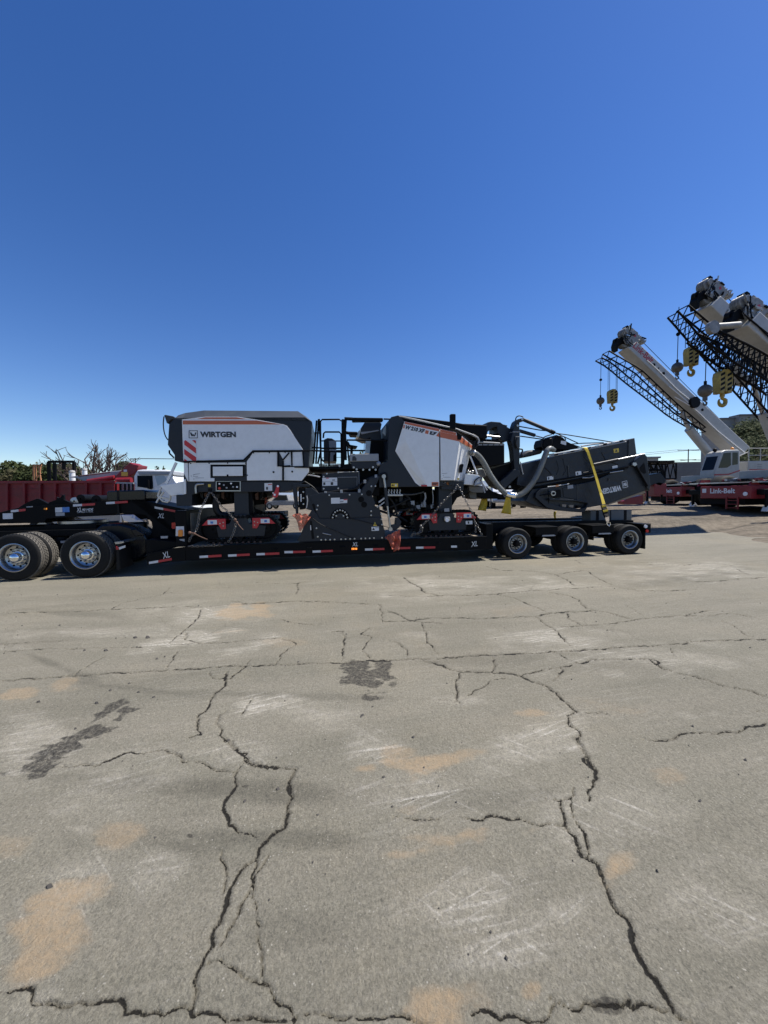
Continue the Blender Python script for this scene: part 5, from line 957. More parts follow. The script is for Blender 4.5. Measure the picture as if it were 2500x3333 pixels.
# upside-down name on the folded section
def letters_turned(zf, txt, b0, b1, hpx, w, m, parent):
    p = TR.lp(*zf(b0)[0], w); q = TR.lp(*zf(b1)[0], w); h = .30 * hpx / 60 * .62
    return part(text_mb(txt, p, q, w, h, 0, .045), 'brand_lettering', m, parent, norm=False)
letters_turned(zE, 'WIRTGEN', '1268,843', '1068,885', 48, .744, 'letterwhite', cl_)
lg = MB()
def quad(c, ax, ay, pts): return [(c[0] + ax[0] * a + ay[0] * b, c[1] + ax[1] * a + ay[1] * b) for a, b in pts]
c = TR.lp(*zE('1310,834')[0], .744); e1 = TR.lp(*zE('1335,828')[0], .744); ax = (e1[0] - c[0], e1[1] - c[1]); ay = (-ax[1] * 1.15, ax[0] * 1.15)
for q in ([(-1, -1), (1, -1), (1, -.86), (-1, -.86)], [(-1, .86), (1, .86), (1, 1), (-1, 1)], [(-1, -.86), (-.86, -.86), (-.86, .86), (-1, .86)], [(.86, -.86), (1, -.86), (1, .86), (.86, .86)],
          [(-.66, -.5), (-.36, -.5), (-.15, .5), (-.45, .5)], [(-.2, .1), (-.02, .5), (.3, -.5), (0, -.5)], [(.36, -.5), (.66, -.5), (.5, .5), (.2, .5)]): lg.prism(quad(c, ax, ay, q), .741, .749)
part(lg, 'brand_logo', 'letterwhite', cl_)
# big grey suction hose and white rear bracket
curve(zM, '40,740 110,735 200,790 300,920 420,1140 560,1340 700,1480 790,1505', [.35, .35, .4, .45, .5, .5, .5, .5], .068, 'suction_hose', 'hose', mm, 18, 8)
curve(zM, '790,1500 900,1515 1020,1460 1170,1300 1300,1060 1395,820 1440,700 1500,660 1560,690', [.5, .5, .5, .52, .55, .6, .62, .66, .8], .068, 'suction_hose', 'hose', mm, 18, 8)
def rings(zf, l, ws, r, name, m, step=.028):
    pts = zf(l); P = spline([(TR.lp(x, y, w)[0], w, TR.lp(x, y, w)[1]) for (x, y), w in zip(pts, ws)], 40); mb = MB(); acc = 0
    for a, b in zip(P[:-1], P[1:]):
        acc += (b - a).length
        if acc > step:
            acc = 0; t = (b - a).normalized(); mb.tube([tuple(a), tuple(a + t * .012)], r, 16)
    return part(mb, name, m, mm, smooth=60)
rings(zM, '110,735 200,790 300,920 420,1140 560,1340 700,1480', [.35, .4, .45, .5, .5, .5], .074, 'hose_ribs', 'hose'); rings(zM, '900,1515 1020,1460 1170,1300 1300,1060 1395,820 1440,700', [.5, .5, .52, .55, .6, .62], .074, 'hose_ribs', 'hose')
curve(zM, '700,1478 740,1495 790,1505 860,1512', .5, .084, 'hose_coupling', 'chrome', mm, 18); curve(zM, '95,735 130,745', .35, .084, 'hose_coupling', 'steel', mm, 16)
rb = part(MB().prism(TR.poly(zD('980,890 1120,905 1185,935 1185,1005 1160,1035 960,1020'), .3), .3, 1.6), 'rear_bracket', 'white', mm, .01); pp(zD, '1020,1038 1215,1050 1190,1118 1060,1118 1025,1090', .5, 1.6, 'ballast_block', 'cribbing', rb, .012); pp(zD, '1110,835 1200,830 1240,920 1200,935 1130,905', .6, 1.2, 'pump_cover', 'cribbing', mm, .03)
tubes(zD, '1035,680 1120,900', .35, .022, 'stay', 'white', rb); tubes(zD, '1080,1025 1110,975 1150,935 1180,1000 1210,1120;1080,1030 1180,1000 1235,1090', .26, .022, 'ladder_frame', 'stickergrey', rb, 8); curve(zD, '1080,1030 1090,975 1140,935 1170,930 1160,980', .25, .014, 'cable', 'hoseblack', rb)
pp(zD, '1000,690 1050,680 1110,850 1090,880 1000,860 980,800', .9, 1.6, 'rear_machinery', 'black', mm, .02); pp(zD, '960,1010 1240,1050 1300,1100 1440,1150 1400,1190 1200,1195 1000,1120', .75, 1.7, 'rear_underframe', 'black', mm, .02)
pp(zD, '690,1080 1000,1060 1010,1130 880,1180 820,1280 700,1300', .5, 1.9, 'rear_underframe', 'black', mm, .02); pp(zD, '1020,1118 1110,1120 1110,1200 1030,1180', .7, 1.3, 'rear_block', 'cribbing', mm, .01)
for x, y, s in ((1005, 860, 20), (1030, 875, 16), (1060, 868, 22), (1015, 830, 14)):
    u, z = TR.lp(1250 + x / 3.6867, 1300 + y / 3.6867, .6); part(MB().ball((u, .6, z), s / 3.6867 / 125, 10), 'fitting', 'steel' if s > 15 else 'rust', mm, smooth=60)
lab(zD, '722,1310 782,1305 785,1345 725,1348', .158, 'stickergrey', mm, 'label'); lab(zD, '980,1460 1060,1455 1062,1498 982,1500', .158, 'sticker', mm, 'label'); lab(zD, '1005,1465 1022,1463 1024,1490 1008,1492', .154, 'letterdark', mm, 'label_print')
pp(zD, '722,1415 735,1408 795,1408 800,1460 740,1468 725,1450', .10, .17, 'side_lamp', 'steel', mm, .02); u, z = TR.lp(*zD('757,1447')[0], .1); part(MB().disc(u, z, .085, .1, .05, 16), 'lamp_lens', 'lens', mm)

# ---------------------------------------------------------------- tie-down chains, binders, straps and flags
def chain_mb(pts, pitch=.058, r=.0085, k=20):
    P = spline(pts, k); d = [0]
    for a, b in zip(P[:-1], P[1:]): d.append(d[-1] + (b - a).length)
    mb = MB(); n = int(d[-1] / pitch); j = 0
    for i in range(n):
        s = (i + .5) * pitch
        while d[j + 1] < s: j += 1
        c = P[j].lerp(P[j + 1], (s - d[j]) / max(1e-6, d[j + 1] - d[j])); t = (P[j + 1] - P[j]).normalized(); up = Vector((0, 1, .35)) if i % 2 else Vector((.3, -.35, 1))
        b = t.cross(up).normalized(); L, Wd = pitch * .72, .021
        ring = [c + t * (L * .62 * math.cos(a)) * (1) + b * (Wd * math.sin(a)) for a in np.linspace(0, 2 * math.pi, 9)[:-1]]
        mb.tube([tuple(q) for q in ring], r, 5, closed=True)
    return mb
def px3(zf, l, ws):
    pts = zf(l); ws = ws if isinstance(ws, (list, tuple)) else [ws] * len(pts); return [(TR.lp(x, y, w)[0], w, TR.lp(x, y, w)[1]) for (x, y), w in zip(pts, ws)]
for nm, zf, l, ws, lbl in (
    ('tie_down_chain', zB, '605,1000 560,1090 510,1190 490,1270 480,1340 455,1420 400,1490 375,1560', [.06, .04, .02, 0, 0, -.01, -.02, -.02], 'steel chain from front of machine down to bulkhead corner, leftmost of the chains'),
    ('tie_down_chain', zB, '620,1000 680,1080 730,1150 780,1190 840,1260 890,1320', [.06, .03, .02, .01, 0, 0], 'steel chain crossing the front crawler column down to its binder'),
    ('tie_down_chain', zB, '885,1340 870,1420 840,1490 790,1560', [0, -.01, -.01, -.02], 'short steel chain hanging across the front crawler below the binder'),
    ('tie_down_chain', zB, '370,1585 460,1588 560,1582 660,1578 760,1572', [-.02] * 5, 'steel chain lying along the deck edge in front of the front crawler'),
    ('tie_down_chain', zD, '880,1020 850,1090 790,1150 700,1240 610,1350 560,1420 480,1490 450,1530 420,1600 340,1620 330,1670', [.06, .04, .02, 0, 0, 0, -.01, -.01, -.02, -.02, -.02], 'steel chain slanting left from rear hood over the rear crawler'),
    ('tie_down_chain', zD, '890,1030 920,1090 960,1170 1010,1270 1060,1370 1090,1470 1100,1560 1095,1610', [.06, .04, .02, 0, 0, 0, -.01, -.02], 'steel chain slanting right from rear hood to deck end'),
    ('tie_down_chain', zD, '1105,1480 1130,1530 1160,1600 1190,1650', [-.01, -.01, -.02, -.02], 'short steel chain end running down to the deck hook, rightmost chain')):
    P = px3(zf, l, ws); single(chain_mb(P), nm, 'chainsteel', lbl, 'chain', TR, P[-1], 'tie-down chains', smooth=60)
for zf, l, ws, m_, lbl in ((zB, '390,1440 440,1450 500,1480 580,1512', -.04, 'rust', 'rusty chain binder bar sticking out beside the front crawler'), (zB, '880,1300 900,1330 930,1370 968,1410', -.03, 'rust', 'chain binder lever hanging on the chain over the front crawler'), (zD, '440,1520 460,1545 455,1590 400,1610', -.03, 'chainsteel', 'chain binder lying at the front edge of the rear crawler')):
    P = px3(zf, l, ws); mb = MB().tube(spline(P, 4), .016, 8, .009); mb.ball(P[0], .035, 10); mb.ball(P[1], .028, 10); single(mb, 'chain_binder', m_, lbl, 'binder', TR, P[0], smooth=60)
# yellow strap over the conveyor
P0 = px3(zE, '880,470 905,475 935,520 985,660 1020,780 1060,920 1090,1040 1115,1100', [.75, .68, .66, .62, .55, .45, .3, .2]); P1 = px3(zE, '940,470 945,482 962,520 1005,655 1045,778 1085,915 1120,1030 1145,1090', [.75, .68, .66, .62, .55, .45, .3, .2])
def ribbon(A, B, t=.006):
    mb = MB(); rings_ = []
    for a, b in zip(A, B): rings_.append([a, b, (b[0], b[1] + t, b[2]), (a[0], a[1] + t, a[2])])
    return mb.loft(rings_)
ys_ = thing('ratchet_strap', 'wide yellow ratchet strap pulled down over the folded conveyor', 'strap', TR, (12.5, .2, .8))
back = [(P0[0][0], 1.95, P0[0][2] + .02)]; part(ribbon([(P0[0][0], 1.95, P0[0][2] + .03)] + P0, [(P1[0][0], 1.95, P1[0][2] + .03)] + P1), 'webbing', 'strap', ys_)
A_ = px3(zE, '1080,1035 1095,1090 1105,1130 1120,1165', [.29, .2, .15, .1]); B_ = px3(zE, '1120,1025 1140,1080 1150,1120 1155,1150', [.29, .2, .15, .1]); part(ribbon(A_, B_, .05), 'ratchet', 'black', ys_, .006); part(ribbon(px3(zE, '1085,1045 1090,1062', .24), px3(zE, '1122,1036 1126,1052', .24), .02), 'ratchet_handle', 'strap', ys_); part(ribbon(px3(zE, '1097,1092 1102,1108', .16), px3(zE, '1142,1082 1146,1098', .16), .02), 'ratchet_handle', 'strap', ys_)
part(ribbon(px3(zE, '1115,1160 1125,1195 1135,1215', [.1, .04, .02]), px3(zE, '1155,1150 1155,1190 1152,1212', [.1, .04, .02])), 'webbing', 'wood', ys_)
part(MB().tube(px3(zE, '1130,1210 1135,1230 1155,1245 1168,1225 1160,1205', .0), .012, 8), 'hook', 'chrome', ys_, smooth=60)
# hanging yellow cloth ends
def cloth(zf, poly_top, poly_bot, w, name, m, lbl, cat, n=8, amp=.03, group=None, ax=5):
    a = px3(zf, poly_top, w); b = px3(zf, poly_bot, w); rr_ = random.Random(len(lbl)); ph = rr_.random() * 6; mb = MB()
    def fn(s, t):
        p = Vector(a[0]).lerp(Vector(a[1]), s); q = Vector(b[0]).lerp(Vector(b[1]), s); r = p.lerp(q, t)
        return (r.x + amp * .5 * math.sin(t * 4 + ph) * t, r.y + amp * math.sin(s * ax + ph + t * 2) * (.4 + t), r.z)
    mb.grid(fn, n, n); o = single(mb, name, m, lbl, cat, TR, b[0], group, smooth=60); sd = o.modifiers.new('thick', 'SOLIDIFY'); sd.thickness = .004; return o
cloth(zE, '150,925 190,925', '90,1115 180,1130', .5, 'hanging_strap', 'yellow', 'yellow cloth strap hanging from hose coupling, right one of the pair', 'strap', group='yellow straps under the hose')
cloth(zM, '265,1560 370,1560', '205,1770 365,1790', 1.0, 'hanging_strap', 'yellow', 'yellow cloth strap hanging behind the chained rear corner, left one of the pair', 'strap', group='yellow straps under the hose')
cloth(zE, '610,1100 640,1100', '605,1170 630,1172', 1.9, 'hanging_strap', 'strap', 'short yellow strap end behind the conveyor, above middle axle', 'strap')
def flag(zf, l, w, lbl):
    P = [Vector(p) for p in px3(zf, l, w)]; mb = MB(); rr_ = random.Random(len(lbl))
    def fn(s, t):
        r = (P[0].lerp(P[1], s)).lerp(P[3].lerp(P[2], s), t); e = .03 * math.sin(s * 5 + 2 * t) + .02 * math.sin(s * 13 + t * 5); return (r.x + e * .8, r.y + .05 * math.sin(s * 8 + t * 5) + .025 * math.sin(s * 17 - t * 9) + rr_.uniform(-.008, .008), r.z + e)
    mb.grid(fn, 16, 16); o = single(mb, 'warning_flag', 'flag', lbl, 'flag', TR, tuple(P[3]), 'orange mesh warning flags', smooth=60); sd = o.modifiers.new('thick', 'SOLIDIFY'); sd.thickness = .003; return o
flag(zC, '0,1570 180,1530 255,1590 110,1790', -.06, 'orange mesh warning flag at left edge of the drum housing'); flag(zC, '1255,1870 1475,1738 1455,2030 1345,2030', -.08, 'orange mesh warning flag hanging over the deck edge, right of drum housing')
flag(zB, '1190,1075 1240,1050 1245,1100 1200,1135', .5, 'small orange flag tied under chassis behind front crawler'); cloth(zB, '1095,1140 1200,1130', '1100,1180 1210,1225', .9, 'hanging_net', 'wood', 'dark ragged net hanging behind the front crawler', 'net')
# timber block on the tail
cb_ = thing('cribbing_block', 'long grey block with black bands lying on the trailer tail', 'block', TR, (13.3, 1.2, .837))
part(MB().box(12.66, 13.98, .95, 1.35, .837, 1.13), 'beam', 'cribbing', cb_, .012)
for u in (12.83, 13.28, 13.72): part(MB().box(u, u + .09 if u != 13.28 else u + .03, .946, 1.354, .8372, 1.134), 'band', 'black', cb_)
# ---------------------------------------------------------------- the three rough-terrain cranes
def crane(P, g, uF, boom_side, tip_px, lat_top, lat_bot, head_mat, label, cab_px, cyl, scale, wjib=-.2, wfar=1.35):
    """P: upright plane through the boom; g: ground level; uF: front end of the carrier"""
    c = thing('mobile_crane', label, 'crane', P, (uF + 3.6, 0, g), 'mobile cranes parked in a row')
    # carrier
    fr = part(MB().box(uF, uF + .95, -1.45, wfar, g + .58, g + 1.18), 'front_bumper_box', 'crimson', c, .03)
    part(MB().box(uF + 8.0, uF + 8.7, -1.5, 1.5, g + .62, g + 1.3), 'rear_bumper_box', 'crimson', c, .03)
    part(MB().box(uF + .95, uF + 8.0, -.62, .62, g + .62, g + 1.18), 'carrier_frame', 'crimson', c, .02)
    part(MB().box(uF + .6, uF + 8.2, -1.5, 1.5, g + 1.225, g + 1.30), 'carrier_deck', 'black', c, .01)
    part(MB().box(uF + .2, uF + .9, -1.62, 1.62, g + 1.30, g + 1.36), 'deck_edge', 'steel', c)
    for k in range(7): part(MB().bar((uF + .1 + .3 * k, -1.5, g + 1.36), (uF + .5 + .36 * k, -.9 + .1 * k, g + 1.46), .07), 'deck_gear', ('steel', 'black', 'crimson', 'steel')[k % 4], c)
    for u in (uF + 1.9, uF + 6.4):
        for w0, w1 in ((-1.6, -.95), (.95, 1.6)):
            part(MB().lathe([(.35, 0), (.42, -.02), (.70, -.03), (.82, .03), (.86, .12), (.86, .52), (.82, .61), (.70, .66), (.42, .65), (.35, .62)], (u, w0, g + .86), 30), 'tyre', 'rubber', c, smooth=50)
            part(MB().lathe([(.38, .03), (.34, .12), (.12, .14), (.10, .04), (.01, .03)], (u, w0 + (0 if w0 < 0 else .35), g + .86), 20), 'rim', 'cranewhite' if w0 < 0 else 'black', c, smooth=40)
        part(MB().box(u - .95, u + .95, -1.58, -.95, g + 1.36, g + 1.42), 'fender', 'black', c, .02)
    for u in (uF + .5, uF + 8.2): part(MB().box(u - .18, u + .18, -1.75, 1.75, g + .75, g + 1.0), 'outrigger_box', 'black', c, .02)
    for w in (-1.7, 1.7): part(MB().prism([(uF + .38, g + .02), (uF + .78, g + .02), (uF + .56, g + .26), (uF + .50, g + .26)], w - .12, w + .12), 'outrigger_jack', 'offwhite', c, .01)
    for w in (-1.7, 1.7): part(MB().tube([(uF + .53, w, g + .2), (uF + .53, w, g + .8)], .07, 10), 'jack_leg', 'black', c, smooth=50)
    ld = MB()
    for w in (-.95, -.45): ld.box(uF - .05, uF, w - .03, w + .03, g + .1, g + .66)
    for k in range(3): ld.box(uF - .05, uF, -.95, -.45, g + .14 + k * .17, g + .17 + k * .17)
    part(ld, 'ladder', 'crimson', c)
    mb = text_mb('Link-Belt', (0, 0), (1.15, 0), 0, .23, 0, .03, 0); t_ = MB(); t_.v = [(uF - .006, .35 - x, g + .84 + z) for x, y, z in mb.v]; t_.f = mb.f
    part(t_, 'brand_lettering', 'letterwhite', fr, norm=False)
    part(MB().box(uF - .005, uF, .55, .75, g + .86, g + 1.06), 'placard', 'sticker', fr); part(MB().prism([(0, 0), (1, 0), (1, 1)], 0, .1), 'x', 'sticker', fr) if False else None
    lt = part(MB().lathe([(.09, 0), (.09, -.04), (.01, -.045)], (uF, -1.25, g + .8), 14, 'u', True), 'head_lamp', 'lens', fr)
    # turntable and upper works
    part(MB().lathe([(.9, g + 1.3), (.9, g + 1.55), (.1, g + 1.55)], (uF + 4.2, 0, 0), 30, 'z', True), 'turntable', 'black', c, smooth=30)
    part(MB().box(uF + 2.9, uF + 8.6, -1.35, 1.35, g + 1.55, g + 1.95), 'upper_frame', 'cranewhite', c, .02)
    eh = part(MB().box(uF + 4.9, uF + 8.4, -1.45, -.62, g + 1.95, g + 2.75), 'engine_housing', 'cranewhite', c, .03)
    part(MB().box(uF + 5.0, uF + 6.7, -1.456, -1.45, g + 2.18, g + 2.26), 'red_stripe', 'letterred', eh)
    part(text_mb('80150', (uF + 6.75, g + 2.14), (uF + 7.75, g + 2.14), -1.452, .28, 0, .03), 'model_lettering', 'letterdark', eh, norm=False)
    for k in range(5): part(MB().box(uF + 5.6, uF + 5.95, -1.456, -1.45, g + 2.05 + k * .12, g + 2.1 + k * .12), 'vent_slat', 'cranegrey', eh)
    part(MB().box(uF + 8.1, uF + 9.2, -1.5, 1.5, g + 1.5, g + 2.6), 'counterweight', 'cranewhite', c, .05)
    part(MB().box(uF + 5.0, uF + 8.4, .62, 1.45, g + 1.95, g + 2.6), 'far_housing', 'cranewhite', c, .03)
    rl = MB()
    for z in (3.15, 3.6): rl.tube([(uF + 5.0, -1.4, g + z), (uF + 8.6, -1.4, g + z)], .025, 6)
    for k in range(5): rl.tube([(uF + 5.0 + k * .9, -1.4, g + 2.75), (uF + 5.0 + k * .9, -1.4, g + 3.6)], .025, 6)
    part(rl, 'guard_rail', 'cranewhite', c)
    # cab
    a = uF + 2.35; zb = g + 1.62
    cab = part(MB().prism([(a, zb), (a - .05, zb + .45), (a + .42, zb + 1.72), (a + .75, zb + 1.86), (a + 1.75, zb + 1.88), (a + 1.85, zb + 1.75), (a + 1.9, zb)], -1.5, -.55), 'cab', 'cranewhite', c, .05, 40)
    part(MB().add([(a + .0, -1.40, zb + .62), (a + .385, -1.40, zb + 1.62), (a + .385, -.65, zb + 1.62), (a + .0, -.65, zb + .62)], [(0, 1, 2, 3)]), 'windshield', 'glass', cab)
    part(MB().prism([(a + .25, zb + .72), (a + .62, zb + 1.66), (a + 1.15, zb + 1.70), (a + 1.18, zb + .9), (a + .9, zb + .74)], -1.508, -1.49), 'side_window', 'glass', cab); part(MB().prism([(a + 1.28, zb + .9), (a + 1.28, zb + 1.7), (a + 1.68, zb + 1.7), (a + 1.7, zb + .95)], -1.508, -1.49), 'rear_window', 'glass', cab)
    part(MB().prism([(a - .03, zb + .25), (a + 1.0, zb + .27), (a + 1.88, zb + .52), (a + 1.88, zb + .60), (a + 1.0, zb + .36), (a - .04, zb + .34)], -1.506, -1.49), 'red_stripe', 'letterred', cab)
    for k in (0, 1): part(MB().disc(a + .2 + .55 * k, zb + .1, -1.53, -1.49, .07, 12), 'work_lamp', 'black', cab)
    part(MB().lathe([(.09, 0), (.09, .16), (.03, .2)], (a + 1.75, -1.1, zb + 1.88), 12, 'z', True), 'beacon', 'amber', cab); part(MB().ball((a + .55, -1.0, zb + 1.9), .12, 10), 'roof_lamp', 'black', cab, smooth=60)
    part(MB().tube([(a + 1.9, -1.45, zb + 1.5), (a + 2.7, -1.3, zb + 1.75), (a + 2.8, -1.3, zb + 1.2)], .03, 6), 'grab_rail', 'cranewhite', cab)
    # boom: near side traced, thickness behind it
    S = P.poly(zG(boom_side), -.42); bo = part(MB().prism(S, -.42, .45), 'boom', 'cranewhite', c, .05)
    u0, z0 = P.lp(*zG(tip_px)[0], 0); e0, e1 = S[0], S[1]; d = Vector((e0[0] - e1[0], e0[1] - e1[1])).normalized(); n = Vector((-d.y, d.x)); n = n if n.y > 0 else -n
    def st(s, t): s *= scale; t *= scale; return (u0 + d.x * s + n.x * t, z0 + d.y * s + n.y * t)
    def ax3(s, t, w): p = st(s, t); return (p[0], w * scale, p[1])
    for w in (-.40, .30):
        hp = part(MB().prism([st(*q) for q in ((-.15, -.42), (-.15, .50), (.22, .50), (.34, .64), (.72, .60), (.86, .46), (1.28, .34), (1.32, .08), (1.02, -.02), (.92, -.30), (.96, -.52), (.62, -.68), (.40, -.50), (.1, -.55))], w * scale, (w + .1) * scale), 'boom_head_plate', head_mat, bo, .012)
        part(MB().prism([st(*q) for q in ((.62, -.02), (.70, .10), (.86, .10), (.92, -.02), (.84, -.14), (.70, -.14))], (w - .006) * scale, w * scale), 'plate_opening', 'black', hp)
        part(MB().prism([st(*q) for q in ((.18, -.30), (.52, -.38), (.5, -.47), (.16, -.40))], (w - .006) * scale, w * scale), 'plate_opening', 'black', hp)
        part(MB().prism([st(*q) for q in ((.30, .28), (.42, .40), (.52, .28), (.42, .16))], (w - .006) * scale, w * scale), 'brand_mark', 'letterred', hp)
    rh_ = random.Random(int(uF * 10))
    for k in range(22):
        s_, t_, w_ = rh_.uniform(-.3, 1.3), rh_.uniform(-.7, .55), rh_.choice([-.46, -.44, .42]); a_, l_ = rh_.uniform(0, 3.1), rh_.uniform(.12, .42)
        part(MB().bar(ax3(s_, t_, w_), ax3(s_ + l_ * math.cos(a_), t_ + l_ * math.sin(a_), w_ + rh_.uniform(-.05, .05)), rh_.uniform(.03, .09) * scale), 'head_fitting', rh_.choice(['black', 'cranegrey', 'black', 'cranewhite', 'steel']), bo)
    for k in range(4): part(MB().tube(spline([ax3(rh_.uniform(.6, 1.2), rh_.uniform(-.2, .6), -.42), ax3(rh_.uniform(.4, 1.2), rh_.uniform(-.9, -.4), -.5), ax3(rh_.uniform(-.6, .1), rh_.uniform(-.6, -.3), -.48)], 5), .018, 5), 'head_cable', 'black', bo)
    for k in range(6):
        s = -.62 + k * .17; part(MB().prism([st(s, .42), st(s + .13, .44), st(s + .16, .60), st(s + .05, .80 - .02 * k), st(s - .02, .62)], -.30 * scale, .30 * scale), 'wear_pad_fin', head_mat, bo, .008)
    part(MB().prism([st(.55, .5), st(.8, .55), st(.85, .78), st(.62, .80)], -.2 * scale, .2 * scale), 'anti_two_block_bracket', head_mat, bo, .01); part(MB().prism([st(1.0, .45), st(1.2, .4), st(1.32, .62), st(1.1, .66)], -.25 * scale, .25 * scale), 'rope_guide', 'black' if head_mat != 'cranewhite' else 'cranegrey', bo, .01)
    for s, t, r in ((1.05, .18, .27), (.62, -.45, .27)):
        for w in (-.22, -.08, .06, .20):
            q = st(s, t); part(MB().lathe([(.03, 0), (r, 0), (r + .02, .02), (r - .02, .045), (r + .02, .07), (r, .09), (.03, .09)], (q[0], w * scale, q[1]), 20), 'sheave', 'cranegrey', bo, smooth=40)
    part(MB().box(uF + .2, uF + 8.3, -1.05, 1.05, g + .28, g + .62), 'underbody_shade_block', 'black', c, .03); part(MB().box(uF + 2.7, uF + 5.5, -1.45, -.62, g + .45, g + 1.15), 'tank_box', 'black', c, .04)  # first box is an added black block hiding light under the carrier
    for k in range(26):
        a_ = rh_.uniform(0, 4.2); w_ = rh_.uniform(-1.5, .9); l_ = rh_.uniform(.2, 1.1); part(MB().bar((uF + a_, w_, g + 1.36 + rh_.uniform(0, .1)), (uF + a_ + l_, w_ + rh_.uniform(-.3, .3), g + 1.38 + rh_.uniform(0, .16)), rh_.uniform(.04, .12)), 'deck_gear', rh_.choice(['steel', 'black', 'crimson', 'cranewhite', 'black', 'black']), c)
    for w_ in (-1.3, 1.1): part(MB().prism([(uF + .1, g + 1.18), (uF + .9, g + 1.18), (uF + .8, g + 1.5), (uF + .3, g + 1.5)], w_ - .04, w_ + .04), 'fender_bracket', 'crimson', c)
    # auxiliary head and stowed lattice jib
    aux = part(MB().prism([st(*q) for q in ((.75, -.35), (1.15, -.35), (1.35, -.7), (1.2, -1.15), (.85, -1.5), (.75, -1.4), (.95, -1.1), (.9, -.8), (.6, -.62))], -.25 * scale, .25 * scale), 'auxiliary_head', 'black', bo, .015)
    q = st(1.2, -.72); part(MB().lathe([(.03, -.1), (.2, -.1), (.17, 0), (.2, .1), (.03, .1)], (q[0], 0, q[1]), 18), 'auxiliary_sheave', 'black', aux, smooth=40)
    T = [(p[0], p[1]) for p in P.poly(zG(lat_top), wjib)]; B = [(p[0], p[1]) for p in P.poly(zG(lat_bot), wjib)]
    def samp(L, t):
        d_ = [0]
        for x, y in zip(L[:-1], L[1:]): d_.append(d_[-1] + math.dist(x, y))
        s = t * d_[-1]; i = 0
        while i < len(L) - 2 and d_[i + 1] < s: i += 1
        f = (s - d_[i]) / (d_[i + 1] - d_[i]); return (L[i][0] + (L[i + 1][0] - L[i][0]) * f, L[i][1] + (L[i + 1][1] - L[i][1]) * f)
    N = 13; jb = MB(); r = .035
    for w in (wjib - .28, wjib + .28):
        for L in (T, B): jb.tube([(x, w, z) for x, z in (samp(L, k / N) for k in range(N + 1))], .045, 6)
        for k in range(N):
            a_, b2 = samp(T, k / N), samp(B, (k + .5) / N); c_ = samp(T, (k + 1) / N); jb.tube([(a_[0], w, a_[1]), (b2[0], w, b2[1])], r * .7, 5); jb.tube([(b2[0], w, b2[1]), (c_[0], w, c_[1])], r * .7, 5)
    for k in range(N + 1):
        for L in (T, B): p_ = samp(L, k / N); jb.tube([(p_[0], wjib - .28, p_[1]), (p_[0], wjib + .28, p_[1])], r * .7, 5)
        if k < N: p_, q_ = samp(B, k / N), samp(B, (k + 1) / N); jb.tube([(p_[0], wjib - .28, p_[1]), (q_[0], wjib + .28, q_[1])], r * .6, 5)
    part(jb, 'lattice_jib', 'black', bo, smooth=60)
    for k in (): p_, q_ = samp(T, k / N), samp(B, (k + .8) / N); part(MB().prism([(p_[0], p_[1]), (p_[0] + .3, p_[1] - .15), (q_[0] + .4, q_[1]), (q_[0], q_[1] - .05)], wjib - .34, wjib + .1), 'jib_bracket', 'black', bo, .01)
    # lift cylinder, rope along the boom
    for l, r_, m_, nm in cyl: 
        Q = P.poly(zG(l), -.1); part(MB().tube([(x, -.1, z) for x, z in Q], r_, 16), nm, m_, c, smooth=50)
    part(MB().tube([ax3(.9, .75, 0), (S[1][0] - .3 * n.x, 0, S[1][1] + .45)], .018, 6), 'hoist_rope', 'black', bo)
    return c, bo, st
P1 = Plane(15.7, 25.0, math.radians(9)); P2 = Plane(15.6, 18.4, math.radians(9)); P3 = Plane(14.75, 15.85, math.radians(9))
c1, b1, st1 = crane(P1, .68, 2.7, '480,640 1500,1590 1420,1672 398,695', '440,665', '200,740 300,800 480,900 700,1110 840,1240 1060,1420', '135,800 240,860 390,990 600,1150 800,1310 1060,1460', 'cranegrey',
    'white crane with dark boom head and lowest boom, farthest of the three cranes', None, [('880,1280 950,1430', .13, 'cranewhite', 'cylinder_rod'), ('945,1425 1140,1660', .26, 'cranewhite', 'lift_cylinder')], .84)
c2, b2_, st2 = crane(P2, .66, .45, '1235,225 1950,895 1850,985 1140,312', '1190,262', '890,340 1020,450 1150,560 1400,800 1700,1110', '805,400 920,530 1010,640 1110,745 1350,1010 1700,1400', 'cranegrey',
    'white crane with red front box, middle one of the three cranes', None, [('1530,1030 1615,1290', .10, 'steel', 'cylinder_rod'), ('1610,1285 1720,1560', .2, 'cranewhite', 'lift_cylinder')], .76, wfar=.85)
c3, b3, st3 = crane(P3, .60, 3.4, '1590,365 2000,750 1880,860 1470,490', '1525,440', '1080,540 1300,640 1500,740 1700,860', '990,625 1070,690 1300,860 1500,960 1700,1090', 'cranegrey',
    'white crane at right edge, nearest, only its boom head and boom showing', None, [('2100,1150 2200,1400', .12, 'steel', 'cylinder_rod')], .78)
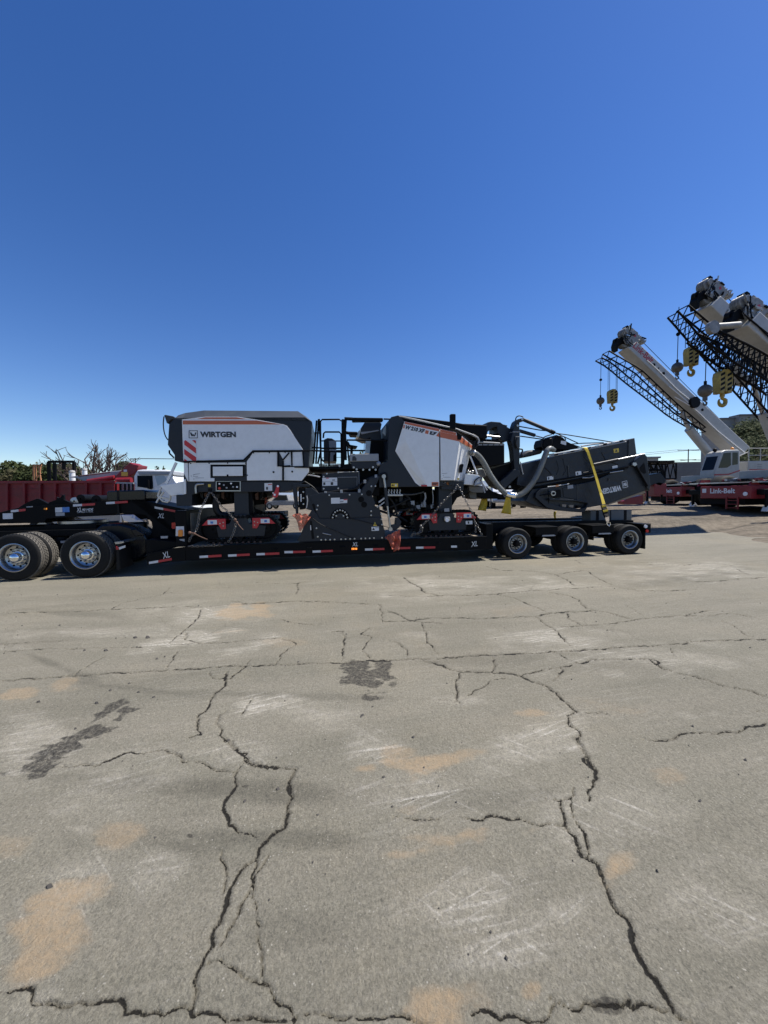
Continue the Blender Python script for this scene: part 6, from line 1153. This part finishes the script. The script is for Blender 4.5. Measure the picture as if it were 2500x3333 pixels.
# red name along the farthest boom
def ltr(P, txt, b0, b1, h, w, m, parent):
    p = P.lp(*zG(b0)[0], w); q = P.lp(*zG(b1)[0], w); part(text_mb(txt, p, q, w, h, .1, .02), 'brand_lettering', m, parent, norm=False)
ltr(P1, 'Link-Belt', '440,688', '605,842', .42, -.425, 'letterred', b1)
for x, y, r in ((632, 850, .1), (673, 880, .05), (718, 928, .1), (985, 1192, .36), (1068, 1255, .09)):
    u, z = P1.lp(1900 + x / 2.765, 880 + y / 2.765, -.42); part(MB().disc(u, z, -.60 if r > .3 else -.44, -.42, r, 18), 'boom_port' if r < .3 else 'cable_reel', 'black', b1)
for l in ('570,810 650,880 760,990 850,1080 950,1160', '770,1045 850,1110 940,1190', '820,1140 1000,1250 1200,1440 1450,1640'):
    part(MB().tube(spline([(P1.lp(x, y, -.45)[0], -.45, P1.lp(x, y, -.45)[1]) for x, y in zG(l)], 4), .03, 6), 'boom_cable', 'sticker', b1)
part(MB().prism(P2.poly(zG('1385,850 1400,810 1450,800 1465,840 1440,880 1440,920 1560,960 1580,1000 1540,1020 1450,1000 1410,930'), -.3), -.3, .3), 'boom_clevis', 'cranewhite', b2_, .03, 40)
part(MB().tube([(P3.lp(x, y, -.5)[0], -.5, P3.lp(x, y, -.5)[1]) for x, y in zG('1130,510 1280,500 1400,490')], .12, 12), 'rope_roller', 'cranegrey', b3, smooth=50); u, z = P3.lp(*zG('1150,520')[0], -.55); part(MB().disc(u, z, -.68, -.5, .24, 20), 'side_sheave', 'cranegrey', b3)
for l in ('1450,400 1560,490 1659,590 1760,690', '1480,430 1659,570'): part(MB().tube([(P3.lp(x, y, -.46)[0], -.46, P3.lp(x, y, -.46)[1]) for x, y in zG(l)], .03, 6), 'boom_cable', 'black', b3)

# hook blocks and overhaul balls, each hanging from its crane
def hook_mb(mb, c, R, r, a0=-2.2, a1=2.1, n=16):
    pts = [(c[0] + R * math.sin(t), c[1], c[2] - R * math.cos(t)) for t in np.linspace(a0, a1, n)]
    rad = [r * (0.35 + .75 * math.sin(min(1, k / (n - 1) * 1.25) * math.pi * .62)) for k in range(n)]
    for i in range(n - 1): mb.tube([pts[i], pts[i + 1]], rad[i], 8, rad[i + 1])
    mb.tube([(c[0], c[1], c[2] + R + .1), (c[0], c[1], c[2] + R * .8), pts[-1]], r * .9, 8); return mb
def hook_block(P, px, sc, label, top_y, ropes, boom, sway=0):
    x, y = zG(px)[0]; u, z = P.lp(x, y, 0); o = (u, 0, z - 1.0 * sc)
    b = thing('hook_block', label, 'hook block', P, o, 'yellow hook blocks hanging from cranes')
    sc *= .88; prof = [(-.10, 0), (.12, 0), (.30, -.14), (.345, -.30), (.30, -.98), (.10, -.99), (.10, -.93), (-.10, -.93), (-.10, -1.0), (-.29, -1.0), (-.345, -.30), (-.30, -.12)]
    pl_ = [(u + a * sc, z + q * sc) for a, q in prof]
    body = part(MB().prism(pl_, -.16 * sc, .16 * sc), 'cheek_plates', 'hookyellow', b, .012)
    for k in range(4):
        for sx in (-1, 1):
            zc = z - (.24 + .2 * k) * sc; uu = u + sx * .17 * sc; part(MB().prism([(uu - .11 * sc, zc - .07 * sc), (uu + .10 * sc, zc + .03 * sc), (uu + .10 * sc, zc + .14 * sc), (uu - .11 * sc, zc + .03 * sc)], -.166 * sc, -.16 * sc), 'black_stripe', 'black', body)
    part(MB().box(u - .03 * sc, u + .03 * sc, -.175 * sc, .17 * sc, z - .93 * sc, z - .05 * sc), 'centre_rib', 'hookyellow', body)
    part(MB().disc(u + .14 * sc, z - .82 * sc, -.19 * sc, .16 * sc, .06 * sc, 14), 'pin', 'black', body)
    hk = hook_mb(MB().tube([(u, 0, z - .92 * sc), (u, 0, z - 1.12 * sc)], .09 * sc, 12), (u, 0, z - 1.32 * sc), .17 * sc, .075 * sc); part(hk, 'hook', 'hookyellow', b, smooth=60)
    mb = MB()
    for rx, ty in ropes:
        q = P.lp(1900 + rx / 2.765, 880 + ty / 2.765, 0); uu = u + (rx - zoomx(px)) / 2.765 * sc / 110; mb.tube([(q[0], 0, q[1]), (q[0] + (uu - q[0]) * .0, 0, z - .08 * sc)], .014, 5)
    part(mb, 'hoist_ropes', 'black', boom); return b
def zoomx(px): return float(px.split(',')[0])
def ball_hook(P, px, sc, label, ropes, boom):
    x, y = zG(px)[0]; u, z = P.lp(x, y, 0); o = (u, 0, z - .5 * sc)
    b = thing('overhaul_ball', label, 'overhaul ball', P, o, 'overhaul balls hanging from cranes')
    part(MB().ball((u, 0, z), .235 * sc, 20, 1.0), 'ball', 'ballgrey', b, smooth=60); part(MB().tube([(u, 0, z + .2 * sc), (u, 0, z + .36 * sc)], .05 * sc, 10), 'socket', 'black', b, smooth=60)
    part(hook_mb(MB().tube([(u, 0, z - .2 * sc), (u, 0, z - .36 * sc)], .08 * sc, 10), (u, 0, z - .45 * sc), .075 * sc, .03 * sc), 'hook', 'ballgrey', b, smooth=60)
    mb = MB(); q = P.lp(1900 + ropes[0] / 2.765, 880 + ropes[1] / 2.765, 0); mb.tube([(q[0], 0, q[1]), (u, 0, z + .36 * sc)], .016, 5); part(mb, 'whip_line', 'black', boom)
    m_ = P.lp(1900 + ropes[0] / 2.765, 880 + ropes[2] / 2.765, 0); part(MB().ball((u + (q[0] - u) * .4, 0, m_[1]), .085 * sc, 10), 'rope_weight', 'black', boom, smooth=60)
hook_block(P1, '258,1072', 1.0, 'yellow hook block of the farthest crane, lowest and leftmost block', 0, [(222, 790), (236, 790), (294, 830), (304, 840)], b1)
hook_block(P2, '968,688', 1.0, 'yellow striped hook block of the middle crane, highest block', 0, [(920, 400), (946, 450), (1000, 560)], b2_)
hook_block(P3, '1252,900', 1.07, 'large yellow striped hook block nearest the camera', 0, [(1190, 590), (1206, 600), (1228, 620), (1280, 640), (1310, 660)], b3)
ball_hook(P1, '151,1175', 1.0, 'small dark overhaul ball of the farthest crane, leftmost of the balls', (157, 800, 985), b1)
ball_hook(P2, '842,875', 1.0, 'dark overhaul ball of the middle crane, highest of the balls', (858, 330, 575), b2_)
ball_hook(P3, '1093,1085', 1.07, 'largest dark overhaul ball, nearest, beside the large hook block', (1108, 640, 800), b3)
# ---------------------------------------------------------------- truck with a loader crane and red bed, behind the gooseneck
PT = Plane(-9.0, 15.4, math.radians(4))
bt = thing('crane_truck', 'white cab truck with red stake bed and folded red loader crane behind the gooseneck', 'truck', PT, (-1.5, 1.2, 0))
def bp(zf, t, w0, w1, name, m, parent, bevel=.0, smooth=None): return part(MB().prism(PT.poly(zf(t), w0), w0, w1), name, m, parent, bevel, smooth)
bed = bp(zA, '-900,505 1238,492 1240,840 -900,860', .05, 2.4, 'bed', 'bedred', bt, .01)
for k, x in enumerate((-690, -500, -310, -120, 70, 255, 425, 590, 755, 925, 1085, 1225)): bp(zA, '%d,505 %d,505 %d,840 %d,840' % (x - 12, x + 12, x + 12, x - 12), -.04, .05, 'stake', 'bedred', bed, .006)
bp(zA, '-900,490 1240,480 1240,505 -900,515', -.05, .06, 'top_rail', 'bedred', bed, .006)
for y in (570, 640, 715): bp(zA, '-900,%d 1240,%d 1240,%d -900,%d' % (y + 3, y - 6, y, y + 9), .03, .05, 'board_joint', 'bedred', bed)
bp(zA, '-900,478 920,480 920,492 -900,495', .3, 2.2, 'load_cover', 'black', bed)
bp(zA, '1240,492 1440,498 1440,515 1240,512', .0, .08, 'headboard_rail', 'greyface', bt)
for x in (1245, 1295, 1345, 1388, 1432): bp(zA, '%d,512 %d,512 %d,600 %d,600' % (x - 7, x + 7, x + 7, x - 7), .0, .06, 'headboard_bar', 'black', bt)
bp(zA, '1245,515 1440,515 1440,620 1245,620', .5, .55, 'headboard_plate', 'greyface', bt)
cab = bp(zA, '1445,430 1480,365 1540,358 1800,362 1850,400 1990,640 2080,680 2100,840 1445,840', .15, 2.25, 'cab', 'white', bt, .05, 40)
bp(zJ, '345,-60 600,-60 612,150 590,170 540,165 520,150 350,125', .13, .15, 'side_window', 'glass', cab); bp(zJ, '640,-60 800,-60 850,20 690,110', .135, .15, 'quarter_window', 'clearglass', cab); bp(zJ, '505,10 535,10 545,150 515,160', .0, .10, 'mirror', 'black', cab, .01)
bp(zJ, '470,230 570,228 570,250 470,252', .14, .15, 'door_trim', 'black', cab); bp(zJ, '640,215 720,225 720,245 640,240', .13, .15, 'door_handle', 'black', cab); bp(zA, '1480,372 1860,376 1875,420 1500,420', .10, 2.3, 'roof_visor', 'greyface', cab, .03)
lc2 = bp(zA, '720,440 760,435 800,430 1180,378 1310,370 1240,440 1180,440 980,480 930,492 880,475 830,452', .8, 1.3, 'loader_boom', 'cranewhite', bt, .02); bp(zA, '840,425 1190,385 1190,395 850,437', .79, .8, 'boom_stripe', 'crimson', lc2)
bp(zA, '1310,370 1345,330 1400,280 1440,300 1500,312 1480,370 1440,410 1400,430 1385,490 1250,490 1240,430', .7, 1.4, 'loader_knuckle', 'crimson', bt, .03); bp(zA, '1310,385 1380,388 1380,430 1310,428', .69, .7, 'plate', 'stickeryellow', bt); bp(zA, '1335,360 1370,360 1370,383 1335,383', .69, .7, 'label', 'sticker', bt)
bp(zA, '1190,385 1300,375 1240,420 1210,425', .79, .8, 'glass_guard', 'greyface', bt); part(MB().tube([(PT.lp(x, y, .75)[0], .75, PT.lp(x, y, .75)[1]) for x, y in zA('950,490 1240,445')], .10, 12), 'loader_cylinder', 'crimson', bt, smooth=50)
part(MB().tube([(PT.lp(x, y, .6)[0], .6, PT.lp(x, y, .6)[1]) for x, y in zA('1260,480 1420,475')], .12, 12), 'valve_tube', 'crimson', bt, smooth=50)
bp(zA, '500,885 1300,848 1300,930 1100,945 1000,940 600,955', .1, .35, 'side_beam', 'cranewhite', bt, .015); bp(zA, '1296,852 1310,850 1312,935 1300,935', .05, .1, 'beam_end', 'white', bt); bp(zA, '1310,850 1400,850 1480,905 1540,940 1520,975 1470,950 1330,910', .0, .3, 'outrigger_arm', 'white', bt, .02)
u, z = PT.lp(*zA('1510,945')[0], 0); part(MB().disc(u, z, -.05, .3, .16, 18), 'outrigger_pivot', 'offwhite', bt); bp(zA, '1530,900 1560,890 1585,930 1580,965 1555,970', .0, .2, 'outrigger_foot', 'wood', bt, .02); part(MB().tube([(PT.lp(x, y, 0)[0], 0, PT.lp(x, y, 0)[1]) for x, y in zA('1420,850 1420,885 1450,885 1450,850')], .03, 6), 'handle', 'white', bt)
gT = dirt_h(-6, 16.2)
part(MB().box(-7.5, 4.8, .8, 1.6, gT + .75, gT + 1.0), 'chassis', 'black', bt, .02)
for u in (-4.6, -3.3, 3.4):
    for w in (.1, 1.95): part(MB().lathe([(.28, .03), (.3, 0), (.46, 0), (.5, .05), (.5, .3), (.46, .35), (.28, .32)], (u, w, gT + .5), 30), 'tyre', 'rubber', bt, smooth=50); part(MB().disc(u, gT + .5, w + .05, w + .3, .29, 18), 'wheel', 'oldalloy', bt)
# white ventilator stacks behind the truck
for t_, lbl in (('752,385 760,372 800,372 806,385 806,436 752,436', 'white capped ventilator standing behind the red bed, left one of two'), ('890,360 898,348 930,348 936,360 936,405 890,405', 'white capped ventilator standing behind the red bed, right one of two')):
    PV = Plane(-13, 21, 0); q = PV.poly(zA(t_)); uc = sum(a for a, b in q) / 6; hw_ = (q[3][0] - q[0][0]) / 2; zt = q[1][1]; gv = dirt_h(-13 + uc, 21)
    t = thing('ventilator', lbl, 'ventilator', PV, (uc, 0, gv), 'white ventilators'); part(MB().lathe([(hw_, gv), (hw_, zt - .12), (.02, zt - .12)], (uc, 0, 0), 20, 'z', True), 'stack', 'white', t, smooth=40); part(MB().lathe([(hw_ * .5, zt - .12), (hw_ * 1.12, zt - .1), (hw_ * .9, zt), (.02, zt + .03)], (uc, 0, 0), 20, 'z'), 'cap', 'cranewhite', t, smooth=40)
# steel gantry, timber tower
def frame(name, lbl, cat, Y, m, segs, r, zf=zA, planes=(0,)):
    Pg = Plane(at_depth(*zf(segs[0].split(';')[0])[0], Y).x, Y, 0); pts = [p for s in segs for p in Pg.poly(zf(s))]; u0 = sum(p[0] for p in pts) / len(pts); g = dirt_h(Pg.o.x + u0, Y)
    t = thing(name, lbl, cat, Pg, (u0, 0, g))
    for s in segs:
        q = Pg.poly(zf(s))
        for w in planes:
            for a, b in zip(q[:-1], q[1:]):
                aa = (a[0], a[1] if a[1] > 1.4 else g); bb = (b[0], b[1] if b[1] > 1.4 else g); part(MB().bar((aa[0], w, aa[1]), (bb[0], w, bb[1]), r), 'beam', m, t)
    return t
frame('steel_gantry', 'dark steel goalpost gantry standing before the green trees', 'gantry', 27, 'black', ['525,275 800,275', '525,275 540,640', '690,275 690,360', '590,290 600,640', '800,275 800,640'], .16)
frame('timber_tower', 'orange timber tower frame beside the green trees', 'tower', 29, 'timber', ['355,310 450,312', '362,310 364,640', '388,310 392,640', '440,312 430,400 466,640', '424,312 425,400', '366,480 440,400'], .07)
# ---------------------------------------------------------------- trees
def leafy(mb, c, r, n, rr_, size=.22):
    for k in range(n):
        th = rr_.uniform(0, 2 * math.pi); ph = math.acos(rr_.uniform(-1, 1)); q = rr_.random() ** .45
        p = Vector((c[0] + r[0] * q * math.sin(ph) * math.cos(th), c[1] + r[1] * q * math.sin(ph) * math.sin(th), c[2] + r[2] * q * math.cos(ph)))
        a = Vector((rr_.gauss(0, 1), rr_.gauss(0, 1), rr_.gauss(0, 1))).normalized(); b = a.orthogonal().normalized(); s = size * rr_.uniform(.5, 1.2)
        mb.add([tuple(p - a * s), tuple(p + b * s * .55), tuple(p + a * s), tuple(p - b * s * .55)], [(0, 1, 2, 3)])
def tree(x, Y, ztop, rx, lbl, m='leaf', seed=1, n=2600, zlow=1.0):
    rr_ = random.Random(seed); g = dirt_h(x, Y); t = thing('leafy_tree', lbl, 'tree', None, (x, Y, g), 'trees beyond the yard'); 
    H = ztop - g; tr = MB()
    tr.tube([(x, Y, g), (x + .1, Y, g + H * .3), (x, Y + .1, g + H * .6)], .22, 8, .10); cents = []
    for k in range(9):
        c = (x + rr_.uniform(-1, 1) * rx * .72, Y + rr_.uniform(-1, 1) * rx * .5, g + H * rr_.uniform(.35, .82)); cents.append(c); tr.tube([(x, Y, g + H * .35), tuple((Vector((x, Y, g + H * .4)) + Vector(c)) / 2), c], .08, 6, .02)
    part(tr, 'trunk', 'bark', t, smooth=60); cr_ = MB()
    for c in cents: leafy(cr_, c, (rx * .42, rx * .42, min(H * .22, ztop - c[2])), n // 9, rr_)
    part(cr_, 'crown', m, t, norm=False); return t
kinds = ['rounded dark green tree at far left behind the red bed', 'dense green tree left of the timber tower', 'green tree behind the timber tower', 'green tree between the timber tower and gantry', 'green tree seen through the steel gantry', 'small green tree right of the gantry, behind bare tree', 'low olive bush at foot of the bare tree, right side']
for k, (px, py, Y, hw_, mm_) in enumerate(((10, 1506, 46, 95, 'leafdry'), (75, 1500, 48, 90, 'leaf'), (118, 1503, 52, 75, 'leafdry'), (155, 1505, 44, 70, 'leaf'), (205, 1506, 42, 75, 'leaf'), (262, 1516, 50, 70, 'leafdry'), (395, 1500, 55, 42, 'leaf'))):
    p = at_depth(px, py, Y); tree(p.x, Y, p.z, hw_ / 1250 * Y, kinds[k], mm_, 20 + k, 5200)
for px, py, Y, hw_, lbl in ((-120, 1510, 45, 90, 'dense olive tree beyond the left edge of the yard'), (512, 1505, 70, 12, 'thin distant tree left of the machine front'), (532, 1515, 72, 10, 'low distant tree touching the machine front'), (1178, 1462, 40, 12, 'small tree seen through the platform railing')):
    p = at_depth(px, py, Y); tree(p.x, Y, p.z, hw_ / 1250 * Y, lbl, 'leaf', int(px) + 300, 900)
def bare(x, Y, H, lbl, seed=3):
    rr_ = random.Random(seed); g = dirt_h(x, Y); t = thing('bare_tree', lbl, 'tree', None, (x, Y, g)); tk_ = MB(); br = MB()
    def grow(mb, p, d, L, r, lev):
        pts = [tuple(p)]; q = p.copy(); dd = d.copy()
        for k in range(4):
            dd = (dd + Vector((rr_.gauss(0, .16), rr_.gauss(0, .16), rr_.gauss(0.05, .10)))).normalized(); q = q + dd * L / 4; pts.append(tuple(q))
        mb.tube(pts, r, 6, r * .62)
        if lev > 0:
            for k in range(3 if lev > 1 else 4):
                i = 4 if k == 0 else rr_.choice([2, 3, 3, 4]); n_ = (dd + Vector((rr_.gauss(0, .55), rr_.gauss(0, .5), rr_.uniform(.0, .45)))).normalized(); grow(br, Vector(pts[i]), n_, L * rr_.uniform(.58, .8), r * .62, lev - 1)
    grow(tk_, Vector((x, Y, g)), Vector((.02, 0, 1)), H * .25, .28, 0)
    for k in range(10):
        a = -1.2 + 2.4 * k / 9; grow(br, Vector((x, Y, g + H * .24)), Vector((math.sin(a) * 1.05, rr_.gauss(0, .2), math.cos(a) * .8 + .2)).normalized(), H * .36, .12, 3)
    part(tk_, 'trunk', 'bark', t, smooth=60); part(br, 'branches', 'bark', t, smooth=60)
p = at_depth(315, 1456, 36); bare(p.x, 36, p.z * .98, 'pruned bare tree with many upright branches behind the loader crane', 5)
# ---------------------------------------------------------------- right-hand background
wl = thing('block_wall', 'long grey concrete block wall behind the parked cranes', 'wall', None, (30, 44, dirt_h(30, 44)))
aL = at_depth(2030, 1497, 44); aR = at_depth(2480, 1490, 44); g = dirt_h(30, 44) - .2
bw, bh = 1.2, .6; n_r = int((aL.z - g) / bh); blk = MB().box(.006, bw - .006, 0, .3, .006, bh - .006).mesh('block'); nb = int((aR.x - aL.x + 14) / bw)
part(MB().box(aL.x - 4.0, aL.x - 4.0 + nb * bw, 44.02, 44.28, g, g + n_r * bh), 'mortar', 'concrete', wl)
for r_ in range(n_r):
    for c_ in range(nb):
        put(blk, 'block', 'block', wl, (aL.x - 4.0 + c_ * bw + (bw / 2 if r_ % 2 else 0) - 30, 0, g + r_ * bh - dirt_h(30, 44)))
part(MB().box(aL.x - 4.1, aL.x - 3.9 + nb * bw, 43.98, 44.34, g + n_r * bh, g + n_r * bh + .15), 'coping', 'concrete', wl)
p0, p1 = at_depth(2095, 1487, 75), at_depth(2143, 1487, 75); sh = thing('distant_shed', 'small pale flat shed roof peeking over the block wall', 'building', None, ((p0.x + p1.x) / 2, 76, 0)); part(MB().box(p0.x, p1.x, 75, 82, 0, p0.z - .3), 'wall', 'cranewhite', sh); part(MB().box(p0.x - .3, p1.x + .3, 74.7, 82.3, p0.z - .3, p0.z), 'roof', 'concrete', sh)
# lattice boom section on trestles
PB = Plane(at_depth(2110, 1530, 33).x, 33, math.radians(3)); lb = thing('lattice_boom_section', 'black lattice boom section lying before the block wall', 'boom section', PB, (1, 0, dirt_h(23, 33)))
q = PB.poly(zF('-60,1075 420,1075 405,1270 -60,1285')); lm = MB(); u0, u1 = q[0][0], q[1][0]; zt_, zb_ = q[0][1], q[3][1]
for w in (0, 1.2):
    for z in (zt_, zb_): lm.tube([(u0, w, z), (u1, w, z)], .07, 6)
    for k in range(6):
        a = u0 + (u1 - u0) * k / 6; b = u0 + (u1 - u0) * (k + 1) / 6; lm.tube([(a, w, zb_), ((a + b) / 2, w, zt_)], .045, 5); lm.tube([((a + b) / 2, w, zt_), (b, w, zb_)], .045, 5)
    lm.tube([(u1, w, zb_), (u1, w, zt_)], .07, 6); lm.tube([(u0, w, zb_), (u0, w, zt_)], .07, 6)
for k in range(7):
    a = u0 + (u1 - u0) * k / 6
    for z in (zt_, zb_): lm.tube([(a, 0, z), (a, 1.2, z)], .04, 5)
part(lm, 'lattice', 'black', lb); gB = dirt_h(23, 33)
for u in (u0 + .4, u1 - .4): part(MB().box(u - .15, u + .15, -.1, 1.3, gB, zb_ - .05), 'trestle', 'timber', lb)
# dark lattice foot and red outrigger gear right behind the trailer tail
og = thing('crane_attachment', 'dark steel jib foot with red jack standing behind the trailer tail', 'crane part', Plane(11.5, 19, 0), (5.5, 0, dirt_h(17, 19))); PG = Plane(11.5, 19, 0)
gq = dirt_h(17, 19)
for t_, m_, nm in (('1545,600 1800,600 1800,622 1545,622', 'black', 'top_frame'), ('1545,740 1660,720 1720,800 1660,850 1600,830 1545,860', 'anthracite', 'foot_plate'), ('1600,830 1640,810 1720,830 1720,930 1600,940', 'crimson', 'jack'), ('1290,1000 1340,970 1490,940 1490,1030 1300,1030', 'crimson', 'jack_base')):
    part(MB().prism(PG.poly(zE(t_)), 0, .5), nm, m_, og, .02)
mb = MB()
for l in ('1545,690 1580,622 1620,690 1659,622 1700,690', '1545,690 1700,690', '1550,700 1560,1000', '1700,700 1700,1000'): mb.tube([(a, .2, max(gq, b)) for a, b in PG.poly(zE(l))], .05, 6)
part(mb, 'lattice', 'black', og)
# hillside with shrubs and a flat-roofed building above
hx = at_depth(2380, 1400, 62)
hm = MB()
def hill(s, t):
    y = 52 + 30 * t; x = .875 * y - 1.5 + 45 * s; z = dirt_h(40, 52) + (hx.z * 1.30 - 1.2) * (t * t * (3 - 2 * t)) * min(1, s * 8) + 1.0 * math.sin(x * .7 + y) * t * .4; return (x, y, z)
hm.grid(hill, 40, 20); h_ = single(hm, 'hill', 'hillside', None, None, kind='structure', smooth=60, norm=False)
tb_ = MB()
for i in range(130):
    rr_ = random.Random(700 + i); x, y, z = hill(rr_.uniform(.06, .5), rr_.uniform(.2, .99)); r = rr_.uniform(1.2, 2.3); leafy(tb_, (x, y, z + r * .5), (r, r, r * .8), 320, rr_, .28)
single(tb_, 'hillside_brush', 'leaf', 'dark green brush covering the hillside behind the cranes', 'brush', kind='stuff', norm=False)
p0, p1, p2 = at_depth(2345, 1364, 90), at_depth(2450, 1360, 90), at_depth(2392, 1361, 90); bl = thing('flat_roofed_building', 'tan flat roofed building above the shrub hillside', 'building', None, (p1.x, 94, 0))
part(MB().box(p0.x, p2.x, 90, 91.5, 0, p0.z), 'wall', 'concrete', bl); part(MB().box(p2.x, p1.x + 30, 89, 91.5, 0, p2.z + .35), 'wall', 'concrete', bl); part(MB().box(p0.x - .2, p2.x - .01, 89.7, 91.6, p0.z, p0.z + .25), 'roof_edge', 'block', bl); part(MB().box(p2.x, p1.x + 30.2, 88.7, 91.6, p2.z + .35, p2.z + .65), 'roof_edge', 'block', bl)
p0, p1 = at_depth(2290, 1404, 41), at_depth(2345, 1404, 41); pr = single(MB().box(p0.x, p1.x, 41, 41.3, dirt_h(34, 41) - .1, p0.z + .2), 'concrete_pier', 'concrete', 'tall tan concrete pier behind the farthest crane boom', 'pier', None, (p0.x, 41, dirt_h(34, 41)), bevel=.03)
# power poles and wires
def pole(px, ptop, Y, arms, lbl):
    p = at_depth(px, ptop, Y); t = thing('power_pole', lbl, 'power pole', None, (p.x, Y, 0)); part(MB().tube([(p.x, Y, -.3), (p.x, Y, p.z)], .22, 8, .14), 'pole', 'bark', t); out = []
    for dz, hw_ in arms: part(MB().box(p.x - hw_, p.x + hw_, Y - .08, Y + .08, p.z - dz - .1, p.z - dz + .1), 'cross_arm', 'bark', t); out += [(p.x - hw_, Y, p.z - dz + .15), (p.x + hw_, Y, p.z - dz + .15)]
    return t, out
t1, w1_ = pole(2241, 1462, 130, ((.3, 3.6), (3.6, 2.6), (7.0, 2.6)), 'distant wooden power pole above the block wall'); t2, w2_ = pole(440, 1491, 120, ((.3, 1.6),), 'distant power pole right of the bare tree')
mb = MB()
for a in w1_: mb.tube([a, (a[0] - 60, a[1] + 10, a[2] - 4.5), (a[0] - 130, a[1] + 20, a[2] - 2)], .05, 4); mb.tube([a, (a[0] + 50, a[1], a[2] - 3), (a[0] + 110, a[1], a[2])], .05, 4)
part(mb, 'wires', 'black', t1); mb = MB()
for a in w2_: mb.tube([a, (a[0] + 40, a[1], a[2] - 1.0), (a[0] + 90, a[1], a[2] - .3)], .06, 4)
part(mb, 'wires', 'black', t2)
# pickups parked far behind, seen under the machine
def pickup(px, py, Y, yaw, m, lbl, group='parked pickups behind the trailer'):
    p = at_depth(px, py, Y); g = dirt_h(p.x, Y); t = thing('pickup_truck', lbl, 'pickup', None, (p.x, Y, g), group, yaw)
    bd = part(MB().prism([(-2.7, .45), (-2.75, .95), (-.6, 1.0), (-.2, 1.05), (.9, 1.0), (1.0, 1.0), (2.5, .98), (2.7, .9), (2.72, .45)], -.95, .95), 'body', m, t, .05, 40)
    part(MB().prism([(-.75, 1.0), (-.55, 1.75), (.7, 1.78), (1.5, 1.02)], -.85, .85), 'cabin', m, t, .06, 40); part(MB().prism([(-.6, 1.1), (-.45, 1.65), (.6, 1.68), (1.25, 1.1)], -.87, .87), 'side_glass', 'glass', t); part(MB().box(2.70, 2.76, -.7, .7, .6, .9), 'grille', 'black', t, .02)
    for w in (-.75, .75): part(MB().box(2.69, 2.75, w - .16, w + .16, .72, .9), 'headlight', 'lens', t, .02)
    part(MB().box(2.7, 2.85, -.95, .95, .42, .58), 'bumper', 'steel', t, .03)
    for u in (-1.7, 1.75):
        for w in (-.97, .72): part(MB().lathe([(.22, .03), (.34, 0), (.38, .04), (.38, .21), (.34, .25), (.22, .22)], (u, w, .38), 22), 'tyre', 'rubber', t, smooth=50); part(MB().disc(u, .38, w + .04, w + .2, .22, 14), 'wheel', 'oldalloy', t)
pickup(1640, 1640, 24, math.radians(-100), 'white', 'white pickup front seen below the conveyor hose'); pickup(930, 1620, 48, math.radians(170), 'cranegrey', 'pale grey pickup seen under the machine behind its front crawler'); pickup(1345, 1600, 36, math.radians(185), 'cranegrey', 'grey pickup far behind the rear hood')
# far hills on the left horizon
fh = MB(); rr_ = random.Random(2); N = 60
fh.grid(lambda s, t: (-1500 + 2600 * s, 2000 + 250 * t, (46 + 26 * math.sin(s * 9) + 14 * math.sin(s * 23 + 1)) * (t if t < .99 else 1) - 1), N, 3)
single(fh, 'far_hills', 'hazy_farhill', None, None, kind='structure', smooth=60, norm=False)
